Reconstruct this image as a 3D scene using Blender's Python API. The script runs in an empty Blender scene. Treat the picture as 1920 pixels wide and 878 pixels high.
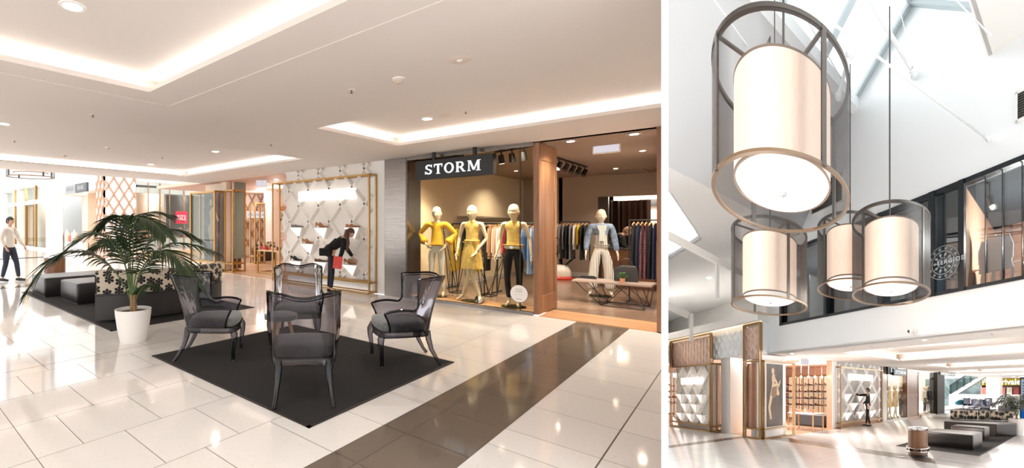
import bpy, bmesh, math, random
from mathutils import Vector, Matrix
PI = math.pi
S = bpy.context.scene
COL = S.collection
random.seed(7)

# ------------------------------------------------------------------ camera, world, exposure
EYE = 1.55
YAW = math.radians(43.8)
CU, CV, CF = 620.0, 420.0, 839.0            # principal point and focal length, in pixels of the 1920x878 frame
cd = bpy.data.cameras.new('camera')
cam = bpy.data.objects.new('camera', cd); COL.objects.link(cam)
cam.location = (0, 0, EYE); cam.rotation_euler = (PI/2, 0, YAW)
cd.sensor_width = 36.0; cd.lens = CF*36.0/1920.0
cd.shift_x = (960-CU)/1920.0; cd.shift_y = (CV-439)/1920.0
cd.clip_start = 0.05; cd.clip_end = 500
S.camera = cam
W = bpy.data.worlds.new('world'); S.world = W; W.use_nodes = True
_bg = W.node_tree.nodes['Background']
_bg.inputs[0].default_value = (1.0, 0.985, 0.97, 1); _bg.inputs[1].default_value = 1.75
S.view_settings.view_transform = 'Standard'; S.view_settings.look = 'None'
S.view_settings.exposure = 0.75; S.view_settings.gamma = 1.0
S.view_settings.use_curve_mapping = False
S.cycles.max_bounces = 10; S.cycles.transparent_max_bounces = 24
S.cycles.diffuse_bounces = 5; S.cycles.glossy_bounces = 4; S.cycles.transmission_bounces = 6
S.cycles.caustics_reflective = False; S.cycles.caustics_refractive = False
S.cycles.sample_clamp_indirect = 6.0
S.cycles.use_denoising = True
try: S.cycles.denoiser = 'OPENIMAGEDENOISE'
except Exception: pass

# ------------------------------------------------------------------ the two halls
# Mall (first hall): world x runs along the shopfronts towards the right, y into the shops, z up, floor at 0.
cP, sP = math.cos(YAW), math.sin(YAW)
RGT = Vector((cP, sP, 0)); FWD = Vector((-sP, cP, 0)); UP = Vector((0, 0, 1))
# Atrium (second hall, right of the white partition): an own plan with a floor that falls away from the partition.
HPHI = math.atan2(474.0, 599.0); hc, hs = math.cos(HPHI), math.sin(HPHI)
HEYE = 1.6
def _hall_matrix():
    # plan axes: turned, skewed and sloping hall (x along the upper shopfront, y along the lower one)
    K1 = Matrix(((hc, hs, 0, 0), (-hs, hc, 0, 0), (0, 0, 1, -HEYE), (0, 0, 0, 1)))
    K2 = Matrix(((1, 966/599.0, 0, 0), (0, CF/599.0, 0, 0), (0, -312/599.0, 1, 0), (0, 0, 0, 1)))
    K3 = Matrix(((RGT.x, FWD.x, 0, 0), (RGT.y, FWD.y, 0, 0), (0, 0, 1, EYE), (0, 0, 0, 1)))
    return K3 @ K2 @ K1
HALL = _hall_matrix()
HALL3 = HALL.to_3x3()
IDM = Matrix.Identity(4)
# measuring helpers: where the line of sight through a photo point meets a wall, floor or ceiling plane
def _dirA(u, v): return RGT*((u-CU)/CF) + FWD + UP*((CV-v)/CF)
def _dirH(u, v):
    a = (u-1586)/599.0; w = (732-v)/599.0
    return Vector((hc*a - hs, hs*a + hc, w))
def _hit(d, eye, ax, val):
    s = (val - (eye if ax == 2 else 0.0))/d[ax]
    return Vector((d.x*s, d.y*s, eye + d.z*s))
def az(u, v, z=0.0): return _hit(_dirA(u, v), EYE, 2, z)
def ay(u, v, y=7.84): return _hit(_dirA(u, v), EYE, 1, y)
def ax(u, v, x): return _hit(_dirA(u, v), EYE, 0, x)
def ad(u, v, d): 
    q = _dirA(u, v)*d; return Vector((q.x, q.y, q.z+EYE))
def hz(u, v, z=0.0): return _hit(_dirH(u, v), HEYE, 2, z)
def hy(u, v, y): return _hit(_dirH(u, v), HEYE, 1, y)
def hx(u, v, x): return _hit(_dirH(u, v), HEYE, 0, x)
def hd(u, v, d):
    q = _dirH(u, v)*d; return Vector((q.x, q.y, q.z+HEYE))
# the partition stands between the two halls along this direction
PDIR = (RGT*((1246.5-CU)/CF) + FWD).normalized()
PNOR = Vector((PDIR.y, -PDIR.x, 0))          # points to the atrium side

# ------------------------------------------------------------------ materials
def lin(c):
    r = []
    for k in c[:3]:
        k = k/255.0
        r.append(k/12.92 if k <= 0.04045 else ((k+0.055)/1.055)**2.4)
    return (r[0], r[1], r[2], 1.0)
_mats = {}
def mat(name, rgb, rough=0.5, metal=0.0, emit=0.0, ecol=None, var=0.0, vscale=8.0, bump=0.0, bscale=60.0, spec=0.5,
        stretch=(1, 1, 1), coat=0.0, sheen=0.0, rgb2=None):
    if name in _mats: return _mats[name]
    m = bpy.data.materials.new(name); m.use_nodes = True; _mats[name] = m
    nt = m.node_tree; b = nt.nodes['Principled BSDF']
    c = lin(rgb)
    b.inputs['Base Color'].default_value = c
    b.inputs['Roughness'].default_value = rough; b.inputs['Metallic'].default_value = metal
    b.inputs['Specular IOR Level'].default_value = spec
    b.inputs['Coat Weight'].default_value = coat
    b.inputs['Sheen Weight'].default_value = sheen
    if emit:
        b.inputs['Emission Color'].default_value = lin(ecol or rgb); b.inputs['Emission Strength'].default_value = emit
    if var or bump:
        tc = nt.nodes.new('ShaderNodeTexCoord'); mp = nt.nodes.new('ShaderNodeMapping')
        mp.inputs['Scale'].default_value = stretch
        nt.links.new(tc.outputs['Object'], mp.inputs[0])
    if var:
        n = nt.nodes.new('ShaderNodeTexNoise'); n.inputs['Scale'].default_value = vscale; n.inputs['Detail'].default_value = 5
        nt.links.new(mp.outputs[0], n.inputs['Vector'])
        r = nt.nodes.new('ShaderNodeValToRGB'); nt.links.new(n.outputs['Fac'], r.inputs[0])
        c2 = lin(rgb2) if rgb2 else tuple(min(1, k*(1+var)) for k in c[:3]) + (1,)
        c1 = tuple(k*(1-var) for k in c[:3]) + (1,) if not rgb2 else c
        r.color_ramp.elements[0].position = 0.3; r.color_ramp.elements[1].position = 0.7
        r.color_ramp.elements[0].color = c1; r.color_ramp.elements[1].color = c2
        nt.links.new(r.outputs[0], b.inputs['Base Color'])
    if bump:
        n2 = nt.nodes.new('ShaderNodeTexNoise'); n2.inputs['Scale'].default_value = bscale; n2.inputs['Detail'].default_value = 3
        nt.links.new(mp.outputs[0], n2.inputs['Vector'])
        bp = nt.nodes.new('ShaderNodeBump'); bp.inputs['Strength'].default_value = bump; bp.inputs['Distance'].default_value = 0.01
        nt.links.new(n2.outputs['Fac'], bp.inputs['Height']); nt.links.new(bp.outputs[0], b.inputs['Normal'])
    return m
def glow(name, rgb, strength):
    if name in _mats: return _mats[name]
    m = bpy.data.materials.new(name); m.use_nodes = True; _mats[name] = m
    nt = m.node_tree; nt.nodes.clear()
    e = nt.nodes.new('ShaderNodeEmission'); e.inputs[0].default_value = lin(rgb); e.inputs[1].default_value = strength
    o = nt.nodes.new('ShaderNodeOutputMaterial'); nt.links.new(e.outputs[0], o.inputs[0])
    return m
def pane(name, rgb, gloss=0.06, rough=0.02, edge=None, const=None):
    """clear or tinted sheet: lets light through, tinted, with a Fresnel reflection"""
    if name in _mats: return _mats[name]
    m = bpy.data.materials.new(name); m.use_nodes = True; _mats[name] = m
    nt = m.node_tree; nt.nodes.clear(); N = nt.nodes.new; L = nt.links.new
    t = N('ShaderNodeBsdfTransparent'); t.inputs[0].default_value = lin(rgb)
    g = N('ShaderNodeBsdfGlossy'); g.inputs['Roughness'].default_value = rough
    lw = N('ShaderNodeLayerWeight'); lw.inputs[0].default_value = gloss
    if edge:
        lf = N('ShaderNodeLayerWeight'); lf.inputs[0].default_value = 0.35
        mx = N('ShaderNodeMix'); mx.data_type = 'RGBA'
        L(lf.outputs['Facing'], mx.inputs[0]); mx.inputs[6].default_value = lin(rgb); mx.inputs[7].default_value = lin(edge)
        L(mx.outputs[2], t.inputs[0])
    x = N('ShaderNodeMixShader'); o = N('ShaderNodeOutputMaterial')
    if const is None: L(lw.outputs['Fresnel'], x.inputs[0])
    else: x.inputs[0].default_value = const
    L(t.outputs[0], x.inputs[1]); L(g.outputs[0], x.inputs[2]); L(x.outputs[0], o.inputs[0])
    return m
def mesh_cloth(name, rgb, open_=0.5, uvn=False):
    """fine perforated metal: partly open"""
    if name in _mats: return _mats[name]
    m = bpy.data.materials.new(name); m.use_nodes = True; _mats[name] = m
    nt = m.node_tree; N = nt.nodes.new; L = nt.links.new
    b = nt.nodes['Principled BSDF']; b.inputs['Base Color'].default_value = lin(rgb); b.inputs['Roughness'].default_value = .45; b.inputs['Metallic'].default_value = .5
    t = N('ShaderNodeBsdfTransparent'); x = N('ShaderNodeMixShader')
    lw = N('ShaderNodeLayerWeight'); lw.inputs[0].default_value = .5; mr = N('ShaderNodeMapRange'); L(lw.outputs['Facing'], mr.inputs[0]); mr.inputs[1].default_value = .2; mr.inputs[3].default_value = .06; mr.inputs[4].default_value = .5; L(mr.outputs[0], x.inputs[0])
    L(t.outputs[0], x.inputs[1]); L(b.outputs[0], x.inputs[2]); L(x.outputs[0], nt.nodes['Material Output'].inputs[0])
    return m
def wood(name, c1, c2, rough=0.35, axis=2, scale=14.0, planks=0.0, plank_axis=0):
    if name in _mats: return _mats[name]
    m = bpy.data.materials.new(name); m.use_nodes = True; _mats[name] = m
    nt = m.node_tree; N = nt.nodes.new; L = nt.links.new; b = nt.nodes['Principled BSDF']
    tc = N('ShaderNodeTexCoord'); mp = N('ShaderNodeMapping'); sc = [scale]*3; sc[axis] = scale*0.06
    mp.inputs['Scale'].default_value = sc; L(tc.outputs['Object'], mp.inputs[0])
    n = N('ShaderNodeTexNoise'); n.inputs['Scale'].default_value = 1.0; n.inputs['Detail'].default_value = 6; n.inputs['Distortion'].default_value = .6
    L(mp.outputs[0], n.inputs['Vector'])
    r = N('ShaderNodeValToRGB'); L(n.outputs['Fac'], r.inputs[0])
    r.color_ramp.elements[0].position = .32; r.color_ramp.elements[1].position = .68
    r.color_ramp.elements[0].color = lin(c1); r.color_ramp.elements[1].color = lin(c2)
    out = r.outputs[0]
    if planks:
        sx = N('ShaderNodeSeparateXYZ'); L(tc.outputs['Object'], sx.inputs[0])
        mm = N('ShaderNodeMath'); mm.operation = 'DIVIDE'; mm.inputs[1].default_value = planks; L(sx.outputs[plank_axis], mm.inputs[0])
        fr = N('ShaderNodeMath'); fr.operation = 'FRACT'; L(mm.outputs[0], fr.inputs[0])
        lt = N('ShaderNodeMath'); lt.operation = 'LESS_THAN'; lt.inputs[1].default_value = .05; L(fr.outputs[0], lt.inputs[0])
        mx = N('ShaderNodeMix'); mx.data_type = 'RGBA'; L(lt.outputs[0], mx.inputs[0]); L(out, mx.inputs[6]); mx.inputs[7].default_value = lin([k*.45 for k in c1])
        out = mx.outputs[2]
    L(out, b.inputs['Base Color']); b.inputs['Roughness'].default_value = rough
    return m
def floral(name, ground, ink, scale=7.0):
    """cream cloth printed with dark five-petal blooms"""
    if name in _mats: return _mats[name]
    m = bpy.data.materials.new(name); m.use_nodes = True; _mats[name] = m
    nt = m.node_tree; N = nt.nodes.new; L = nt.links.new; b = nt.nodes['Principled BSDF']
    uv = N('ShaderNodeUVMap'); mp = N('ShaderNodeMapping'); mp.inputs['Scale'].default_value = (scale, scale, scale); L(uv.outputs[0], mp.inputs[0])
    vo = N('ShaderNodeTexVoronoi'); vo.voronoi_dimensions = '2D'; vo.inputs['Scale'].default_value = 1; vo.inputs['Randomness'].default_value = .75
    L(mp.outputs[0], vo.inputs['Vector'])
    sb = N('ShaderNodeVectorMath'); sb.operation = 'SUBTRACT'; L(mp.outputs[0], sb.inputs[0]); L(vo.outputs['Position'], sb.inputs[1])
    sx = N('ShaderNodeSeparateXYZ'); L(sb.outputs[0], sx.inputs[0])
    at = N('ShaderNodeMath'); at.operation = 'ARCTAN2'; L(sx.outputs[1], at.inputs[0]); L(sx.outputs[0], at.inputs[1])
    m5 = N('ShaderNodeMath'); m5.operation = 'MULTIPLY'; m5.inputs[1].default_value = 3.0; L(at.outputs[0], m5.inputs[0])
    sn = N('ShaderNodeMath'); sn.operation = 'SINE'; L(m5.outputs[0], sn.inputs[0])
    ab = N('ShaderNodeMath'); ab.operation = 'ABSOLUTE'; L(sn.outputs[0], ab.inputs[0])
    ma = N('ShaderNodeMath'); ma.operation = 'MULTIPLY_ADD'; ma.inputs[1].default_value = .17; ma.inputs[2].default_value = .31; L(ab.outputs[0], ma.inputs[0])
    lt = N('ShaderNodeMath'); lt.operation = 'LESS_THAN'; L(vo.outputs['Distance'], lt.inputs[0]); L(ma.outputs[0], lt.inputs[1])
    # thin pale veins between petals and round the eye of the bloom
    g2 = N('ShaderNodeMath'); g2.operation = 'GREATER_THAN'; g2.inputs[1].default_value = .16; L(ab.outputs[0], g2.inputs[0])
    g3 = N('ShaderNodeMath'); g3.operation = 'LESS_THAN'; g3.inputs[1].default_value = .12; L(vo.outputs['Distance'], g3.inputs[0])
    mx_ = N('ShaderNodeMath'); mx_.operation = 'MAXIMUM'; L(g2.outputs[0], mx_.inputs[0]); L(g3.outputs[0], mx_.inputs[1])
    mu = N('ShaderNodeMath'); mu.operation = 'MULTIPLY'; L(lt.outputs[0], mu.inputs[0]); L(mx_.outputs[0], mu.inputs[1])
    mx = N('ShaderNodeMix'); mx.data_type = 'RGBA'; L(mu.outputs[0], mx.inputs[0]); mx.inputs[6].default_value = lin(ground); mx.inputs[7].default_value = lin(ink)
    L(mx.outputs[2], b.inputs['Base Color']); b.inputs['Roughness'].default_value = .8
    return m
def tiles(name, rgb, rough=0.08, var=0.05, spec=.6):
    """polished composite stone; each tile a slightly different tone, faint flecks"""
    if name in _mats: return _mats[name]
    m = bpy.data.materials.new(name); m.use_nodes = True; _mats[name] = m
    nt = m.node_tree; N = nt.nodes.new; L = nt.links.new; b = nt.nodes['Principled BSDF']
    at = N('ShaderNodeAttribute'); at.attribute_name = 'tone'
    ma = N('ShaderNodeMath'); ma.operation = 'MULTIPLY_ADD'; ma.inputs[1].default_value = var*2; ma.inputs[2].default_value = 1-var; L(at.outputs['Fac'], ma.inputs[0])
    tc = N('ShaderNodeTexCoord'); n = N('ShaderNodeTexNoise'); n.inputs['Scale'].default_value = 38; n.inputs['Detail'].default_value = 6; L(tc.outputs['Object'], n.inputs['Vector'])
    r = N('ShaderNodeMapRange'); r.inputs[1].default_value = .28; r.inputs[2].default_value = .42; r.inputs[3].default_value = .90; r.inputs[4].default_value = 1.0; L(n.outputs['Fac'], r.inputs[0])
    mu = N('ShaderNodeMath'); mu.operation = 'MULTIPLY'; L(ma.outputs[0], mu.inputs[0]); L(r.outputs[0], mu.inputs[1])
    vm = N('ShaderNodeVectorMath'); vm.operation = 'SCALE'; vm.inputs[0].default_value = lin(rgb)[:3]; L(mu.outputs[0], vm.inputs['Scale'])
    L(vm.outputs[0], b.inputs['Base Color']); b.inputs['Roughness'].default_value = rough; b.inputs['Specular IOR Level'].default_value = spec
    return m

# ------------------------------------------------------------------ mesh builder
class MB:
    def __init__(s): s.v = []; s.f = []; s.uv = {}
    def add(s, vs, fs):
        k = len(s.v); s.v += [tuple(p) for p in vs]; s.f += [tuple(i+k for i in f) for f in fs]; return k
    def box(s, a, b):
        x0, y0, z0 = [min(p, q) for p, q in zip(a, b)]; x1, y1, z1 = [max(p, q) for p, q in zip(a, b)]
        s.add([(x0,y0,z0),(x1,y0,z0),(x1,y1,z0),(x0,y1,z0),(x0,y0,z1),(x1,y0,z1),(x1,y1,z1),(x0,y1,z1)],
              [(3,2,1,0),(4,5,6,7),(0,1,5,4),(1,2,6,5),(2,3,7,6),(3,0,4,7)]); return s
    def cbox(s, c, d): return s.box([c[i]-d[i]/2 for i in range(3)], [c[i]+d[i]/2 for i in range(3)])
    def bar(s, p, q, w, h=None, up=(0, 0, 1)):
        p = Vector(p); q = Vector(q); h = h or w; d = (q-p).normalized(); up = Vector(up)
        if abs(d.dot(up)) > .98: up = Vector((1, 0, 0))
        a = d.cross(up).normalized()*(w/2); b = a.normalized().cross(d).normalized()*(h/2)
        s.add([p-a-b, p+a-b, p+a+b, p-a+b, q-a-b, q+a-b, q+a+b, q-a+b],
              [(0,1,2,3),(7,6,5,4),(0,4,5,1),(1,5,6,2),(2,6,7,3),(3,7,4,0)]); return s
    def tube(s, pts, r, n=8, cap=True, flat=1.0):
        pts = [Vector(p) for p in pts]; R = r if isinstance(r, (list, tuple)) else [r]*len(pts)
        prev = None; k = len(s.v); m = len(pts)
        for i, p in enumerate(pts):
            d = (pts[min(i+1, m-1)]-pts[max(i-1, 0)]); d = d.normalized() if d.length > 1e-9 else Vector((0,0,1))
            if prev is None:
                u = Vector((0, 0, 1)) if abs(d.z) < .9 else Vector((1, 0, 0)); a = d.cross(u).normalized()
            else: a = (prev-d*prev.dot(d)).normalized()
            prev = a; b = d.cross(a)
            for j in range(n):
                t = 2*PI*j/n; s.v.append(tuple(p+a*math.cos(t)*R[i]+b*math.sin(t)*R[i]*flat))
        for i in range(m-1):
            for j in range(n):
                s.f.append((k+i*n+j, k+i*n+(j+1) % n, k+(i+1)*n+(j+1) % n, k+(i+1)*n+j))
        if cap: s.f.append(tuple(k+j for j in range(n))[::-1]); s.f.append(tuple(k+(m-1)*n+j for j in range(n)))
        return s
    def cyl(s, p, q, r, r2=None, n=20): return s.tube([p, q], [r, r if r2 is None else r2], n)
    def lathe(s, prof, n=32, c=(0, 0, 0), sx=1, sy=1):
        k = len(s.v)
        for r, z in prof:
            for j in range(n):
                t = 2*PI*j/n; s.v.append((c[0]+r*math.cos(t)*sx, c[1]+r*math.sin(t)*sy, c[2]+z))
        for i in range(len(prof)-1):
            for j in range(n): s.f.append((k+i*n+j, k+i*n+(j+1) % n, k+(i+1)*n+(j+1) % n, k+(i+1)*n+j))
        return s
    def rings(s, rr, cap=True):
        k = len(s.v); n = len(rr[0])
        for r in rr: s.v += [tuple(p) for p in r]
        for i in range(len(rr)-1):
            for j in range(n): s.f.append((k+i*n+j, k+i*n+(j+1) % n, k+(i+1)*n+(j+1) % n, k+(i+1)*n+j))
        if cap: s.f.append(tuple(k+j for j in range(n))[::-1]); s.f.append(tuple(k+(len(rr)-1)*n+j for j in range(n)))
        return s
    def grid(s, P, close=False):
        k = len(s.v); n = len(P[0])
        for r in P: s.v += [tuple(p) for p in r]
        for i in range(len(P)-1):
            for j in range(n-1 if not close else n): s.f.append((k+i*n+j, k+i*n+(j+1) % n, k+(i+1)*n+(j+1) % n, k+(i+1)*n+j))
        return s
    def ball(s, c, r, n=12, m=8):
        if not isinstance(r, (list, tuple)): r = (r, r, r)
        rr = []
        for i in range(m+1):
            a = -PI/2+PI*i/m; q = max(math.cos(a), .02)
            rr.append([(c[0]+r[0]*q*math.cos(2*PI*j/n), c[1]+r[1]*q*math.sin(2*PI*j/n), c[2]+r[2]*math.sin(a)) for j in range(n)])
        return s.rings(rr)
    def prism(s, poly, z0, z1):
        n = len(poly); k = len(s.v)
        s.v += [(p[0], p[1], z0) for p in poly]+[(p[0], p[1], z1) for p in poly]
        s.f.append(tuple(k+i for i in range(n))[::-1]); s.f.append(tuple(k+n+i for i in range(n)))
        for i in range(n): s.f.append((k+i, k+(i+1) % n, k+n+(i+1) % n, k+n+i))
        return s
    def plate(s, pts, off):
        """flat polygon with thickness: pts 3-D, off the thickness vector"""
        n = len(pts); k = len(s.v); off = Vector(off)
        s.v += [tuple(Vector(p)) for p in pts]+[tuple(Vector(p)+off) for p in pts]
        s.f.append(tuple(k+i for i in range(n))[::-1]); s.f.append(tuple(k+n+i for i in range(n)))
        for i in range(n): s.f.append((k+i, k+(i+1) % n, k+n+(i+1) % n, k+n+i))
        return s
    def xf(s, M, k0=0):
        for i in range(k0, len(s.v)): s.v[i] = tuple(M @ Vector(s.v[i]))
        return s
    def merge(s, o, M=None):
        s.add([M @ Vector(p) for p in o.v] if M else o.v, o.f); return s
def R3(rx=0, ry=0, rz=0): return Matrix.Rotation(rz, 4, 'Z') @ Matrix.Rotation(ry, 4, 'Y') @ Matrix.Rotation(rx, 4, 'X')
def Tr(x, y=None, z=None): return Matrix.Translation(x if y is None else (x, y, z))

def _mesh(name, mb, material, L=None, uv=None, smooth=True, ang=38, clip=None, tone=False, fmat=None, recalc=True):
    me = bpy.data.meshes.new(name)
    me.from_pydata(mb.v, [], mb.f)
    for m in (material if isinstance(material, (list, tuple)) else [material]): me.materials.append(m)
    if fmat:
        for i, p in enumerate(me.polygons): p.material_index = fmat[i]
    if tone:
        at = me.attributes.new('tone', 'FLOAT', 'FACE'); rr = random.Random(3)
        for i in range(len(me.polygons)): at.data[i].value = rr.random()
    if uv:
        ul = me.uv_layers.new(name='UVMap'); a, b = uv
        for lp in me.loops:
            co = me.vertices[lp.vertex_index].co; ul.data[lp.index].uv = (co[a], co[b])
    elif mb.uv:
        ul = me.uv_layers.new(name='UVMap')
        for lp in me.loops:
            ul.data[lp.index].uv = mb.uv.get(lp.vertex_index, (0, 0))
    if L is not None: me.transform(L)
    if L is not None and recalc or recalc:
        bm = bmesh.new(); bm.from_mesh(me)
        if clip:
            g = bm.verts[:]+bm.edges[:]+bm.faces[:]
            bmesh.ops.bisect_plane(bm, geom=g, plane_co=clip[0], plane_no=clip[1], clear_outer=True)
        bmesh.ops.recalc_face_normals(bm, faces=bm.faces[:])
        bm.to_mesh(me); bm.free()
    if smooth:
        for p in me.polygons: p.use_smooth = True
        try: me.set_sharp_from_angle(angle=math.radians(ang))
        except Exception: pass
    me.update()
    return me
CLIPA = (PNOR*0.0, PNOR)            # keep the mall side
CLIPH = (PNOR*0.0, -PNOR)           # keep the atrium side
def obj(name, me, parent=None):
    o = bpy.data.objects.new(name, me); COL.objects.link(o)
    if parent: o.parent = parent
    return o
def bevel(o, w, seg=2):
    m = o.modifiers.new('bevel', 'BEVEL'); m.width = w; m.segments = seg; m.limit_method = 'ANGLE'; m.angle_limit = math.radians(40); return o
def solid(o, t, off=0): 
    m = o.modifiers.new('thickness', 'SOLIDIFY'); m.thickness = t; m.offset = off; return o
def subd(o, n=1):
    m = o.modifiers.new('smooth', 'SUBSURF'); m.levels = n; m.render_levels = n; return o
def struct(name, mb, material, sp='A', clip=False, **k):
    me = _mesh(name, mb, material, HALL if sp == 'H' else None, clip=(CLIPA if sp == 'A' else CLIPH) if clip else None, **k)
    o = obj(name, me); o['kind'] = 'structure'; return o
class Thing:
    def __init__(s, root, L, sp): s.o = root; s.L = L; s.sp = sp
    def part(s, name, mb, material, parent=None, label=None, kind=None, **k):
        me = _mesh(name, mb, material, s.L, **k)
        o = obj(name, me, parent or s.o)
        if label: o['label'] = label
        if kind: o['kind'] = kind
        return o
def _tag(o, label, cat, group=None):
    o['label'] = label; o['category'] = cat
    if group: o['group'] = group
def _place(loc, rz, sc, sp, Mx):
    R = Matrix.Rotation(rz, 4, 'Z') @ Matrix.Scale(sc, 4)
    if Mx is not None: R = R @ Mx
    if sp == 'H':
        return HALL @ Vector(loc), (HALL3.to_4x4() @ R)
    return Vector(loc), R
def thing(name, label, cat, loc=(0, 0, 0), rz=0.0, group=None, sp='A', sc=1.0, Mx=None):
    """an Empty at the thing's base that carries its parts"""
    o = bpy.data.objects.new(name, None); COL.objects.link(o); o.empty_display_size = .2
    _tag(o, label, cat, group)
    if sp == 'A' and Mx is None and sc == 1.0:
        o.location = loc; o.rotation_euler = (0, 0, rz); return Thing(o, None, sp)
    w, L = _place(loc, rz, sc, sp, Mx); o.location = w
    return Thing(o, L, sp)
def single(name, label, cat, mb, material, loc=(0, 0, 0), rz=0.0, group=None, sp='A', sc=1.0, Mx=None, kind=None, **k):
    w, L = _place(loc, rz, sc, sp, Mx)
    o = obj(name, _mesh(name, mb, material, L, **k)); o.location = w
    _tag(o, label, cat, group)
    if kind: o['kind'] = kind
    return o
def copy_thing(src, loc, rz, label, group=None):
    def rec(o, par):
        c = o.copy(); COL.objects.link(c)
        if par: c.parent = par
        for ch in o.children: rec(ch, c)
        return c
    r = rec(src, None); r.location = loc; r.rotation_euler = (0, 0, rz); r['label'] = label
    if group: r['group'] = group
    return r
_dg = None
def text_mb(s, size=1.0, ext=0.01, off=0.0, sx=1.0, spacing=1.0, align='CENTER'):
    cu = bpy.data.curves.new('t', 'FONT'); cu.body = s; cu.size = size; cu.extrude = ext; cu.offset = off
    cu.align_x = align; cu.align_y = 'CENTER'; cu.space_character = spacing; cu.resolution_u = 3
    o = bpy.data.objects.new('t', cu); COL.objects.link(o); bpy.context.view_layer.update()
    me = bpy.data.meshes.new_from_object(o.evaluated_get(bpy.context.evaluated_depsgraph_get()))
    mb = MB(); mb.add([(v.co.x*sx, v.co.y, v.co.z) for v in me.vertices], [tuple(p.vertices) for p in me.polygons])
    bpy.data.objects.remove(o); bpy.data.curves.remove(cu); bpy.data.meshes.remove(me)
    return mb
FRONT = R3(PI/2, 0, 0)                       # stand text up, facing -y
FACEX = R3(0, 0, PI/2) @ R3(PI/2, 0, 0)      # stand text up, facing +x
ORD = ['first', 'second', 'third', 'fourth', 'fifth', 'sixth', 'seventh', 'eighth', 'ninth', 'tenth', 'eleventh', 'twelfth']
def ordw(i): return ORD[i] if i < len(ORD) else ORD[-1]

# palette
tileA = tiles('polished cream tile', (228, 223, 218), .07, .035)
tileD = tiles('polished brown-grey tile', (112, 100, 88), .09, .06)
grout = mat('grout', (120, 104, 92), .8)
ceilA = mat('ceiling paint tinted for warm light', (228, 220, 214), .75)  # white paint; the warm tint stands in for the warm light
white = mat('white paint', (238, 236, 232), .6)
whiteC = mat('cool white paint', (238, 241, 243), .6)
gold = mat('brushed brass', (176, 138, 84), .35, .7)
blackM = mat('black powder coat', (20, 19, 19), .45)
led = glow('cove strip light', (255, 248, 240), 7.0)
lamp_e = glow('downlight lens', (255, 244, 230), 22.0)
lamp_w = glow('warm spotlight lens', (255, 226, 190), 22.0)
chrome = mat('chrome', (205, 205, 208), .15, 1.0)
steel = mat('brushed steel', (142, 136, 132), .26, .95, var=.16, vscale=3, stretch=(1, 1, 40))
leather = mat('black leather', (34, 31, 30), .35, bump=.15, bscale=220)
carpet = mat('black mat pile', (30, 27, 26), .95, bump=.6, bscale=380, var=.25, vscale=200)
velvet = mat('grey green velvet', (98, 104, 102), .75, sheen=.5, var=.25, vscale=18, bump=.2, bscale=50)
smoke = pane('smoky polycarbonate', (216, 214, 219), .30, .06, edge=(150, 148, 156))
smokeD = pane('dark smoky polycarbonate', (188, 187, 194), .30, .06, edge=(70, 70, 76))
smokeR = pane('smoky rim', (120, 118, 124), .3, .06, edge=(24, 24, 28))
glassC = pane('clear shop glass', (238, 240, 238), .05, .0, const=.06)
flower = floral('floral print cloth', (206, 194, 176), (28, 25, 25), 6.5)

# ================================================================== MALL: floor, ceiling, walls
HC = 2.94            # soffit height
HG = .17            # raised field above the soffit
YW = 7.84            # shopfront line
# partition between the two halls
q0 = RGT*((1240-CU)/CF*2.4) + FWD*2.4; q1 = RGT*((1253-CU)/CF*2.4) + FWD*2.4
mb = MB(); e0 = q0+PDIR*46; e1 = q1+PDIR*46
mb.prism([(q0.x, q0.y), (q1.x, q1.y), (e1.x, e1.y), (e0.x, e0.y)], -16, 15)
struct('wall_partition', mb, mat('bright white wall paint', (250, 250, 250), .6))

def tile_row(mb, x0, x1, y0, y1, step, off, g=.0022):
    y = y0+off-step
    while y < y1:
        a = max(y, y0)+g; b = min(y+step, y1)-g
        if b > a+.01: mb.add([(x0+g, a, 0), (x1-g, a, 0), (x1-g, b, 0), (x0+g, b, 0)], [(0, 1, 2, 3)])
        y += step
def cols(xs, mb, step, ybr):
    for i in range(len(xs)-1):
        for k in range(len(ybr)-1):
            o = (step*.5 if i % 2 else 0.0) + (1.365-ybr[k]) % step if k == 0 else (step*.5 if i % 2 else 0.0)
            tile_row(mb, xs[i], xs[i+1], ybr[k], ybr[k+1], step, o % step)
mb = MB(); xs = [-5.67-.665*k for k in range(60, -1, -1)]
xs = [x for x in xs if x < -13.8] + [-13.65] + [x for x in xs if x > -13.0]
cut = [k for k in range(len(xs)-1) if xs[k] < -13.6 <= xs[k+1] or xs[k] == -13.65]
cols([x for x in xs if x <= -13.65], mb, .565, [-6, .79, 3.365, 12])
cols([x for x in xs if x > -13.1], mb, .565, [-6, .79, 3.365, YW])
cols([-5.665, -5.44, -4.775, -4.11, -3.44, -2.775, -2.09], mb, .565, [-6, .79, 3.365, YW])
cols([-1.39, -.756], mb, .565, [-6, .79, 3.365, YW]); cols([-.75, -.12, .5, 1.2, 1.9], mb, .565, [-6, .79, 3.365, YW])
nl = len(mb.f)
for a, b in ((-2.09, -1.885), (-1.88, -1.39)): tile_row(mb, a, b, -6, YW, .565, .3)
tile_row(mb, -13.65, -13.1, -6, 40, .6, .3); tile_row(mb, -24.3, -23.8, -6, 14, .6, .3)
mb.add([(-60, -8, -.003), (3, -8, -.003), (3, YW, -.003), (-60, YW, -.003)], [(0, 1, 2, 3)]); mb.add([(-60, YW, -.003), (-13.6, YW, -.003), (-13.6, 12, -.003), (-60, 12, -.003)], [(0, 1, 2, 3)])
fm = [0]*nl + [1]*(len(mb.f)-nl-2) + [2]*2
# bisect keeps material indices
struct('floor', mb, [tileA, tileD, grout], clip=True, fmat=fm, tone=True, smooth=False, recalc=True)

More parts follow.
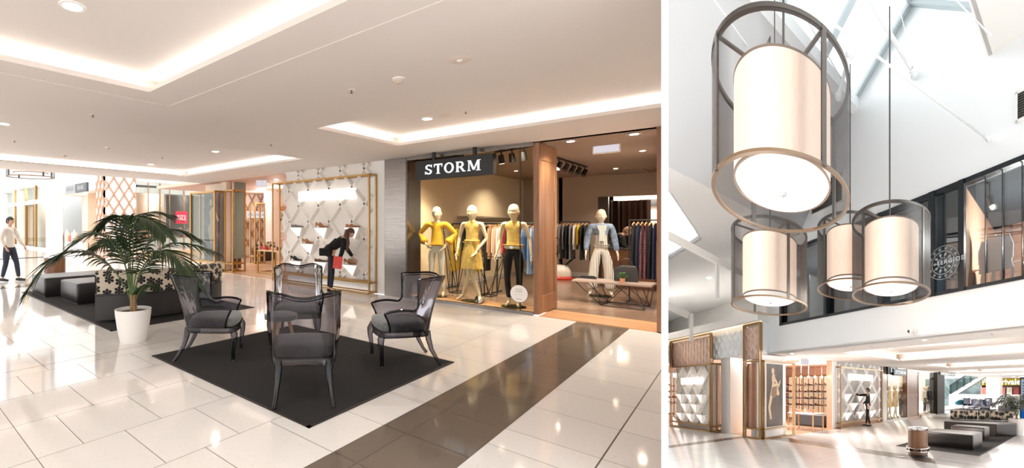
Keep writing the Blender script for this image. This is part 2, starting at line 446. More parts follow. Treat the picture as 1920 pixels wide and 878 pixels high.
# ceiling: soffit panels, the raised fields behind the coves, risers and strips
mb = MB(); T = .05
for x0, x1, y0, y1 in ((-13.8, -12.23, -6, 8.0), (-12.23, -7.04, 6.51, 8.0), (-7.04, -4.64, -6, 8.0), (-4.64, 2, 2.08, 4.55), (-4.64, 2, 6.56, 8.0)):
    mb.box((x0, y0, HC), (x1, y1, HC+T))
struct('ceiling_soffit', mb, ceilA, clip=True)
mb = MB(); mb.box((-14.0, -6, HC+HG), (2, 8.2, HC+HG+.1)); mb.box((-13.9, -6, HC+.02), (-13.8, 8.2, HC+.6))
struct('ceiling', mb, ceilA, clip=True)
def cove(n, x0, x1, y0, y1, sides):
    r = MB(); s = MB(); b = .2
    if 'y1' in sides: r.box((x0-b, y1+b, HC+T), (x1+b, y1+b+.02, HC+HG)); s.box((x0-.02, y1+.09, HC+T), (x1, y1+.12, HC+T+.02))
    if 'y0' in sides: r.box((x0-b, y0-b-.02, HC+T), (x1+b, y0-b, HC+HG)); s.box((x0-.02, y0-.12, HC+T), (x1, y0-.09, HC+T+.02))
    if 'x0' in sides: r.box((x0-b-.02, y0-b, HC+T), (x0-b, y1+b, HC+HG)); s.box((x0-.12, y0, HC+T), (x0-.09, y1, HC+T+.02))
    if 'x1' in sides: r.box((x1+b, y0-b, HC+T), (x1+b+.02, y1+b, HC+HG)); s.box((x1+.09, y0, HC+T), (x1+.12, y1, HC+T+.02))
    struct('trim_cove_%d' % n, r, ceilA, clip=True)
    me = _mesh('cove_light', s, led, clip=CLIPA); o = obj('cove_light', me)
    _tag(o, ['hidden warm light strip around the big near ceiling recess', 'hidden warm light strip round the ceiling recess beside the clothes shop',
             'hidden warm light strip around the far left ceiling recess'][n-1], 'light')
cove(1, -4.65, 2.0, -6, 2.08, ('y1', 'x0')); cove(2, -4.63, 2.0, 4.55, 6.56, ('y1', 'x0', 'y0')); cove(3, -12.23, -7.04, -6, 6.51, ('y1', 'x0', 'x1'))
# thin trim line round the big recess
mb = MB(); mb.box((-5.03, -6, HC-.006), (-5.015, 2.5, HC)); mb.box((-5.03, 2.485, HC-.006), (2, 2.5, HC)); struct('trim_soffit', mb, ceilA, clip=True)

# ---- clothes shop: steel pier, glass, timber door leaf, threshold, room
mb = MB(); mb.box((-5.88, YW-.02, 0), (-5.33, YW+.55, HC)); struct('wall_steel_pier', mb, steel)
mb = MB(); mb.box((-6.07, YW+.02, 0), (-5.88, YW+.3, HC)); struct('wall_pier', mb, white)
xG0, xG1 = -5.33, -2.765
w = thing('shop_window', 'large clear glass shopfront window with mannequins behind it, under the STORM sign', 'window', (xG0, YW+.02, 0))
mb = MB(); mb.box((.02, 0, .05), (xG1-xG0-.02, .012, HC-.07)); w.part('glass', mb, pane('shop window glass', (236, 236, 230), .10, .0))
mb = MB(); mb.box((0, -.03, 0), (xG1-xG0, .05, .05)); mb.box((0, -.03, HC-.07), (xG1-xG0, .05, HC)); mb.box((0, -.02, 0), (.02, .03, HC)); w.part('window_frame', mb, steel)
mb = MB(); mb.box((2.33, -.004, .05), (2.342, .016, HC-.07)); w.part('glass_joint', mb, blackM)
wd = wood('oiled timber', (112, 76, 50), (152, 108, 74), .35, 2, 16)
wdP = wood('boarded timber', (98, 66, 42), (142, 100, 66), .38, 2, 16, planks=.095, plank_axis=1)
wdF = wood('timber threshold boards', (186, 138, 98), (216, 168, 124), .3, 0, 9, planks=.09, plank_axis=1)
t = thing('timber_door', 'tall oiled timber door leaf folded open beside the shop window', 'door', (xG1, YW, 0))
mb = MB(); mb.box((0, 0, .02), (.09, .93, .14)); mb.box((0, 0, .14), (.09, .13, HC-.02)); mb.box((0, .8, .14), (.09, .93, HC-.02)); mb.box((0, .13, HC-.3), (.09, .8, HC-.02)); mb.box((0, .13, .14), (.09, .8, .32))
bevel(t.part('door_frame', mb, wd), .004)
mb = MB(); mb.box((.01, .13, .32), (.078, .8, HC-.3)); t.part('boarded_panel', mb, wdP)
mb = MB(); mb.tube([(.1, .86, 1.0), (.15, .86, 1.02), (.15, .86, 1.28), (.1, .86, 1.3)], .011, 8); t.part('door_handle', mb, mat('dark bronze', (60, 48, 40), .35, .8))
mb = MB(); mb.box((-1.06, YW-.02, 0), (-.3, YW+.12, HC)); struct('door_frame_timber', mb, wd, clip=True)
mb = MB(); mb.box((-2.67, YW-.02, 0), (-.3, YW+.72, .012)); mb.box((-5.33, YW+.06, 0), (-2.765, YW+.62, .04)); struct('floor_threshold', mb, wdF, clip=True)
conc = mat('polished concrete', (136, 112, 94), .22, var=.18, vscale=1.2)
X0, X1, YB = -5.45, 2.2, 14.6
mb = MB(); mb.box((X0, YW+.5, -.02), (X1, 22, .004)); struct('floor_shop', mb, conc, clip=True)
shopw = mat('shop taupe wall', (168, 148, 130), .7); shopc = mat('shop ceiling paint', (150, 128, 112), .8)
mb = MB(); mb.box((X0-.1, YW+.5, 0), (X0, YB+.1, HC)); struct('wall_shop_left', mb, mat('shop cream wall', (226, 206, 176), .7))
mb = MB(); mb.box((X0, YB, 0), (-3.35, YB+.1, HC)); mb.box((-3.35, YB, 2.32), (X1, YB+.1, HC)); struct('wall_shop_back', mb, shopw, clip=True)
mb = MB(); mb.box((X0-.1, YW+.02, HC-.0), (X1, 22, HC+.1)); struct('ceiling_shop', mb, shopc, clip=True)
mb = MB(); mb.box((-4.4, 21, 0), (X1, 21.1, HC)); mb.box((-4.4, YB, 0), (-4.3, 21, HC)); struct('wall_fitting_room', mb, mat('fitting room wall', (92, 70, 54), .8), clip=True)
mb = MB(); mb.box((-3.35, YB-.02, 0), (-3.1, YB+.12, 2.32)); struct('trim_shop_opening', mb, mat('dark trim', (60, 46, 38), .6), clip=True)
mb = MB(); mb.box((X0, YW+.55, 0), (X0+.02, YB, .09)); mb.box((X0, YB-.02, 0), (-3.35, YB, .12)); struct('baseboard_shop', mb, mat('pale skirting', (200, 190, 180), .6))

# lit sign over the clothes shop window
def serif_word(word, H, ext, gap=1.42):
    """heavy engraved capitals with small serifs, built letter by letter"""
    mb = MB(); x = 0.0; st = .17
    def bx(a, b, c, d): mb.box((x+a*H, b*H, 0), (x+c*H, d*H, ext))
    def diag(x0, y0, x1, y1, w):
        mb.plate([(x+(x0-w/2)*H, y0*H, 0), (x+(x0+w/2)*H, y0*H, 0), (x+(x1+w/2)*H, y1*H, 0), (x+(x1-w/2)*H, y1*H, 0)], (0, 0, ext))
    def arc(cx, cy, rx, ry, a0, a1, w, n=18, wy=None):
        wy = wy or w; P = []
        for i in range(n+1):
            t = a0+(a1-a0)*i/n; P.append((math.cos(t), math.sin(t)))
        for i in range(n):
            (c0, s0), (c1, s1) = P[i], P[i+1]
            mb.plate([(x+(cx+rx*c0)*H, (cy+ry*s0)*H, 0), (x+(cx+rx*c1)*H, (cy+ry*s1)*H, 0), (x+(cx+(rx-w)*c1)*H, (cy+(ry-wy)*s1)*H, 0), (x+(cx+(rx-w)*c0)*H, (cy+(ry-wy)*s0)*H, 0)], (0, 0, ext))
    sf = .055
    for ch in word:
        if ch == 'S':
            arc(.42, .73, .36, .27, PI*.12, PI*1.5, .2, wy=.12); arc(.42, .27, .38, .27, -PI*.92, PI*.5, .2, wy=.12)
            bx(.74, .70, .80, .98); bx(.02, .03, .08, .32); wd_ = .84
        elif ch == 'T':
            bx(.36, 0, .56, 1); bx(0, .87, .92, 1); bx(0, .68, .06, .9); bx(.86, .68, .92, .9); bx(.24, 0, .68, sf); wd_ = .92
        elif ch == 'O':
            arc(.52, .5, .52, .52, 0, 2*PI, .2, 32, wy=.12); wd_ = 1.04
        elif ch == 'R':
            bx(.08, 0, .28, 1); bx(0, 0, .38, sf); bx(0, 1-sf, .3, 1); bx(.25, .88, .5, 1); bx(.25, .42, .5, .53); arc(.5, .71, .32, .29, -PI/2, PI/2, .2, wy=.12)
            diag(.86, 0, .5, .47, .24); bx(.72, 0, 1.02, sf); wd_ = 1.0
        elif ch == 'M':
            bx(.1, 0, .2, 1); bx(1.0, 0, 1.2, 1); diag(.24, 1, .64, .08, .2); diag(1.06, 1, .66, .08, .12); bx(0, 0, .32, sf); bx(.88, 0, 1.32, sf); bx(0, 1-sf, .3, 1); bx(1.0, 1-sf, 1.32, 1); wd_ = 1.32
        else: wd_ = .5
        x += (wd_+gap-1.2)*H
    w_ = x-(gap-1.2)*H
    for i in range(len(mb.v)): mb.v[i] = (mb.v[i][0]-w_/2, mb.v[i][1]-H/2, mb.v[i][2])
    return mb
letter = glow('lit sign letters', (240, 248, 252), .85)
sg = thing('shop_sign', 'black box sign with lit white STORM letters hung over the near shop window', 'sign', (-4.155, 7.6, 2.42))
mb = MB(); mb.box((-.795, 0, 0), (.795, .14, .37)); bevel(sg.part('sign_box', mb, blackM), .004)
mb = serif_word('STORM', .19, .012); mb.xf(Tr(0, -.003, .185) @ FRONT); sg.part('letters', mb, letter, smooth=False)
for x in (-.42, .42):
    mb = MB(); mb.box((x-.03, .05, .37), (x+.03, .1, .52)); sg.part('hanging_bracket', mb, blackM)
# round notice on the glass
p = ay(973, 551, YW+.005)
nt_ = thing('round_notice', 'round white notice stuck low on the shop window glass', 'notice', (p.x, YW+.012, p.z))
mb = MB(); mb.cyl((0, -.002, 0), (0, -.006, 0), .155, n=40); nt_.part('rim', mb, mat('dark rim', (70, 60, 66), .5))
mb = MB(); mb.cyl((0, -.006, 0), (0, -.008, 0), .148, n=40); nt_.part('disc', mb, white)
mb = MB()
for i, (s_, z, h) in enumerate((('WE SHIP', .075, .03), ('STORM', .035, .035), ('o  o  o  o', -.01, .03), ('afterpay', -.09, .028))):
    tm = text_mb(s_, h, .001); tm.xf(Tr(0, -.009, z) @ FRONT); nt_.part('print_line', tm, mat('grey print', (150, 138, 136), .6), smooth=False)

# ---- shoe shop beside it: white panelled display wall in a brass frame
xa, xb = -9.21, -6.25
mb = MB(); mb.box((xa, YW+.03, .22), (xb, YW+.28, HC)); mb.box((xa+.02, YW+.07, 0), (xb-.02, YW+.26, .22))
panelw = mat('panel wall paint', (234, 229, 223), .6); struct('wall_display_panel', mb, panelw)
mb = MB(); mb.box((xb, YW+.02, 0), (-6.07, YW+.3, HC)); struct('wall_display_reveal', mb, white)
LATP, LATH = .735, .80
def lattice2(mb, x0, x1, z0, z1, P, H, w, d, ax_, az_):
    """diamonds of width P and height H; (ax_, az_) is one crossing point"""
    def seg(xa_, za, xb_, zb):
        t0, t1 = 0.0, 1.0; dx, dz = xb_-xa_, zb-za
        for p_, q_ in ((-dx, xa_-x0), (dx, x1-xa_), (-dz, za-z0), (dz, z1-za)):
            r = q_/p_
            if p_ < 0: t0 = max(t0, r)
            else: t1 = min(t1, r)
        if t0 >= t1-1e-3: return
        A = Vector((xa_+dx*t0, 0, za+dz*t0)); B = Vector((xa_+dx*t1, 0, za+dz*t1))
        n = Vector((dz, 0, -dx)).normalized()*(w/2); up = Vector((0, -d, 0))
        mb.add([A-n, A-n*.35+up, A+n*.35+up, A+n, B-n, B-n*.35+up, B+n*.35+up, B+n],
               [(0, 1, 5, 4), (1, 2, 6, 5), (2, 3, 7, 6), (0, 3, 2, 1), (4, 5, 6, 7), (0, 4, 7, 3)])
    N_ = int((x1-x0)/P+(z1-z0)/H)+4
    for i in range(-N_, N_+1):
        xc = ax_+i*P
        seg(xc-P/2*2*N_, az_-H/2*2*N_, xc+P/2*2*N_, az_+H/2*2*N_)
        seg(xc-P/2*2*N_, az_+H/2*2*N_, xc+P/2*2*N_, az_-H/2*2*N_)
pA = ay(500+255/3.136, 290+395/3.136, YW+.03)     # one crossing
mb = MB(); lattice2(mb, xa-.05, xb-.02, .3, HC-.02, LATP, LATH, .13, .07, pA.x, pA.z); mb.xf(Tr(0, YW+.03, 0)); struct('trim_diamond_relief', mb, panelw, smooth=False)
# stepped left edge of the display wall
mb = MB()
for k in range(4):
    z0 = pA.z-LATH*1.5+k*LATH-.0
    mb.plate([(xa+.01, YW+.03, max(z0-.0, .3)), (xa-.22, YW+.03, z0+LATH*.5), (xa+.01, YW+.03, min(z0+LATH, HC))], (0, .06, 0))
struct('trim_display_edge', mb, panelw)
shelf_e = glow('lit display shelf', (255, 240, 222), 1.1)
SHELF_PX = [(185, 432), (330, 434), (512, 432), (250, 528), (180, 628), (325, 634), (500, 650)]
shelfpos = []
for i, (a, b) in enumerate(SHELF_PX):
    p = ay(500+a/3.136, 290+b/3.136, YW-.05); shelfpos.append(p)
    t = thing('wall_shelf', 'glowing triangular shelf on the white display wall, %s' % ['upper row left', 'upper row middle', 'upper row right behind the stooping woman', 'middle row', 'bottom row far left', 'bottom row middle behind the chair', 'bottom row right'][i], 'shelf', (p.x, YW+.03, p.z), group='glowing shelves on the near display wall')
    mb = MB(); mb.plate([(-.22, -.17, 0), (.22, -.17, 0), (0, -.05, -.25)], (0, .05, 0)); t.part('lit_panel', mb, shelf_e, smooth=False)
    mb = MB(); mb.box((-.23, -.18, .001), (.23, -.0, .02)); t.part('ledge', mb, white)
    mb = MB(); mb.plate([(.22, -.17, 0), (.28, 0, .0), (.05, 0, -.27), (0.0, -.05, -.25)], (.015, 0, 0)); t.part('side_panel', mb, panelw, smooth=False)
# brass box frame
def box_frame(name, label, p0, p1, y0, y1, r=.03, lows=(.0, .16), sp='A', axis='y', rungs=True, both=True, group=None):
    """open frame of square brass tube; spans p0..p1 along x (axis y) between planes y0 (front) and y1 (back)"""
    (xA, zA), (xB, zB) = p0, p1; f = MB()
    P = (lambda x, y, z: (x, y, z)) if axis == 'y' else (lambda x, y, z: (y, x, z))
    ys = (y0, y1) if both else (y0,)
    for y in ys:
        f.bar(P(xA, y, zA), P(xA, y, zB), r); f.bar(P(xB, y, zA), P(xB, y, zB), r); f.bar(P(xA, y, zB), P(xB, y, zB), r)
        for l in (lows if rungs else lows[:1]): f.bar(P(xA, y, zA+l+r/2), P(xB, y, zA+l+r/2), r)
    if both:
        for x in (xA, xB):
            for z in (zA+r/2, zB, zA+lows[-1]+r/2): f.bar(P(x, y0, z), P(x, y1, z), r)
    return single(name, label, 'frame', f, gold, sp=sp, group=group)
box_frame('brass_frame', 'large open brass box frame round the white diamond display wall beside the steel pier', (-9.45, .02), (-6.13, 2.63), YW-.24, YW+.0, .035, (.0, .22))
# glowing name box
pa, pb = ay(558.6, 359.5, YW-.1), ay(663, 352.5, YW-.1)
sb = thing('lightbox_sign', 'glowing white lightbox with pale lettering on the display wall', 'sign', ((pa.x+pb.x)/2, YW-.1, (ay(558.6, 378, YW-.1).z+pa.z)/2))
wS = (pb.x-pa.x); mb = MB(); mb.box((-wS/2, 0, -.13), (wS/2, .13, .13)); bevel(sb.part('light_box', mb, glow('lightbox face', (255, 246, 234), .9)), .02)
mb = text_mb('monobella', .17, .004, .001, spacing=1.15); mb.xf(Tr(0, -.004, 0) @ FRONT); sb.part('letters', mb, glow('pale letters', (255, 252, 246), 1.4), smooth=False)

# ================================================================== MALL: far shops on the left
lattm = mat('rose gold lattice', (196, 158, 132), .45, .2); lattw = mat('lattice backing', (240, 232, 226), .6)
def lattice_face(name, x, y0, y1, z1, P=.62, H=.95, z0=0.0, plane='x', w=.06, d=.05, n=0):
    """white wall with crossing rose-gold strips; plane 'x' faces +x, plane 'y' faces -y"""
    L_ = y1-y0; mb = MB(); mb.box((0, 0, z0), (L_, .3, z1))
    M_ = Tr(x, y0, 0) @ R3(0, 0, PI/2) if plane == 'x' else Tr(y0, x, 0)
    mb.xf(M_); struct('wall_lattice_%s' % name, mb, lattw)
    mb = MB(); lattice2(mb, 0, L_, z0, z1, P, H, w, d, .1, .3)
    lattice2(mb, 0, L_, z0, z1, P, H, w*.35, d*.5, .1+P*.12, .3); mb.xf(M_); struct('trim_lattice_%s' % name, mb, lattm, smooth=False)
lattice_face('pillar', -20.0, 7.08, 8.36, 5.2, .43, .72, w=.05)
lattice_face('pillar_side', 7.08, -21.1, -20.02, 5.2, .43, .72, plane='y', w=.05)
# glazed shop on the end wall of the atrium (plane x = -20)
mb = MB(); mb.box((-20.3, 8.4, 3.45), (-20.05, 14, 5.6)); mb.box((-20.3, 8.4, 2.95), (-20.1, 14, 3.5)); struct('wall_end_bulkhead', mb, white)
mb = MB(); mb.box((-26, 8.4, 0), (-25.9, 16, 3.2)); mb.box((-26, 8.3, 0), (-20.1, 8.42, 3.4)); mb.box((-26, 15.9, 0), (-20.1, 16, 3.2)); struct('wall_end_shop', mb, mat('tan shop wall', (190, 158, 128), .7))
mb = MB(); mb.box((-26, 8.4, 3.2), (-20.1, 16, 3.3)); struct('ceiling_end_shop', mb, mat('dark slatted ceiling', (96, 82, 72), .8))
mb = MB(); mb.box((-26, 8.4, -.01), (-20.1, 16, .006)); struct('floor_end_shop', mb, conc)
gw = thing('shop_window', 'glazed shop window with red sale poster, behind the palm fronds', 'window', (-20.02, 8.42, 0))
mb = MB(); mb.box((0, 0, .35), (.012, 5.4, 3.42)); gw.part('glass', mb, glassC)
mb = MB(); mb.box((-.1, 0, 0), (.06, 5.4, .12)); mb.box((-.1, 0, .12), (.03, 5.4, .3)); gw.part('sill', mb, mat('pale timber sill', (206, 172, 140), .5))
mb = MB(); mb.box((-.9, .05, .3), (-.06, 5.3, .62)); gw.part('display_plinth', mb, white)
for i, u in enumerate((278, 300, 318, 345)):
    y = ax(u, 400, -20.02).y-8.42; mb = MB(); mb.bar((0, y, .3), (0, y, 3.42), .05 if i % 2 else .03); gw.part('mullion', mb, mat('bronze mullion', (150, 118, 88), .4, .5))
p = ax(340, 408, -19.98)
sp_ = thing('sale_poster', 'red sale poster with white lettering on the far shop window', 'poster', (-19.97, p.y, p.z))
mb = MB(); mb.box((0, -.3, -.29), (.01, .3, .29)); sp_.part('sheet', mb, mat('red poster', (214, 40, 62), .5))
mb = MB(); tm = text_mb('SALE', .23, .002, .006, .95); tm.xf(Tr(.014, 0, -.06) @ FACEX); sp_.part('large_letters', tm, glow('white print', (255, 255, 255), .5), smooth=False)
tm = text_mb('MID SEASON', .09, .002, .003, .85); tm.xf(Tr(.014, 0, .08) @ FACEX); mb.merge(tm); sp_.part('letters', mb, glow('white print', (255, 255, 255), .5), smooth=False)
mb = MB(); mb.box((.01, -.02, -.2), (.014, .14, -.15)); sp_.part('date_strip', mb, mat('dark red', (90, 20, 30), .5))
# white shopfront with a two-part name sign, then the glass front at the far left  (plane y = 7.5)
xl, xr = ay(103, 400, 7.5).x, ay(181, 400, 7.5).x
z_b = ay(103, 367, 7.5).z
mb = MB(); mb.box((xl, 7.5, z_b), (xr+1, 7.8, 5.2)); struct('wall_shopfront_bulkhead', mb, white)
mb = MB(); mb.box((xl-1.6, 7.45, 0), (xl, 7.9, 5.6)); struct('wall_shopfront_pier', mb, mat('boarded white pier', (236, 232, 228), .6))
mb = MB(); mb.box((xl, 8.9, 0), (xr-2.2, 9.0, 3.6)); mb.box((xl, 7.8, z_b), (xr+1, 9, z_b+.1)); mb.box((xr-2.2, 10.2, 0), (xr+1.2, 10.3, 3.6)); mb.box((xr-2.25, 8.9, 0), (xr-2.2, 10.3, 3.6)); struct('wall_far_shop', mb, mat('pale shop wall', (236, 222, 210), .6))
sg2 = thing('name_sign', 'half white, half black name sign on the white shopfront at far left', 'sign', ((ay(122, 355, 7.4).x+ay(162, 355, 7.4).x)/2, 7.4, ay(142, 353.5, 7.4).z))
hw = (ay(162, 355, 7.4).x-ay(122, 355, 7.4).x)/2
mb = MB(); mb.box((-hw, 0, -.22), (-.02, .1, .22)); sg2.part('white_board', mb, glow('white sign board', (250, 250, 250), .5)); 
mb = MB(); mb.box((-.02, 0, -.22), (hw, .1, .22)); sg2.part('black_board', mb, mat('slate sign board', (70, 72, 78), .5))
mb = text_mb('ANDREA', .3, .004, .004, .9, 1.15); mb.xf(Tr(-hw/2, -.01, 0) @ FRONT); sg2.part('dark_letters', mb, mat('grey letters', (120, 120, 124), .5), smooth=False)
mb = text_mb('BIANI', .32, .004, .008, .95, 1.25); mb.xf(Tr(hw/2, -.01, 0) @ FRONT); sg2.part('white_letters', mb, glow('white print', (255, 255, 255), .5), smooth=False)
xg = ay(0, 400, 7.3).x-3; xh = xl-1.6
mb = MB(); mb.box((xg, 7.35, 4.05), (xh, 7.8, 6.5)); struct('wall_far_bulkhead', mb, whiteC)
fr = thing('shopfront_glazing', 'tall glass shopfront with brass posts at the far left edge', 'window', (xg, 7.4, 0))
mb = MB(); mb.box((0, 0, .1), (xh-xg, .012, 4.05)); fr.part('glass', mb, glassC)
for u in (29, 48.5, 67.5):
    x = ay(u, 400, 7.4).x-xg; mb = MB(); mb.bar((x, 0, 0), (x, 0, 4.05), .12, .14); fr.part('post', mb, gold)
for (a, b) in ((3.92, 4.05), (2.78, 3.05), (0, .12)):
    mb = MB(); mb.box((0, -.05, a), (xh-xg, .08, b)); fr.part('rail', mb, mat('pale rail', (206, 206, 210), .5))
mb = MB(); mb.box((xg, 8.3, 0), (xh, 8.4, 5)); struct('wall_far_room', mb, mat('bright far wall', (236, 236, 232), .7))
mb = MB(); mb.box((xg, 7.5, 4.05), (xh, 10.5, 4.15)); struct('ceiling_far_room', mb, white)
mb = MB(); mb.box((-62, -8, 0), (-61.9, 12, 9)); mb.box((-62, 11.9, 0), (-20, 12, 9)); struct('wall_atrium_far', mb, whiteC)
# door leaf and red car-coloured shape seen through the far glass are shop fittings: a pale door with brass frame
dr = thing('shop_door', 'peach coloured door leaf in a brass frame in the far left shopfront', 'door', (ay(58, 400, 7.6).x, 7.6, 0))
mb = MB(); mb.box((-.75, 0, .15), (.75, .06, 2.7)); dr.part('door_panel', mb, mat('peach panel', (232, 196, 160), .5))
mb = MB(); [mb.bar((x, -.02, 0), (x, -.02, 2.78), .1) for x in (-.8, .8)]; mb.bar((-.8, -.02, 2.75), (.8, -.02, 2.75), .1); mb.bar((-.8, -.02, .1), (.8, -.02, .1), .1); dr.part('door_frame', mb, gold)

# poster box with brass frame, cream pier, second brass frame
xA, xB = ay(361, 400, 7.9).x, ay(406, 400, 7.9).x
pb_ = thing('poster_case', 'glazed brass framed poster case on the end of the shoe shop', 'poster', ((xA+xB)/2, 7.9, 0)); hwp = (xB-xA)/2
mb = MB()
for y in (-.06, .3):
    for x in (-hwp, hwp): mb.bar((x, y, 0), (x, y, 2.62), .06)
    for z in (.03, .3, 2.6): mb.bar((-hwp, y, z), (hwp, y, z), .06)
for x in (-hwp, hwp):
    for z in (.03, 2.6): mb.bar((x, -.06, z), (x, .3, z), .06)
pb_.part('brass_frame', mb, gold)
mb = MB(); mb.box((-hwp+.04, -.04, .33), (hwp-.04, -.03, 2.56)); pb_.part('glass', mb, pane('grey case glass', (222, 226, 220), .1, .0, const=.07))
mb = MB(); mb.box((-hwp+.6, .1, .33), (hwp-.05, .16, 2.56)); pb_.part('poster_board', mb, mat('dark print', (70, 72, 78), .5, var=.5, vscale=2.2, rgb2=(160, 140, 150)))
pf = mat('pale printed figure', (224, 196, 170), .5); mb = MB(); xo = .28
mb.plate([(xo-.1, .09, 1.0), (xo+.06, .09, .9), (xo+.2, .09, 1.3), (xo+.3, .09, 1.55), (xo+.12, .09, 1.75), (xo+.22, .09, 2.05), (xo+.05, .09, 2.12), (xo-.12, .09, 1.95), (xo-.05, .09, 1.6), (xo-.2, .09, 1.4)], (0, .006, 0))
mb.plate([(xo-.02+.1*math.cos(k*PI/5), .09, 2.26+.12*math.sin(k*PI/5)) for k in range(10)], (0, .006, 0))
mb.plate([(xo+.16, .09, 2.0), (xo+.42, .09, 1.62), (xo+.47, .09, 1.68), (xo+.24, .09, 2.08)], (0, .006, 0))
pb_.part('printed_figure', mb, pf, smooth=False)
mb = MB(); mb.box((-12.95, 8.22, 0), (-12.62, 8.42, HC)); mb.box((-14.2, 8.4, 0), (-12.62, 8.44, HC)); struct('wall_cream_pier', mb, mat('cream pier', (240, 220, 200), .6))
box_frame('brass_frame', 'narrow brass frame standing in the shoe shop entrance, left of it', (8.12, 0), (8.58, 2.62), -12.55, -12.1, .045, (.0, .25), axis='x')
mb = MB(); mb.box((-12.6, 8.5, .4), (-12.5, 8.9, HC)); struct('wall_green_reveal', mb, mat('grey green column', (128, 140, 128), .4))
# shoe shop room
mb = MB(); mb.box((-17.2, 8.0, HC-.01), (-6.1, 13.6, HC+.1)); struct('ceiling_shoe_shop', mb, mat('salmon ceiling', (206, 172, 154), .6))
mb = MB(); mb.box((-14, 7.85, -.01), (-9.2, 13.6, .006)); mb.box((-17.2, 10.5, -.01), (-14, 13.6, .006)); struct('floor_shoe_shop', mb, mat('shoe shop stone floor', (200, 168, 140), .2, var=.15, vscale=1.5))
lattice_face('inner', -17.1, 10.9, 13.6, HC, .5, .78)
pk = mat('blush shop wall', (236, 208, 190), .6)
mb = MB(); mb.box((-9.25, 8.14, 0), (-9.15, 13.6, HC)); mb.box((-17.1, 13.5, 0), (-9.2, 13.6, HC)); struct('wall_shoe_shop', mb, pk)
xs0, xs1 = ay(495, 400, 12).x, ay(513, 400, 12).x
mb = MB(); mb.box((xs0, 12, 0), (xs1, 12.8, HC)); struct('wall_shoe_shop_pier', mb, mat('blush white pier', (240, 226, 216), .6))
ws = thing('wall_shelving', 'blush built-in shelving with bags, left of the display wall', 'shelving', (xs1, 12.4, 0))
mb = MB(); mb.box((0, .3, 0), (4.2, .35, HC)); ws.part('back_panel', mb, pk)
for z in (.35, .62, .9, 1.2, 1.62, 2.05):
    mb = MB(); mb.box((0, -.1, z), (4.2, .3, z+.03)); ws.part('shelf', mb, white)
mb = MB(); mb.box((0, -.05, 0), (.8, .3, 1.2)); ws.part('drawer_unit', mb, mat('striped pale timber', (214, 194, 178), .5, var=.12, vscale=3, stretch=(1, 1, 14)))
sA = thing('hanging_sign', 'white ANDREA sign hung in front of the inner lattice wall', 'sign', (-16.3, ax(479, 403, -16.3).y, ax(479, 403, -16.3).z))
mb = MB(); mb.box((-.05, -.52, -.17), (.03, .52, .17)); sA.part('frame', mb, mat('rose frame', (190, 158, 140), .5))
mb = MB(); mb.box((.03, -.48, -.14), (.04, .48, .14)); sA.part('sign_face', mb, glow('white sign board', (250, 250, 250), .5))
mb = text_mb('ANDREA', .2, .002, .003, .95, 1.25); mb.xf(Tr(.05, 0, 0) @ FACEX); sA.part('letters', mb, mat('lavender grey letters', (140, 142, 176), .5), smooth=False)
box_frame('brass_frame', 'brass frame in front of the inner lattice wall and floral bench', (ax(478, 400, -14).y, 0), (ax(496, 400, -14).y, 2.35), -14.3, -14, .05, (.0, .28), axis='x')

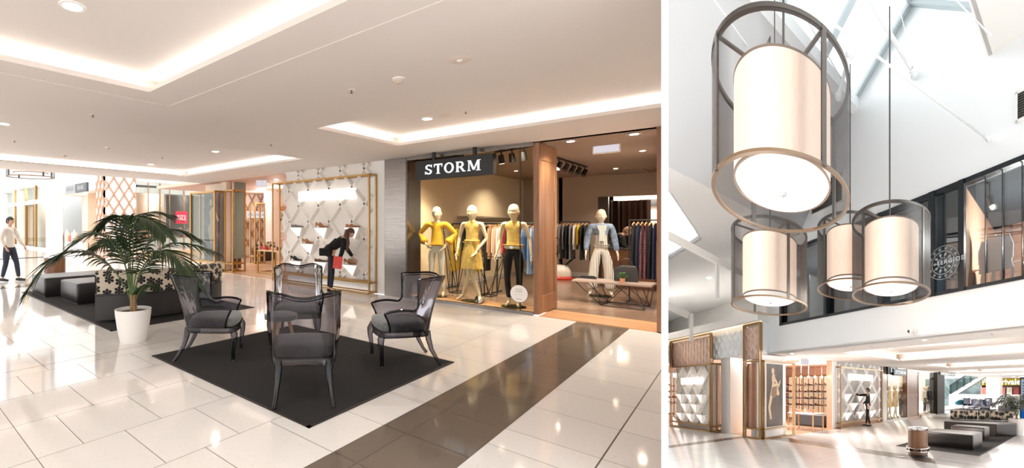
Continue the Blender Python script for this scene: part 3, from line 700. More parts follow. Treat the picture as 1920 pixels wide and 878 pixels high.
# ================================================================== things: furniture
def wing_chair(label, loc, rz, group=None, sp='A', m=None, mD=None, mR=None, cush=None, sc=1.0):
    """transparent wing armchair: shell of back, wings and arms, rim, apron, four curved legs, velvet cushion; faces +y"""
    m = m or smoke; mD = mD or smokeD; mR = mR or smokeR
    t = thing('wing_chair', label, 'chair', loc, rz, group, sp, sc, Matrix.Diagonal((.96, 1, .945, 1)))
    SH = .40
    # plan of the shell by parameter s in -1..1 (left arm front .. back centre .. right arm front)
    def plan(s):
        a = abs(s); sg_ = 1 if s > 0 else -1
        if a < .30:
            q = a/.30; x = .20*q; y = -.27+.02*q*q
        elif a < .46:
            q = (a-.30)/.16; th = q*PI/2; x = .20+.085*math.sin(th); y = -.25+.085*(1-math.cos(th))
        else:
            q = (a-.46)/.54; x = .285+.03*math.sin(q*PI*.7)+.01*q; y = -.165+.44*q
        return sg_*x, y
    def top(s):
        a = abs(s)
        if a < .34: return 1.0 - .018*math.cos(a/.34*PI) + .0
        if a < .50: return 1.018-.02*((a-.34)/.16)
        if a < .61: 
            q = (a-.50)/.11; return .998-.355*(1-(1-q)**2.2)
        if a < .93: return .643+.015*math.sin((a-.61)/.32*PI)
        return .64-.02*((a-.93)/.07)
    def pt(s, k):
        x, y = plan(s); tz = top(s); z = SH+(tz-SH)*k; h = max(0, z-SH)
        a = abs(s); w = max(0.0, 1-max(0, a-.2)/.5)
        lean = .20*(h/.6)**1.35*w
        y2 = y-lean
        # wings curl out at the top, waist at arm height
        if a > .26:
            cu = max(0, (z-.70)/.30); q = min(1, (a-.26)/.2); x += (1 if s > 0 else -1)*(.018*cu*q); y2 += .13*min(1, cu)*max(0, min(1, (a-.34)/.18))
        # arm front sweeps back towards the seat
        if a > .8:
            q = (a-.8)/.2; y2 -= .07*q*math.sin(min(1, (1-k))*PI*.5)
        if s != 0 and a > .46: x += (1 if s > 0 else -1)*.03*k
        return (x, y2, z)
    ns, nk = 56, 12
    P = [[pt(-1+2*i/ns, k/nk) for i in range(ns+1)] for k in range(nk+1)]
    mb = MB(); th = .011
    # two-sided shell with real thickness
    O = [[None]*(ns+1) for _ in range(nk+1)]
    for k in range(nk+1):
        for i in range(ns+1):
            p = Vector(P[k][i]); a = Vector(P[k][min(i+1, ns)])-Vector(P[k][max(i-1, 0)]); b = Vector(P[min(k+1, nk)][i])-Vector(P[max(k-1, 0)][i])
            n = a.cross(b); n = n.normalized() if n.length > 1e-9 else Vector((0, 1, 0)); O[k][i] = p+n*th
    mb.grid(P); mb.grid(O)
    t.part('back_shell', mb, m, ang=60)
    rim = MB(); rim.tube([pt(-1+2*i/ns, 1.0) for i in range(ns+1)], .0115, 8); 
    for e in (-1, 1): rim.tube([pt(e, k/nk) for k in range(nk+1)], .011, 8)
    t.part('rim', rim, mR)
    # inner moulding line a little below the rim
    r2 = MB(); r2.tube([pt(-.97+1.94*i/ns, .955) for i in range(ns+1)], .0055, 6); t.part('moulding', r2, mR)
    # seat frame (apron)
    ap = MB(); pts = []
    for i in range(41):
        s = -1+2*i/40; x, y = plan(s); pts.append((x, y))
    fr_ = [(.27, .30), (.15, .325), (0, .335), (-.15, .325), (-.27, .30)]
    loop = pts+fr_; rr = []
    for z, g in ((.335, .985), (.34, 1.0), (.395, 1.01), (.40, 1.0)):
        rr.append([(x*g, y*g, z) for x, y in loop])
    ap.rings(rr); t.part('seat_frame', ap, mD)
    for x, y, front in ((-.265, .27, 1), (.265, .27, 1), (-.225, -.235, 0), (.225, -.235, 0)):
        lg = MB(); sx = 1 if x > 0 else -1
        if front: pth = [(x, y, .39), (x+sx*.018, y+.028, .32), (x+sx*.02, y+.03, .24), (x+sx*.008, y+.015, .12), (x, y+.012, 0)]; rad = [.036, .04, .031, .022, .019]
        else: pth = [(x, y, .39), (x, y-.01, .30), (x+sx*.01, y-.04, .18), (x+sx*.025, y-.10, .06), (x+sx*.035, y-.145, 0)]; rad = [.032, .033, .025, .02, .019]
        lg.tube(pth, rad, 10); t.part('leg', lg, mD)
    # cushion
    cs = MB(); rr = []; inner = [(x*.93, y*.93) for x, y in loop]
    for z, g in ((.405, .90), (.41, .97), (.43, 1.0), (.465, 1.0), (.49, .95), (.503, .82), (.508, .5), (.509, .1)):
        rr.append([(x*g, y*g+.012, z) for x, y in inner])
    cs.rings(rr); t.part('seat_cushion', cs, cush or velvet, ang=80)
    return t
rugN = MB()
ca, cb, cc_ = az(581.7, 802.7), az(851.6, 680.2), az(282.3, 668.9)
rx0, rx1, ry0, ry1 = (cc_.x), (ca.x+cb.x)/2, (ca.y+cc_.y)/2, cb.y
rg = thing('floor_mat', 'square black entrance mat under the four transparent armchairs', 'mat', (0, 0, 0))
mb = MB(); mb.box((rx0+.03, ry0+.03, 0), (rx1-.03, ry1-.03, .012)); rg.part('mat_pile', mb, carpet)
mb = MB(); w_ = .03
for a, b in (((rx0, ry0), (rx1, ry0+w_)), ((rx0, ry1-w_), (rx1, ry1)), ((rx0, ry0), (rx0+w_, ry1)), ((rx1-w_, ry0), (rx1, ry1))): mb.box((a[0], a[1], 0), (b[0], b[1], .009))
rg.part('rubber_edge', mb, mat('rubber edge', (44, 38, 36), .6))
def camxy(X, Y): q = RGT*X+FWD*Y; return (q.x, q.y, .012)
def face(dx, dy):           # rotation that turns +y into the given camera-space heading
    q = RGT*dx+FWD*dy; return math.atan2(-q.x, q.y)
wing_chair('transparent smoky wing armchair at left, side on, below the palm', camxy(-1.385, 5.27), face(1, .03))
wing_chair('transparent smoky wing armchair nearest the camera, seen from behind', camxy(-.245, 4.10), face(-.06, 1))
wing_chair('transparent smoky wing armchair at right, facing left towards the others', camxy(.80, 5.08), face(-1, -.12))
wing_chair('transparent smoky wing armchair at the back, facing the camera', camxy(-.44, 6.05), face(.04, -1))
def stool(label, loc, rz=0):
    t = thing('stool', label, 'stool', loc, rz)
    mb = MB(); mb.lathe([(.001, .385), (.17, .385), (.198, .395), (.203, .42), (.195, .445), (.16, .458), (.001, .462)], 28); t.part('seat_pad', mb, velvet)
    wl = wood('pale ash', (196, 158, 118), (220, 184, 146), .5, 2, 20)
    for k in range(3):
        a = .5+k*2*PI/3; lg = MB(); lg.tube([(.09*math.cos(a), .09*math.sin(a), .386), (.19*math.cos(a), .19*math.sin(a), 0)], [.024, .018], 10); t.part('leg', lg, wl)
    return t
stool('round grey velvet stool with pale wooden legs among the armchairs', camxy(-.60, 5.42), face(-1, -.3))

# potted palm
def palm(label, loc, rz, fronds, sp='A', sc=1.0, pot=True, group=None, pr=.225, ph=.43, nl=34):
    t = thing('potted_palm', label, 'plant', loc, rz, group, sp, sc)
    if pot:
        mb = MB(); mb.lathe([(.001, 0), (pr*.68, 0), (pr*.72, .01), (pr*.86, ph*.4), (pr*.98, ph*.85), (pr, ph), (pr*.93, ph), (pr*.90, ph*.88), (.001, ph*.88)], 40); t.part('pot', mb, mat('white glazed pot', (238, 234, 230), .3))
        mb = MB(); mb.lathe([(pr*.9, ph*.9), (pr*.5, ph*.93), (.001, ph*.92)], 24); t.part('soil', mb, mat('bark soil', (70, 50, 38), .95, var=.4, vscale=60, bump=.8, bscale=90))
    b0 = ph*.9 if pot else 0
    mb = MB()
    for k in range(5):
        a = k*2*PI/5; mb.tube([(.03*math.cos(a), .03*math.sin(a), b0), (.02*math.cos(a), .02*math.sin(a), b0+.14), (.035*math.cos(a), .035*math.sin(a), b0+.24)], [.02, .022, .01], 7)
    t.part('stem', mb, mat('fibrous palm stem', (150, 120, 84), .8, var=.3, vscale=20))
    green = mat('palm leaf', (44, 62, 34), .45, var=.35, vscale=3); stalk = mat('palm stalk', (84, 104, 56), .5)
    rnd = random.Random(11)
    for (pts, L) in fronds:
        # smooth rachis through given points
        P = [Vector((0, 0, b0))]+[Vector(q) for q in pts]; C = []
        for i in range(len(P)-1):
            p0 = P[max(i-1, 0)]; p1 = P[i]; p2 = P[i+1]; p3 = P[min(i+2, len(P)-1)]
            for k in range(10):
                u = k/10; C.append(.5*((2*p1)+(-p0+p2)*u+(2*p0-5*p1+4*p2-p3)*u*u+(-p0+3*p1-3*p2+p3)*u**3))
        C.append(P[-1]); n = len(C); st = MB(); st.tube(C, [.011*(1-i/n*.8) for i in range(n)], 6)
        fr_ = t.part('frond', st, stalk)
        lv = MB(); start = int(n*.36)
        tot = nl
        for j in range(tot):
            f = start+(n-1-start)*j/(tot-1); i = min(int(f), n-2); c = C[i].lerp(C[i+1], f-i); d = (C[i+1]-C[i]).normalized()
            side = d.cross(Vector((0, 0, 1))); side = side.normalized() if side.length > .05 else Vector((1, 0, 0))
            q = j/(tot-1); ll = 1.12*L*(.55+.6*math.sin(PI*min(1, q*.85+.15)))*(1 if q < .95 else .8)
            for sgn in (-1, 1):
                out = (side*sgn*(.95-.45*q)+d*(.45+.75*q)+Vector((0, 0, .12))).normalized()
                a = c+d*.004*sgn; K = 5; wmax = .013+.004*rnd.random(); rows = []
                nrm = out.cross(d).normalized() if out.cross(d).length > .05 else Vector((0, 0, 1)); wd__ = nrm.cross(out).normalized()
                droop = .32+.25*rnd.random()
                for k in range(K+1):
                    u = k/K; pp = a+out*ll*u+Vector((0, 0, -ll*droop*u*u)); ww = wmax*math.sin(PI*(.12+.86*u))
                    rows.append([pp-wd__*ww, pp+nrm*ww*.5, pp+wd__*ww])
                lv.grid(rows)
        t.part('leaflets', lv, green, parent=fr_)
    return t
# fronds laid out in the plane facing the camera, then turned a little each
def fpts(lst, dep):          # lst of (right, up) metres with depth offsets
    return [tuple((RGT*x+FWD*(dep*x if not isinstance(dep, (list, tuple)) else dep[i])+UP*z)) for i, (x, z) in enumerate(lst)]
pp = az(250, 640); PD = 5.95
def pxp(u, v): return ((u-252)/CF*PD, EYE+(CV-v)/CF*PD)
FR = []
for path, dep, L in (
    ([(246, 540), (238, 470), (225, 420), (262, 398), (300, 402)], [0, .05, .15, .3, .4], .30),
    ([(250, 530), (252, 460), (262, 412), (300, 415), (330, 436)], [0, .0, -.1, -.25, -.4], .30),
    ([(248, 530), (244, 455), (236, 412), (205, 408), (180, 428)], [0, .0, .1, .1, .1], .26),
    ([(240, 545), (216, 498), (176, 470), (132, 480), (96, 530)], [0, -.1, -.2, -.3, -.4], .36),
    ([(244, 540), (228, 486), (200, 452), (170, 455), (130, 470)], [0, .1, .3, .5, .6], .30),
    ([(256, 545), (275, 505), (310, 470), (352, 474), (386, 512)], [0, -.15, -.3, -.45, -.55], .38),
    ([(255, 540), (270, 500), (300, 462), (340, 462), (378, 478)], [0, .1, .3, .5, .7], .30),
    ([(253, 535), (262, 480), (284, 440), (318, 432), (350, 448)], [0, .1, .2, .3, .45], .28),
    ([(258, 560), (272, 540), (292, 528), (312, 532)], [0, -.1, -.2, -.25], .12),
    ([(247, 540), (240, 480), (222, 440), (196, 444), (168, 470)], [0, -.15, -.35, -.5, -.6], .28)):
    FR.append((fpts([pxp(u, v) for u, v in path], dep), L))
palm('tall palm in a round white pot in front of the floral bench', (pp.x, pp.y, 0), 0, FR)

# seating group on the second mat
mL, mB_ = az(35, 549), az(213, 621)
g0x, g1x, g0y, g1y = mL.x, mB_.x, 2.46, 5.0
rg = thing('floor_mat', 'long black mat under the dark ottomans and floral bench at left', 'mat', (0, 0, 0))
mb = MB(); mb.box((g0x+.03, g0y+.03, 0), (g1x-.03, g1y-.03, .012)); rg.part('mat_pile', mb, carpet)
mb = MB()
for a, b in (((g0x, g0y), (g1x, g0y+w_)), ((g0x, g1y-w_), (g1x, g1y)), ((g0x, g0y), (g0x+w_, g1y)), ((g1x-w_, g0y), (g1x, g1y))): mb.box((a[0], a[1], 0), (b[0], b[1], .009))
rg.part('rubber_edge', mb, mat('rubber edge', (44, 38, 36), .6))
def ottoman(label, x0, x1, y0, y1, z0=.012, h=.40, sp='A', loc=None, rz=0):
    loc = loc or ((x0+x1)/2, (y0+y1)/2, z0); t = thing('ottoman', label, 'ottoman', loc, rz, None, sp)
    a, b = (x1-x0)/2, (y1-y0)/2
    mb = MB(); mb.box((-a+.02, -b+.02, 0), (a-.02, b-.02, .03)); t.part('plinth', mb, blackM)
    mb = MB(); rr = []
    for z, g in ((.03, 0), (.05, .012), (h-.04, .012), (h-.012, 0), (h, -.03), (h+.004, -.2)):
        A = a+g-.012; B = b+g-.012; pts = []
        for cx, cy, a0 in ((A-.04, B-.04, 0), (-A+.04, B-.04, PI/2), (-A+.04, -B+.04, PI), (A-.04, -B+.04, 1.5*PI)):
            for k in range(5): th = a0+k*PI/8; pts.append((cx+.04*math.cos(th), cy+.04*math.sin(th), z))
        rr.append(pts)
    mb.rings(rr); t.part('upholstery', mb, leather, ang=50)
    mb = MB(); mb.tube([rr[3][i] for i in range(20)]+[rr[3][0]], .006, 6); t.part('piping', mb, leather)
    return t
ottoman('long black leather ottoman at left on the far mat, behind the palm fronds', -11.8, -10.75, 2.6, 4.5)
ottoman('shorter black leather ottoman nearer the floral bench', -10.35, -9.3, 2.78, 4.4)
def arc_bench(label, loc, rz, R0, R1, a0, a1, h=.43, hb=.80, sp='A', nm='curved_bench'):
    """curved bench: black leather base, rolled floral backrest on the outer rim"""
    t = thing(nm, label, 'bench', loc, rz, None, sp); n = 30
    def sect(prof, mbx, uv=False):
        rr = []
        for i in range(n+1):
            a = a0+(a1-a0)*i/n; rr.append([(r*math.cos(a), r*math.sin(a), z) for r, z in prof])
        k0 = len(mbx.v); mbx.rings(rr)
        if uv:
            L = 0; acc = [0]
            for j in range(1, len(prof)): acc.append(acc[-1]+math.hypot(prof[j][0]-prof[j-1][0], prof[j][1]-prof[j-1][1]))
            for i in range(n+1):
                for j in range(len(prof)): mbx.uv[k0+i*len(prof)+j] = ((a0+(a1-a0)*i/n)*R1, acc[j])
    mb = MB(); sect([(R0, .03), (R0, h-.02), (R0+.03, h), (R1-.03, h), (R1, h-.02), (R1, .03)], mb); t.part('base', mb, leather, ang=50)
    mb = MB(); sect([(R1-.02, h), (R1, h+.02), (R1+.015, hb-.08), (R1-.02, hb-.01), (R1-.10, hb), (R1-.17, hb-.03), (R1-.2, hb-.1), (R1-.22, h), (R1-.1, h-.002)], mb, True); t.part('backrest', mb, flower, ang=60)
    mb = MB(); sect([(R1-.02, h-.012), (R1+.012, h-.012), (R1+.012, h+.006), (R1-.02, h+.006)], mb); t.part('piping', mb, leather)
    return t
arc_bench('curved black bench with floral backrest turned to the camera, left of the chairs', (-9.05, 3.62, .012), 0, 1.0, 1.95, -.62, .62)
def litter_bin(label, loc, rz=0, sp='A', sc=1.0):
    t = thing('litter_bin', label, 'bin', loc, rz, None, sp, sc)
    mb = MB(); mb.lathe([(.001, 0), (.235, 0), (.235, .05), (.001, .05)], 32); t.part('base', mb, blackM)
    mb = MB(); mb.lathe([(.235, .05), (.245, .06), (.245, .64), (.235, .645)], 40); t.part('drum', mb, wood('walnut veneer', (100, 66, 44), (142, 98, 66), .35, 2, 9, planks=.0))
    mb = MB(); mb.lathe([(.245, .645), (.255, .655), (.255, .69), (.24, .70), (.19, .695), (.17, .66), (.001, .66)], 40); t.part('lid_ring', mb, chrome)
    mb = MB(); mb.lathe([(.17, .662), (.001, .664)], 24); t.part('opening', mb, blackM)
    for z in (.13, .21):
        mb = MB(); mb.tube([(.285*math.cos(a*PI/16), .285*math.sin(a*PI/16), z) for a in range(33)], .013, 8, cap=False); t.part('guard_rail', mb, chrome)
    for k in range(6):
        a = k*PI/3; mb = MB(); mb.bar((.24*math.cos(a), .24*math.sin(a), .17), (.29*math.cos(a), .29*math.sin(a), .17), .02, .10); t.part('rail_bracket', mb, chrome)
    return t
q = ad(103, 500, 12.0); litter_bin('round walnut litter bin behind the long ottoman at left', (q.x, q.y, 0), .3)
b2 = ax(452, 487, -15.2)
arc_bench('dark bench with floral backrest seen through the shoe shop', (-16.1, 11.7, 0), 0.5, .7, 1.3, -1.0, 1.3)

# ================================================================== figures
def skin_mesh(nodes, edges, root, sub=2):
    """nodes {name:(pos,(rx,ry))}; returns an MB of one continuous skinned surface"""
    names = list(nodes); me = bpy.data.meshes.new('s')
    me.from_pydata([nodes[n][0] for n in names], [(names.index(a), names.index(b)) for a, b in edges], [])
    o = bpy.data.objects.new('s', me); COL.objects.link(o)
    m = o.modifiers.new('s', 'SKIN'); m.use_smooth_shade = True; m.branch_smoothing = .6
    for i, n in enumerate(names):
        r = nodes[n][1]; r = r if isinstance(r, (tuple, list)) else (r, r)
        me.skin_vertices[0].data[i].radius = r
        me.skin_vertices[0].data[i].use_root = (n == root)
    s = o.modifiers.new('u', 'SUBSURF'); s.levels = sub; s.render_levels = sub
    dg = bpy.context.evaluated_depsgraph_get(); dg.update()
    e = bpy.data.meshes.new_from_object(o.evaluated_get(dg))
    mb = MB(); mb.add([tuple(v.co) for v in e.vertices], [tuple(p.vertices) for p in e.polygons])
    bpy.data.objects.remove(o); bpy.data.meshes.remove(me); bpy.data.meshes.remove(e)
    return mb
def V(*a): return Vector(a)
def pose(**k):
    """joint positions of a standing figure 1.75 m tall, facing -y, left hand at +x; overrides by keyword"""
    J = dict(pelvis=(0, 0, .95), waist=(0, .0, 1.10), chest=(0, .01, 1.30), neck=(0, .02, 1.49), head=(0, 0, 1.62),
             shL=(.175, .01, 1.42), elL=(.225, .03, 1.14), wrL=(.235, -.03, .89),
             shR=(-.175, .01, 1.42), elR=(-.225, .03, 1.14), wrR=(-.235, -.03, .89),
             hiL=(.09, 0, .90), knL=(.10, -.02, .50), anL=(.11, .02, .09), toL=(.125, -.13, .03),
             hiR=(-.09, 0, .90), knR=(-.10, -.02, .50), anR=(-.11, .02, .09), toR=(-.125, -.13, .03))
    J.update(k); return {a: Vector(b) for a, b in J.items()}
def mid(a, b, t=.5): return a.lerp(b, t)
def hand_nodes(N, E, J, S_, curl=.5):
    """palm, four fingers of unequal length and a thumb leaving the side of the palm"""
    w = J['wr'+S_]; e = J['el'+S_]; d = (w-e).normalized(); sx = 1 if S_ == 'L' else -1
    side = d.cross(Vector((0, 0, 1)) if abs(d.z) < .9 else Vector((1, 0, 0))).normalized()
    fwd = side if side.y < 0 else -side
    if abs(d.z) < .9: fwd = Vector((0, 0, 1)).cross(d).normalized()
    if S_+'_fwd' in J: fwd = J[S_+'_fwd'].normalized()
    nrm = d.cross(fwd).normalized()
    if nrm.dot(Vector((-sx, 0, 0))) < 0: nrm = -nrm
    pm = w+d*.05; N['pm'+S_] = (pm, (.022, .015)); E.append(('wr'+S_, 'pm'+S_))
    kn = w+d*.085
    N['kn'+S_] = (kn, (.026, .013)); E.append(('pm'+S_, 'kn'+S_))
    for i, (o_, L) in enumerate(((-.027, .062), (-.009, .078), (.009, .082), (.027, .072))):
        b = kn+fwd*o_; N['f%d%s' % (i, S_)] = (b+d*.012, .0088); m_ = b+d*(.012+L*.5)+nrm*L*.12*curl; N['g%d%s' % (i, S_)] = (m_, .0078)
        t_ = m_+(d*(1-curl*.6)+nrm*curl).normalized()*L*.5; N['h%d%s' % (i, S_)] = (t_, .0065)
        E += [('kn'+S_, 'f%d%s' % (i, S_)), ('f%d%s' % (i, S_), 'g%d%s' % (i, S_)), ('g%d%s' % (i, S_), 'h%d%s' % (i, S_))]
    b = pm+fwd*.032; N['t0'+S_] = (b, .011); N['t1'+S_] = (b+(d+fwd*.7).normalized()*.035, .0095); N['t2'+S_] = (b+(d+fwd*.45).normalized()*.062, .0078)
    E += [('pm'+S_, 't0'+S_), ('t0'+S_, 't1'+S_), ('t1'+S_, 't2'+S_)]
def head_mb(c, up=(0, 0, 1), fwd=(0, -1, 0), s=1.0, features=True):
    up = Vector(up).normalized(); fwd = Vector(fwd); fwd = (fwd-up*fwd.dot(up)).normalized(); rt = fwd.cross(up).normalized()
    mb = MB(); n = 20; m = 18; rr = []
    for i in range(m+1):
        t = i/m; z = -.118+.236*t      # chin .. crown
        a = math.asin(max(-1, min(1, (z/.118)))); q = max(math.cos(a), .03)
        w = .074*q**.75; dpt = .096*q**.8
        if z < -.02: k = (-.02-z)/.098; w *= 1-.28*k; dpt *= 1-.22*k
        ring = []
        for j in range(n):
            th = 2*PI*j/n; x = math.cos(th); y = math.sin(th); ff = w*x; gg = dpt*y
            off = 0
            if features and y > .3:
                xn = abs(x*w)
                if xn < .014 and -.045 < z < .02: off += .018*(1-abs((z+.025))/.045)*(1-xn/.014)      # nose
                if -.012 < z < .022 and .016 < xn < .046: off -= .007                                     # eye sockets
                if -.078 < z < -.055 and xn < .026: off += .005                                          # lips
                if z > .022 and z < .045: off += .003
                if z < -.095 and xn < .03: off += .006                                                    # chin
            cz = -.012 if z < -.03 else 0.0
            ring.append(Vector(c)+rt*ff*s+fwd*(gg+off-(.012 if z < -.06 and y < 0 else 0))*s+up*(z)*s)
        rr.append(ring)
    mb.rings(rr)
    if features:
        for e in (-1, 1): mb.ball(tuple(Vector(c)+rt*e*.076*s-fwd*.005*s-up*.008*s), (.010*s, .016*s, .028*s), 8, 6)
    return mb
def body(J, slim=1.0, up=(0, 0, 1), fwd=(0, -1, 0), bust=True, curl=.5, hs=1.0, feat=True, hands=True):
    f = slim
    N = {'pelvis': (J['pelvis'], (.145*f, .10*f)), 'waist': (J['waist'], (.108*f, .08*f)), 'chest': (J['chest'], (.135*f, .098*f)),
         'upch': (mid(J['chest'], J['neck'], .55), (.105*f, .075*f)), 'neck': (J['neck'], .05), 'skull': (mid(J['neck'], J['head'], .55), .047)}
    E = [('pelvis', 'waist'), ('waist', 'chest'), ('chest', 'upch'), ('upch', 'neck'), ('neck', 'skull')]
    for s_ in 'LR':
        N['sh'+s_] = (J['sh'+s_], .052*f); N['ua'+s_] = (mid(J['sh'+s_], J['el'+s_], .45), .042*f); N['el'+s_] = (J['el'+s_], .034*f)
        N['fa'+s_] = (mid(J['el'+s_], J['wr'+s_], .35), .034*f); N['wr'+s_] = (J['wr'+s_], .023)
        E += [('upch', 'sh'+s_), ('sh'+s_, 'ua'+s_), ('ua'+s_, 'el'+s_), ('el'+s_, 'fa'+s_), ('fa'+s_, 'wr'+s_)]
        N['hi'+s_] = (J['hi'+s_], .092*f); N['th'+s_] = (mid(J['hi'+s_], J['kn'+s_], .45), .074*f); N['kn_'+s_] = (J['kn'+s_], .050*f)
        N['ca'+s_] = (mid(J['kn'+s_], J['an'+s_], .33), .050*f); N['an'+s_] = (J['an'+s_], .031)
        tb = mid(J['an'+s_], J['to'+s_], .6); N['ft'+s_] = (tb-Vector((0, 0, .012)), (.034, .026)); N['to'+s_] = (J['to'+s_], (.030, .018))
        E += [('pelvis', 'hi'+s_), ('hi'+s_, 'th'+s_), ('th'+s_, 'kn_'+s_), ('kn_'+s_, 'ca'+s_), ('ca'+s_, 'an'+s_), ('an'+s_, 'ft'+s_), ('ft'+s_, 'to'+s_)]
        if hands: hand_nodes(N, E, J, s_, curl)
    mb = skin_mesh(N, E, 'pelvis', 2)
    mb.merge(head_mb(J['head'], up, fwd, hs, feat))
    return mb
def top_mb(J, r=1.0, sleeve='long', flare=0.0, low=.1, grow=.018, n=28, hem=None, neckz=.0):
    """shirt, jacket or bodice: torso tube from hem to neck with sleeves, skinned as one"""
    g = grow
    hemp = J['pelvis'].lerp(J['waist'], low) if hem is None else hem
    N = {'hem': (hemp, (.14*r+g+flare, .10*r+g+flare*.6)), 'waist': (J['waist'], (.110*r+g, .083*r+g)), 'chest': (J['chest'], (.138*r+g, .102*r+g)),
         'upch': (mid(J['chest'], J['neck'], .5), (.112*r+g, .078*r+g)), 'neck': (J['neck'].lerp(J['chest'], .12), .052+g*.5)}
    E = [('hem', 'waist'), ('waist', 'chest'), ('chest', 'upch'), ('upch', 'neck')]
    for s_ in 'LR':
        if sleeve == 'none': 
            N['sh'+s_] = (mid(J['upch'] if 'upch' in J else mid(J['chest'], J['neck'], .5), J['sh'+s_], .8), .045*r+g); E.append(('upch', 'sh'+s_)); continue
        N['sh'+s_] = (J['sh'+s_], .055*r+g*.8); N['ua'+s_] = (mid(J['sh'+s_], J['el'+s_], .5), .044*r+g*.8)
        E += [('upch', 'sh'+s_), ('sh'+s_, 'ua'+s_)]
        if sleeve in ('long', 'bell'):
            N['el'+s_] = (J['el'+s_], .038*r+g*.8); E.append(('ua'+s_, 'el'+s_))
            N['fa'+s_] = (mid(J['el'+s_], J['wr'+s_], .5), (.036*r+g*.7) if sleeve == 'long' else .06); N['cu'+s_] = (mid(J['el'+s_], J['wr'+s_], .93), (.027+g*.6) if sleeve == 'long' else .125)
            E += [('el'+s_, 'fa'+s_), ('fa'+s_, 'cu'+s_)]
    return skin_mesh(N, E, 'waist', 2)
def trousers_mb(J, grow=.012, r=1.0, hemt=1.0, wide=0.0):
    g = grow; N = {'pelvis': (J['pelvis'], (.145*r+g, .10*r+g)), 'wb': (J['pelvis'].lerp(J['waist'], .55), (.122*r+g, .092*r+g))}; E = [('pelvis', 'wb')]
    for s_ in 'LR':
        N['hi'+s_] = (J['hi'+s_], .094*r+g); N['th'+s_] = (mid(J['hi'+s_], J['kn'+s_], .45), .077*r+g+wide*.4); N['kn'+s_] = (J['kn'+s_], .052*r+g+wide*.7)
        N['ca'+s_] = (mid(J['kn'+s_], J['an'+s_], .4), .05*r+g+wide); N['an'+s_] = (mid(J['kn'+s_], J['an'+s_], .95*hemt), .034+g+wide*1.2)
        E += [('pelvis', 'hi'+s_), ('hi'+s_, 'th'+s_), ('th'+s_, 'kn'+s_), ('kn'+s_, 'ca'+s_), ('ca'+s_, 'an'+s_)]
    return skin_mesh(N, E, 'pelvis', 2)
def skirt_mb(c0, r0, c1, r1, folds=14, amp=.012, n=64, m=10):
    mb = MB(); rr = []
    for i in range(m+1):
        t = i/m; c = Vector(c0).lerp(Vector(c1), t); q = t**.8
        ring = []
        for j in range(n):
            th = 2*PI*j/n; k = 1+0; rx = r0[0]+(r1[0]-r0[0])*q+amp*q*math.sin(folds*th); ry = r0[1]+(r1[1]-r0[1])*q+amp*q*math.sin(folds*th)
            ring.append((c.x+rx*math.cos(th), c.y+ry*math.sin(th), c.z))
        rr.append(ring)
    for i in range(m-1, -1, -1):      # inner face, gives the cloth thickness
        t = i/m; c = Vector(c0).lerp(Vector(c1), t); q = t**.8; ring = []
        for j in range(n):
            th = 2*PI*j/n; rx = r0[0]+(r1[0]-r0[0])*q+amp*q*math.sin(folds*th)-.006; ry = r0[1]+(r1[1]-r0[1])*q+amp*q*math.sin(folds*th)-.006
            ring.append((c.x+rx*math.cos(th), c.y+ry*math.sin(th), c.z))
        rr.append(ring)
    return mb.rings(rr, cap=False)
mann = mat('cream mannequin', (236, 222, 196), .38)
yellow = mat('yellow floral cloth', (224, 178, 66), .7, var=.2, vscale=22, rgb2=(244, 216, 140), bump=.25, bscale=30)
yellowP = mat('plain yellow cloth', (230, 178, 36), .65, bump=.25, bscale=26)
whiteJ = mat('white denim', (238, 236, 230), .7); blackJ = mat('black denim', (24, 23, 25), .75, bump=.15, bscale=50)
def base_plate(t, r=.2):
    mb = MB(); mb.lathe([(.001, 0), (r, 0), (r, .012), (.001, .016)], 32); t.part('base_plate', mb, pane('glass base', (200, 214, 206), .12, .05))
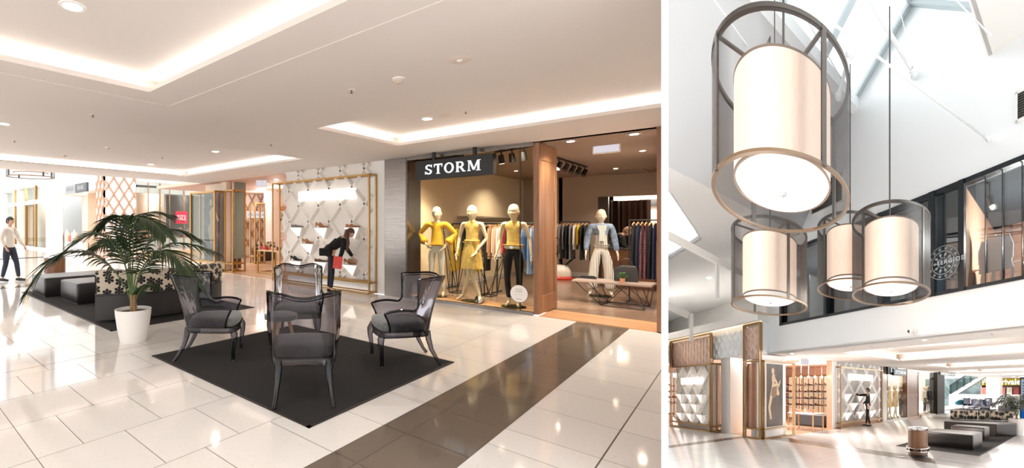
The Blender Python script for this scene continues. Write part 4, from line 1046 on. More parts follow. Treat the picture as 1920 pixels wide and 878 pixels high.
def mannequin(label, loc, rz, kind, sp='A', group=None, sc=1.08):
    t = thing('mannequin', label, 'mannequin', loc, rz, group, sp, sc) 
    K = {}
    if kind == 'hips':
        K = dict(elL=(.36, .06, 1.22), wrL=(.20, -.05, 1.02), elR=(-.36, .06, 1.22), wrR=(-.20, -.05, 1.02), anL=(.13, .0, .09), toL=(.15, -.14, .03), anR=(-.10, .02, .09), toR=(-.16, -.12, .03))
    elif kind == 'dress':
        K = dict(elL=(.25, .05, 1.15), wrL=(.14, -.08, .95), elR=(-.25, .02, 1.16), wrR=(-.25, -.08, .90), knL=(.03, -.05, .50), anL=(.14, .0, .09), toL=(.20, -.13, .03), knR=(-.04, -.07, .50), anR=(-.17, -.02, .09), toR=(-.24, -.14, .03))
    elif kind in ('jeans',):
        K = dict(elL=(.25, .04, 1.15), wrL=(.29, -.02, .90), elR=(-.24, .04, 1.15), wrR=(-.27, -.04, .92), anL=(.08, .02, .09), anR=(-.07, .0, .09), toL=(.10, -.12, .03), toR=(-.10, -.13, .03))
    elif kind == 'jump':
        K = dict(elL=(.24, .03, 1.14), wrL=(.27, -.04, .90), elR=(-.24, .03, 1.14), wrR=(-.27, -.05, .90), anL=(.17, .02, .09), toL=(.19, -.13, .03), anR=(-.17, .02, .09), toR=(-.24, -.10, .03), knL=(.13, -.02, .5), knR=(-.13, -.02, .5))
    J = pose(**K); J['upch'] = mid(J['chest'], J['neck'], .5)
    t.part('figure', body(J, .88, feat=True, curl=.25, hs=1.18), mann)
    base_plate(t)
    if kind == 'hips':
        t.part('yellow_blouse', top_mb(J, .92, 'bell', .03, .45), yellowP, label='plain yellow blouse with wide bell sleeves'); t.part('white_jeans', trousers_mb(J, .006, .86, .85), whiteJ)
    elif kind in ('dress', 'dressdark'):
        c = yellow if kind == 'dress' else blackJ
        t.part('bodice', top_mb(J, .9, 'none', .0, .9), c); t.part('skirt', skirt_mb((0, 0, 1.11), (.125, .095), (0, 0, .60), (.20, .16)), c)
        mb = MB(); mb.tube([(.13*math.cos(a*PI/12), .10*math.sin(a*PI/12), 1.11) for a in range(25)], .014, 8, cap=False); mb.tube([(.02, -.105, 1.11), (.03, -.13, .98), (.02, -.14, .86)], .006, 6); t.part('belt', mb, c)
    elif kind in ('jeans', 'white_top'):
        t.part('sleeveless_top', top_mb(J, .92, 'none', .01, .75), yellow if kind == 'jeans' else whiteJ); t.part('black_jeans', trousers_mb(J, .008, .88, .92), blackJ)
        mb = MB(); mb.tube([(.142*math.cos(a*PI/12), .108*math.sin(a*PI/12), 1.02) for a in range(25)], .013, 8, cap=False, flat=1.2); t.part('white_belt', mb, whiteJ)
        mb = MB(); mb.cbox((0, -.122, 1.02), (.05, .012, .045)); t.part('buckle', mb, chrome)
    elif kind == 'jump':
        st = stripes('striped jumpsuit cloth', (232, 226, 214), (150, 144, 142), 34)
        t.part('striped_jumpsuit', top_mb(J, .9, 'none', .0, .6), st, label='cream bodice of the jumpsuit with thin grey stripes')
        t.part('striped_trousers', trousers_mb(J, .012, .9, .95, .045), st); dn = mat('blue denim', (98, 116, 138), .8, var=.35, vscale=14, rgb2=(150, 166, 184), bump=.2, bscale=90)
        t.part('denim_jacket', top_mb(J, 1.0, 'long', .02, .9, .03, hem=V(0, 0, 1.10)), dn, label='faded blue denim jacket worn open')
        mb = MB(); mb.plate([(-.06, -.155, 1.12), (.06, -.155, 1.12), (.05, -.15, 1.3), (.09, -.125, 1.43), (-.09, -.125, 1.43), (-.05, -.15, 1.3)], (0, .02, 0)); t.part('jacket_opening', mb, st)
    return t
def stripes(name, c1, c2, n):
    if name in _mats: return _mats[name]
    m = bpy.data.materials.new(name); m.use_nodes = True; _mats[name] = m
    nt = m.node_tree; N = nt.nodes.new; L = nt.links.new; b = nt.nodes['Principled BSDF']
    tc = N('ShaderNodeTexCoord'); sx = N('ShaderNodeSeparateXYZ'); L(tc.outputs['Object'], sx.inputs[0])
    ma = N('ShaderNodeMath'); ma.operation = 'MULTIPLY'; ma.inputs[1].default_value = n; L(sx.outputs[0], ma.inputs[0])
    fr = N('ShaderNodeMath'); fr.operation = 'FRACT'; L(ma.outputs[0], fr.inputs[0])
    lt = N('ShaderNodeMath'); lt.operation = 'LESS_THAN'; lt.inputs[1].default_value = .38; L(fr.outputs[0], lt.inputs[0])
    mx = N('ShaderNodeMix'); mx.data_type = 'RGBA'; L(lt.outputs[0], mx.inputs[0]); mx.inputs[6].default_value = lin(c1); mx.inputs[7].default_value = lin(c2)
    L(mx.outputs[2], b.inputs['Base Color']); b.inputs['Roughness'].default_value = .8
    return m
def atwall(u, y, z=0.0): p = ay(u, 400, y); return (p.x, y, z)
FL = .04
mannequin('mannequin in yellow bell-sleeved blouse and white jeans, hands on hips, behind the shop window', atwall(819, 8.28, FL), .25, 'hips', sc=1.065)
mannequin('mannequin in a belted yellow dress, middle one behind the shop window', atwall(885, 8.22, FL), .05, 'dress', sc=1.068)
mannequin('mannequin in sleeveless yellow top and black jeans behind the window, beside the timber door', atwall(963, 8.18, FL), .1, 'jeans', sc=1.066)
q = az(1127, 556); mannequin('mannequin in denim jacket over a striped jumpsuit inside the clothes shop entrance', (q.x, q.y, .004), .35, 'jump', sc=1.06)

skin = mat('skin', (214, 172, 148), .5); hairB = mat('brown hair', (84, 58, 44), .6, var=.3, vscale=30, stretch=(1, 1, .2)); coatB = mat('black wool coat', (22, 21, 22), .9, bump=.2, bscale=120)
def hair_cap(t, J, up, fwd, m, tail=None, s=1.0, long_=0.0):
    up = Vector(up).normalized(); fwd = Vector(fwd); fwd = (fwd-up*fwd.dot(up)).normalized(); rt = fwd.cross(up).normalized(); c = J['head']; mb = MB(); rr = []
    for i in range(9):
        a = -PI/2*.35+ (PI/2+PI/2*.35)*i/8; q = math.cos(a); ring = []
        for j in range(16):
            th = 2*PI*j/16; front = max(0, math.sin(th)); zz = math.sin(a)*.122; zz = zz if front < .3 else max(zz, .035)
            ring.append(c+rt*(.084*max(q, .05)*math.cos(th))*s+fwd*(.106*max(q, .05)*math.sin(th)*(1 if front == 0 else .97)-.004)*s+up*(zz+.006)*s)
        rr.append(ring)
    mb.rings(rr)
    if tail: mb.tube(tail[0], tail[1], 10)
    return t.part('hair', mb, m)
# woman stooping towards the lit shelf
def person(label, loc, rz, sp='A', sc=1.0): return thing('person', label, 'person', loc, rz, None, sp, sc)
q = az(622, 549)
w1 = person('person in a long black coat stooping to the lit display shelves, holding a red folder', (q.x, q.y, 0), 0, sc=.98)
# local frame: heading of camera-right; figure built in world axes, leaning to camera right
def lc(r, f, z): q_ = RGT*r+FWD*f; return (q_.x, q_.y, z)
Jw = {k: Vector(v) for k, v in dict(pelvis=lc(-.02, 0, .93), waist=lc(.07, 0, 1.06), chest=lc(.20, 0, 1.20), neck=lc(.33, .0, 1.30), head=lc(.42, .0, 1.37),
    shL=lc(.28, .16, 1.24), elL=lc(.36, .18, .99), wrL=lc(.50, .16, .80), shR=lc(.28, -.15, 1.24), elR=lc(.24, -.18, .97), wrR=lc(.16, -.22, .76),
    hiL=lc(-.01, .08, .88), knL=lc(-.04, .09, .48), anL=lc(-.07, .09, .09), toL=lc(.06, .10, .03), hiR=lc(-.01, -.08, .88), knR=lc(.02, -.08, .48), anR=lc(-.02, -.08, .09), toR=lc(.13, -.09, .03)).items()}
Jw['R_fwd'] = RGT; Jw['L_fwd'] = RGT
hf = RGT*.75-UP*.65; hu = RGT*.6+UP*.8
w1.part('body', body(Jw, .9, hu, hf), skin)
w1.part('trousers', trousers_mb(Jw, .008, .88), mat('dark navy jeans', (30, 32, 44), .8))
cN = dict(a=(Vector(lc(-.13, 0, .82)), (.21, .17)), b=(Vector(lc(-.05, 0, 1.0)), (.19, .15)), c=(Jw['waist'], (.16, .14)), d=(Jw['chest'], (.16, .14)), e=(Jw['neck'].lerp(Jw['chest'], .3), (.10, .09)),
          s1=(Jw['shL'], .075), s2=(Jw['elL'], .055), s3=(Jw['wrL'].lerp(Jw['elL'], .1), .042), r1=(Jw['shR'], .075), r2=(Jw['elR'], .058), r3=(Jw['wrR'].lerp(Jw['elR'], .15), .045))
w1.part('coat', skin_mesh(cN, [('a', 'b'), ('b', 'c'), ('c', 'd'), ('d', 'e'), ('d', 's1'), ('s1', 's2'), ('s2', 's3'), ('d', 'r1'), ('r1', 'r2'), ('r2', 'r3')], 'c'), coatB)
hair_cap(w1, Jw, hu, hf, hairB, ([Jw['head']-RGT*.04+UP*.04, Jw['neck']-FWD*.08, Jw['shR']+RGT*.08-UP*.1, Jw['elR']+RGT*.10-UP*.02], [.08, .065, .05, .02]))
for s_ in 'LR':
    mb = MB(); a, b = Jw['an'+s_], Jw['to'+s_]; mb.tube([a-RGT*.04-UP*.05, a-UP*.045+RGT*.02, b-UP*.0, b+RGT*.05-UP*.005], [.035, .042, .036, .02], 12); w1.part('shoe', mb, mat('black patent shoe', (16, 15, 15), .25))
mb = MB(); c = Vector(lc(-.16, -.20, .93)); mb.cbox((0, 0, 0), (.24, .08, .17)); mb.xf(Tr(c) @ R3(0, 0, YAW))
hb = single('handbag', 'black handbag hanging at the hip of the stooping person', 'bag', mb, coatB, loc=tuple(Vector((q.x, q.y, 0))*1.0)); bevel(hb, .02)
mb = MB(); mb.cbox((0, 0, 0), (.20, .015, .27)); mb.xf(Tr(Vector(lc(.13, -.25, .70))) @ R3(0, 0, YAW) @ R3(0, .1, 0)); fo = single('folder', 'red folder held in the hand of the stooping person', 'folder', mb, mat('red folder', (222, 74, 66), .5), loc=(q.x, q.y, 0)); bevel(fo, .004)
# walker cropped by the left edge
q = az(24, 528)
w2 = person('person in a loose white shirt and dark jeans walking at the left edge', (q.x, q.y, 0), 0)
Jp = {k: Vector(v) for k, v in dict(pelvis=lc(-.10, 0, .95), waist=lc(-.10, 0, 1.08), chest=lc(-.10, 0, 1.30), neck=lc(-.09, 0, 1.49), head=lc(-.07, 0, 1.62),
    shL=lc(-.1, .18, 1.42), elL=lc(-.02, .24, 1.16), wrL=lc(.12, .22, .98), shR=lc(-.1, -.18, 1.42), elR=lc(-.16, -.22, 1.15), wrR=lc(-.05, -.22, .95),
    hiL=lc(-.1, .09, .9), knL=lc(.04, .09, .5), anL=lc(.10, .09, .09), toL=lc(.22, .09, .03), hiR=lc(-.1, -.09, .9), knR=lc(-.12, -.09, .5), anR=lc(-.22, -.09, .1), toR=lc(-.11, -.09, .03)).items()}
w2.part('body', body(Jp, 1.0, UP, RGT), skin); w2.part('shirt', top_mb(Jp, 1.05, 'long', .05, -.3, .03), mat('white shirt cloth', (232, 226, 216), .8, bump=.3, bscale=20)); w2.part('jeans', trousers_mb(Jp, .012), mat('blue black jeans', (44, 50, 64), .8)); hair_cap(w2, Jp, UP, RGT, mat('dark hair', (36, 28, 26), .6))
for s_ in 'LR':
    mb = MB(); a, b = Jp['an'+s_], Jp['to'+s_]; mb.tube([a-RGT*.06-UP*.04, a-UP*.04+RGT*.02, b+RGT*.05+UP*.005], [.04, .045, .03], 12); w2.part('shoe', mb, mat('black shoe leather', (20, 18, 18), .4))
# shop assistant bending behind the table
q = ad(1172, 470, 11.2)
w3 = person('person in black with tied-up hair bending behind the table in the clothes shop', (q.x, q.y, 0.004), 0)
Jq = {k: Vector(v) for k, v in dict(pelvis=lc(-.30, .1, .95), waist=lc(-.26, .1, 1.06), chest=lc(-.16, .05, 1.20), neck=lc(-.05, .0, 1.30), head=lc(.03, -.06, 1.36),
    shL=lc(-.14, .2, 1.27), elL=lc(-.05, .1, 1.0), wrL=lc(.05, -.12, .97), shR=lc(-.16, -.14, 1.24), elR=lc(-.18, -.25, .98), wrR=lc(-.02, -.3, .93),
    hiL=lc(-.3, .18, .9), knL=lc(-.28, .18, .5), anL=lc(-.3, .18, .09), toL=lc(-.22, .12, .03), hiR=lc(-.32, .0, .9), knR=lc(-.28, -.02, .5), anR=lc(-.32, 0, .09), toR=lc(-.24, -.08, .03)).items()}
w3.part('body', body(Jq, .92, UP*.8+RGT*.3-FWD*.3, RGT*.5-UP*.6-FWD*.3), skin); w3.part('black_top', top_mb(Jq, .95, 'long', 0, .0, .02), coatB); w3.part('black_trousers', trousers_mb(Jq), blackJ); hair_cap(w3, Jq, UP*.8+RGT*.3-FWD*.3, RGT*.5-UP*.6-FWD*.3, mat('fair brown hair', (120, 86, 58), .6))

# ================================================================== clothes, racks, shoes
CLC = dict(black=(26, 25, 28), navy=(34, 44, 72), white=(226, 222, 214), yellow=(222, 184, 48), grey=(120, 118, 120), denim=(112, 142, 184), blush=(214, 178, 160), tan=(176, 138, 104), floral=(58, 44, 54), olive=(98, 92, 60), red=(170, 50, 54), pale_blue=(160, 184, 212))
def clothmat(c): 
    if c == 'floral': return mat('dark floral garment', (24, 22, 32), .8, var=.6, vscale=45, rgb2=(150, 96, 104))
    return mat(c.replace('_', ' ')+' garment', CLC[c], .8, bump=.25, bscale=30)
def garment_mb(L=.75, w=.22, seed=0, sleeves=True, flare=.02):
    """cloth hanging edge-on from a hanger at the origin; hangs down -z, width along y, depth along x"""
    rnd = random.Random(seed); mb = MB(); n = 22; rr = []
    for i in range(10):
        t = i/9; z = -.05-t*L; sh = min(1, .35+t*4.5) if t < .2 else 1.0
        W_ = (w*sh + flare*t)*(1+.04*math.sin(t*9+seed)); D_ = .018+.022*min(1, t*3)+.008*math.sin(seed+t*5); ring = []
        for j in range(n):
            th = 2*PI*j/n; f = 1+.22*math.sin(5*th+seed+t*1.5)*min(1, t*2)
            ring.append((D_*math.sin(th)*f, W_*math.cos(th), z+.012*math.cos(2*th)*(1-t)))
        rr.append(ring)
    mb.rings(rr)
    if sleeves:
        for s_ in (-1, 1): mb.tube([(0, s_*w*.85, -.09), (.01, s_*(w+.035), -.3), (.0, s_*(w+.03), -.09-.5)], [.035, .032, .026], 8, flat=.6)
    return mb
_gproto = {}
hangw = mat('pale wood hanger', (206, 150, 98), .4)
def garment(label, loc, rz, color, kind, group, sp='A', hang=True, sc=1.0):
    key = (color, kind, sp, round(rz, 2), hang)
    if sp == 'A' and key in _gproto:
        return copy_thing(_gproto[key], loc, rz, label, group)
    L_, w_, sl, fl = {'shirt': (.68, .21, True, .01), 'dress': (1.05, .19, False, .10), 'trousers': (.95, .13, False, -.01), 'top': (.55, .19, False, .02), 'coat': (.95, .23, True, .04)}[kind]
    t = thing('garment', label, 'garment', loc, rz, group, sp, sc)
    t.part('cloth', garment_mb(L_, w_, len(_gproto)*1.7, sl, fl), clothmat(color))
    if hang:
        mb = MB(); mb.tube([(0, -.2, -.075), (0, -.1, -.035), (0, 0, -.02), (0, .1, -.035), (0, .2, -.075)], [.009, .011, .012, .011, .009], 6); 
        mb.tube([(0, 0, -.02), (0, 0, .012), (.0, .016, .03), (0, .0, .042), (0, -.014, .03)], .003, 5); t.part('hanger', mb, hangw)
    _gproto[key] = t.o
    return t.o
def rack(label, x0, x1, y, z, loc0, rz, items, group, sp='A', h=None, sc=1.0):
    """straight clothes rail with garments; local x along the rail"""
    t = thing('clothes_rail', label, 'clothes rail', loc0, rz, None, sp, sc); W_ = x1-x0
    mb = MB(); mb.tube([(0, 0, z), (W_, 0, z)], .014, 8); t.part('rail', mb, blackM)
    for x in (0, W_):
        mb = MB(); mb.bar((x, -.0, 0), (x, 0, z), .022); t.part('upright', mb, blackM)
        mb = MB(); mb.bar((x, -.25, .012), (x, .25, .012), .024); t.part('foot', mb, blackM)
    if items:
        n = len(items)
        for i, (c, k) in enumerate(items):
            xx = .08+(W_-.16)*i/(max(1, n-1)); ca_, sa_ = math.cos(rz), math.sin(rz)
            l_ = (loc0[0]+xx*ca_, loc0[1]+xx*sa_, loc0[2]+z-.03)
            garment('%s %s hanging %s from the left on %s' % (c.replace('_', ' '), k, ordw(i), group), l_, rz, c, k, group, sp, sc=sc)
    return t

# ================================================================== lamps and ceiling fittings
def add_light(kind, loc, energy, color=(1, .96, .9), size=.1, parent=None, spot=2.2, blend=.6, rot=None):
    ld = bpy.data.lights.new('lamp_or_fill_light', kind); ld.energy = energy; ld.color = color  # serves fixtures and unseen fill lights alike
    if kind == 'SPOT': ld.spot_size = spot; ld.spot_blend = blend; ld.shadow_soft_size = size
    elif kind == 'AREA': ld.shape = 'DISK'; ld.size = size
    else: ld.shadow_soft_size = size
    o = bpy.data.objects.new('lamp_or_fill_light', ld); COL.objects.link(o); o.location = loc
    if rot: o.rotation_euler = rot
    if parent: o.parent = parent
    return o
def downlight(label, loc, r=.07, power=60, warm=False, group=None, sp='A', square=False):
    t = thing('downlight', label, 'ceiling light', loc, 0, group, sp)
    mb = MB()
    if square: mb.box((-r*1.6, -r*1.6, -.006), (r*1.6, r*1.6, -.0))
    else: mb.lathe([(r*.9, -.001), (r*.92, -.008), (r*1.25, -.008), (r*1.28, -.001)], 28)
    t.part('bezel', mb, white if not square else mat('grey bezel', (150, 140, 130), .5))
    mb = MB(); mb.lathe([(.001, -.009), (r*.85, -.009), (r*.9, -.003)], 24); t.part('lens', mb, lamp_w if warm else lamp_e)
    if power: add_light('SPOT', (0, 0, -.03), power, (1, .88, .74) if warm else (1, .96, .92), .06, t.o, 2.4, .8)
    return t
for i, (u, v, z, p_) in enumerate(((136, 11, HC+HG, 60), (801, 222.5, HC+HG, 60), (8, 232, HC+HG, 60), (404, 284, HC+HG, 60), (282.5, 308, HC+HG, 60))):
    q = az(u, v, z)
    downlight(['round white downlight in the big near recess, top left', 'round white downlight in the recess beside the STORM shop', 'round white downlight at the left edge, in the far left recess',
               'round white downlight in the far left recess, right one', 'round white downlight in the far left recess, middle one'][i], tuple(q), .075 if i else .07, p_)
def sprinkler(label, loc, group='ceiling sprinklers', sp='A'):
    t = thing('sprinkler', label, 'sprinkler', loc, 0, group, sp)
    mb = MB(); mb.lathe([(.001, -.002), (.035, -.004), (.038, 0)], 20); t.part('rosette', mb, white)
    mb = MB(); mb.cyl((0, 0, -.004), (0, 0, -.03), .008, n=8); mb.lathe([(.001, -.034), (.018, -.033), (.018, -.030), (.001, -.029)], 12); t.part('nozzle', mb, mat('dull brass', (130, 112, 96), .4, .7))
    return t
for i, (u, v, z) in enumerate(((174, 215, HC), (659, 169, HC), (508, 270, HC), (873, 209, HC+HG), (27, 264, HC+HG), (304, 295, HC+HG), (388, 144.5, HC))):
    if i == 6: continue
    sprinkler(['sprinkler on the left soffit below the near recess', 'sprinkler on the middle soffit left of the smoke detector', 'sprinkler on the soffit above the display wall', 'sprinkler in the recess near the STORM shop',
               'sprinkler at far left in the left recess', 'sprinkler in the middle of the far left recess'][i], tuple(az(u, v, z)), None)
def smoke_detector(label, loc, sp='A'):
    t = thing('smoke_detector', label, 'smoke detector', loc, 0, None, sp)
    mb = MB(); mb.lathe([(.001, -.012), (.056, -.012), (.06, 0)], 28); t.part('base', mb, white)
    mb = MB(); mb.lathe([(.001, -.05), (.03, -.05), (.034, -.04), (.048, -.034), (.052, -.012)], 28); t.part('housing', mb, mat('beige plastic', (214, 196, 182), .5)); 
    mb = MB(); mb.lathe([(.0351, -.040), (.0351, -.034), (.047, -.033)], 20); t.part('vent_slot', mb, mat('dark slot', (70, 60, 54), .6)); return t
for (u, v, z, l) in ((747, 147, HC, 'smoke detector on the middle soffit'), (202, 276, HC+HG, 'smoke detector in the far left recess, right one'), (120, 291, HC+HG, 'smoke detector in the far left recess, left one')): smoke_detector(l, tuple(az(u, v, z)))
def speaker_plate(label, loc, r=.10, lens=True, sp='A'):
    t = thing('ceiling_plate', label, 'ceiling fitting', loc, 0, None, sp)
    mb = MB(); mb.lathe([(.001, -.006), (r*.9, -.006), (r, 0)], 32); t.part('plate', mb, mat('beige plate', (222, 208, 194), .6))
    if lens: 
        mb = MB(); mb.lathe([(.001, -.02), (.02, -.017), (.025, -.006)], 16); t.part('sensor', mb, white)
    return t
speaker_plate('round emergency light plate on the middle soffit', tuple(az(862, 112, HC))); speaker_plate('flat round plate in the recess beside the downlight', tuple(az(834, 216.5, HC+HG)), .09, False)
# room lamps of the shops, plus added spots and unseen fill points
for i, (u, v) in enumerate(((1070, 264.5), (1189, 251))):
    q = az(u, v, HC); downlight(['square-bezelled warm downlight in the clothes shop, left one', 'square-bezelled starry warm downlight in the clothes shop, right one'][i], (q.x, q.y, HC-.002), .07, 120, True, square=True)
for i, (x, y) in enumerate(((-4.6, 8.02), (-3.8, 8.0), (-3.05, 8.0), (-4.6, 11.8), (-2.6, 13.0), (-1.6, 10.2))):
    q = (x, y, HC-.002); downlight('added warm ceiling spot over the %s' % ['left mannequin', 'middle mannequin', 'right mannequin', 'clothes rails', 'back of the clothes shop', 'low wire table'][i], q, .05, (150, 150, 150, 150, 130, 150)[i], True)  # spots added to brighten the mannequins and the shop
for i, (u, v) in enumerate(((450, 347), (518, 337), (500, 345), (412, 355))[:3]):
    q = az(u, v, HC-.02); downlight('warm downlight in the salmon ceiling of the shoe shop, %s' % ['left', 'right', 'middle'][i], (q.x, q.y, HC-.014), .07, 36, True)
for i, (x, y) in enumerate(((-15.5, 11.8), (-13.2, 10.8), (-10.6, 11.6))): add_light('POINT', (x, y, HC-.35), 30, (1, .94, .89), .15)  # unseen fill points added below the shoe shop ceiling
for i, (x, y, z) in enumerate(((-22.5, 9.5, 2.9), (-22.5, 12, 2.9), (-26.5, 8.4, 3.2), (-34, 7.9, 3.6), (-42, 7.9, 3.6))): add_light('POINT', (x, y, z), 70, (1, .92, .84), .2)  # unseen points added to brighten the far shops
def track(label, p0, p1, n, drop=.0, aim=(-.3, -.5, -.8), power=0, sp='A'):
    t = thing('track_light', label, 'track light', p0, 0, None, sp); d = Vector(p1)-Vector(p0)
    mb = MB(); mb.bar((0, 0, -.02), tuple(d+Vector((0, 0, -.02))), .035, .035); t.part('track', mb, blackM)
    for i in range(n):
        c = d*((i+.6)/n)+Vector((0, 0, -.16)); a = Vector(aim).normalized()
        mb = MB(); mb.bar(tuple(c+Vector((0, 0, .12))), tuple(c), .02); mb.cyl(tuple(c-a*.07), tuple(c+a*.09), .05, .06, n=18); hd_ = t.part('spotlight', mb, blackM)
        mb = MB(); mb.cyl(tuple(c+a*.091), tuple(c+a*.093), .05, n=18); t.part('lens', mb, lamp_w if i in (0,) else mat('dark lens', (60, 52, 46), .2), parent=hd_)
        if power and i == 0: 
            L_ = add_light('SPOT', tuple(c+a*.12), power, (1, .85, .66), .05, t.o, 1.3, .7); L_.rotation_euler = a.to_track_quat('-Z', 'Y').to_euler()
    return t
a, b = az(1040, 318, HC-.1), az(1108, 345, HC-.1); a = ad(1040, 312, 9.2); b = ad(1100, 336, 10.8)
track('black track with five spotlights inside the clothes shop, right of the timber door', (a.x, a.y, HC-.0), (b.x, b.y, HC-.0), 5, power=120)
a = ay(928, 300, 8.35); b = ay(992, 300, 8.2); track('black track with three spotlights behind the shop glass, right of the STORM sign', (a.x, 8.35, HC), (b.x, 8.15, HC), 3, aim=(0, .3, -1), power=120)
a = ay(790, 300, 8.35); b = ay(870, 300, 8.35); track('black track with two spotlights behind the STORM sign', (a.x, 8.35, HC), (b.x, 8.35, HC), 2, aim=(0, .3, -1), power=120)
# exit signs
def exit_sign(label, c, w, h, rz=0, sp='A', sc=1.0, figure=False):
    t = thing('exit_sign', label, 'exit sign', c, rz, None, sp, sc)
    mb = MB(); mb.box((-w/2, -.025, -h/2), (w/2, .025, h/2)); bevel(t.part('housing', mb, white), .006)
    mb = MB(); mb.box((-w/2+.02, -.028, -h/2+.02), (w/2-.02, -.0255, h/2-.02)); t.part('panel', mb, glow('pale lilac panel', (224, 216, 222), .6))
    mb = MB(); mb.bar((0, 0, h/2), (0, 0, h/2+.05), .03); t.part('mount', mb, white); 
    mb = MB(); mb.cyl((.02, -.029, h/2-.06), (.02, -.031, h/2-.06), .014, n=12); t.part('red_indicator', mb, mat('red indicator', (200, 20, 40), .4)); return t
p = ay(1137, 276, 9.1); exit_sign('pale exit sign panel hanging inside the clothes shop entrance', (p.x, p.y, p.z), .43, .22)
p = ay(491, 343, 8.6); exit_sign('small exit sign under the salmon ceiling of the shoe shop', (p.x, p.y, p.z-.02), .38, .22, .5)
q0_ = az(1175, 321, HC); ac = thing('air_conditioner', 'ceiling cassette air conditioner with slots in the clothes shop', 'air conditioner', (q0_.x, q0_.y, HC-.001))
mb = MB(); mb.box((-.45, -.45, -.03), (.45, .45, 0)); ac.part('panel', mb, shopc); 
for s_ in (-.34, .34): mb = MB(); mb.box((-.35, s_-.03, -.033), (.35, s_+.03, -.0305)); ac.part('louvre', mb, blackM)

# clothes shop contents
def railx(u, y): return ay(u, 400, y).x
y1 = 9.9; xa_, xb_ = railx(848, y1), railx(932, y1)
rack('black clothes rail behind the left and middle mannequins', xa_, xb_, y1, 1.55, (xa_, y1, .004), 0, [('yellow', 'dress'), ('yellow', 'shirt'), ('black', 'top'), ('grey', 'shirt'), ('yellow', 'dress'), ('blush', 'shirt'), ('black', 'shirt'), ('olive', 'shirt')], 'the rail behind the left mannequins')
xa_, xb_ = railx(908, 9.4), railx(1020, 9.4)
rack('black clothes rail behind the right mannequin and timber door', xa_, xb_, 9.4, 1.56, (xa_, 9.4, .004), 0, [('black', 'trousers'), ('tan', 'shirt'), ('blush', 'shirt'), ('white', 'shirt'), ('red', 'top'), ('black', 'shirt'), ('grey', 'shirt'), ('navy', 'top'), ('denim', 'shirt'), ('denim', 'trousers'), ('pale_blue', 'shirt'), ('denim', 'shirt')], 'the rail behind the right mannequin')
xa_, xb_ = railx(1022, 13.6), railx(1106, 13.6)
rack('black clothes rail against the back wall, right of the timber door', xa_, xb_, 13.6, 1.6, (xa_, 13.6, .004), 0, [('yellow', 'shirt'), ('white', 'shirt'), ('black', 'coat'), ('white', 'top'), ('grey', 'coat'), ('grey', 'shirt'), ('black', 'coat'), ('grey', 'coat'), ('white', 'shirt'), ('yellow', 'top'), ('black', 'coat'), ('black', 'shirt')], 'the rail at the back wall')
xa_, xb_ = railx(1180, 10.6), railx(1246, 10.6)
rack('tall clothes rail with dark floral dresses at the right of the clothes shop', xa_, xb_, 10.6, 1.62, (xa_, 10.6, .004), 0, [('black', 'dress'), ('navy', 'dress'), ('floral', 'dress'), ('floral', 'dress'), ('black', 'dress'), ('navy', 'dress'), ('floral', 'dress')], 'the tall rail of dark dresses')
# wire leg frames
def wire_frame(label, p, w, d, h, rz=0):
    t = thing('wire_stand', label, 'stand', p, rz); mb = MB()
    top = [(-w/2, -d/2, h), (w/2, -d/2, h), (w/2, d/2, h), (-w/2, d/2, h)]; bot = [(-w*.2, -d/2, .01), (w*.2, -d/2, .01), (w*.2, d/2, .01), (-w*.2, d/2, .01)]
    for i in range(4): mb.bar(top[i], top[(i+1) % 4], .014); mb.bar(bot[i], bot[(i+1) % 4], .014); mb.bar(top[i], bot[i], .014); mb.bar(top[i], bot[(i+1) % 4], .012)
    t.part('wire_frame', mb, blackM); return t
p = atwall(858, 9.3); wire_frame('black wire stand behind the left mannequin', (p[0], p[1], .004), .5, .4, 1.45); p = atwall(918, 9.3); wire_frame('black wire stand between the middle and right mannequins', (p[0], p[1], .004), .5, .3, .85)
# low wire-legged table
TZ = .45; ta = az(1072, 525, TZ); xe = ta.x+2.0; yb_ = ta.y
tb_ = thing('low_table', 'low pale-topped table on black wire legs at the clothes shop entrance', 'table', (ta.x, yb_, .004))
TW = -.124*(yb_+.6)-.12-ta.x; mb = MB(); mb.box((0, 0, TZ-.03), (TW, .62, TZ)); tb_.part('table_top', mb, wood('grey washed oak', (138, 120, 108), (168, 150, 138), .5, 0, 10)) if False else None
me_ = _mesh('table_top', mb, wood('grey washed oak', (138, 120, 108), (168, 150, 138), .5, 0, 10), None); o_ = obj('table_top', me_, tb_.o)
for x in (.35, min(1.35, TW-.25)):
    for yy in (.04, .58):
        mb = MB(); f = (x+.15, yy, .0)
        for tx in (x-.30, x+.0, x+.5): mb.bar(f, (min(tx, TW-.03), yy, TZ-.03), .012)
        tb_.part('leg', mb, blackM)
mb = MB(); mb.bar((.5, .04, .008), (min(1.5, TW-.1), .04, .008), .012); mb.bar((.5, .58, .008), (min(1.5, TW-.1), .58, .008), .012); mb.bar((.5, .04, .008), (.5, .58, .008), .012); tb_.part('base_wire', mb, blackM)
def ontab(u, v=520): p = az(u, v, TZ+.004); return (p.x, min(max(p.y, yb_+.12), yb_+.5), TZ+.004)
hb = thing('handbag', 'black leather handbag standing on the low wire table', 'bag', (ay(1174, 500, yb_+.44).x, yb_+.44, TZ+.004), .1)
mb = MB(); rr = []
for z, g in ((0, .94), (.02, 1), (.2, .97), (.27, .86), (.30, .7)): rr.append([(x*g, y*g*(1 if z < .2 else .7), z) for x, y in ((-.19, -.07), (0, -.085), (.19, -.07), (.2, 0), (.19, .07), (0, .085), (-.19, .07), (-.2, 0))])
mb.rings(rr); hb.part('bag_body', mb, leather, ang=70)
for y in (-.05, .05): mb = MB(); mb.tube([(.1*math.cos(PI*k/10)*-1, y, .29+.14*math.sin(PI*k/10)) for k in range(11)], .008, 6); hb.part('handle', mb, leather)
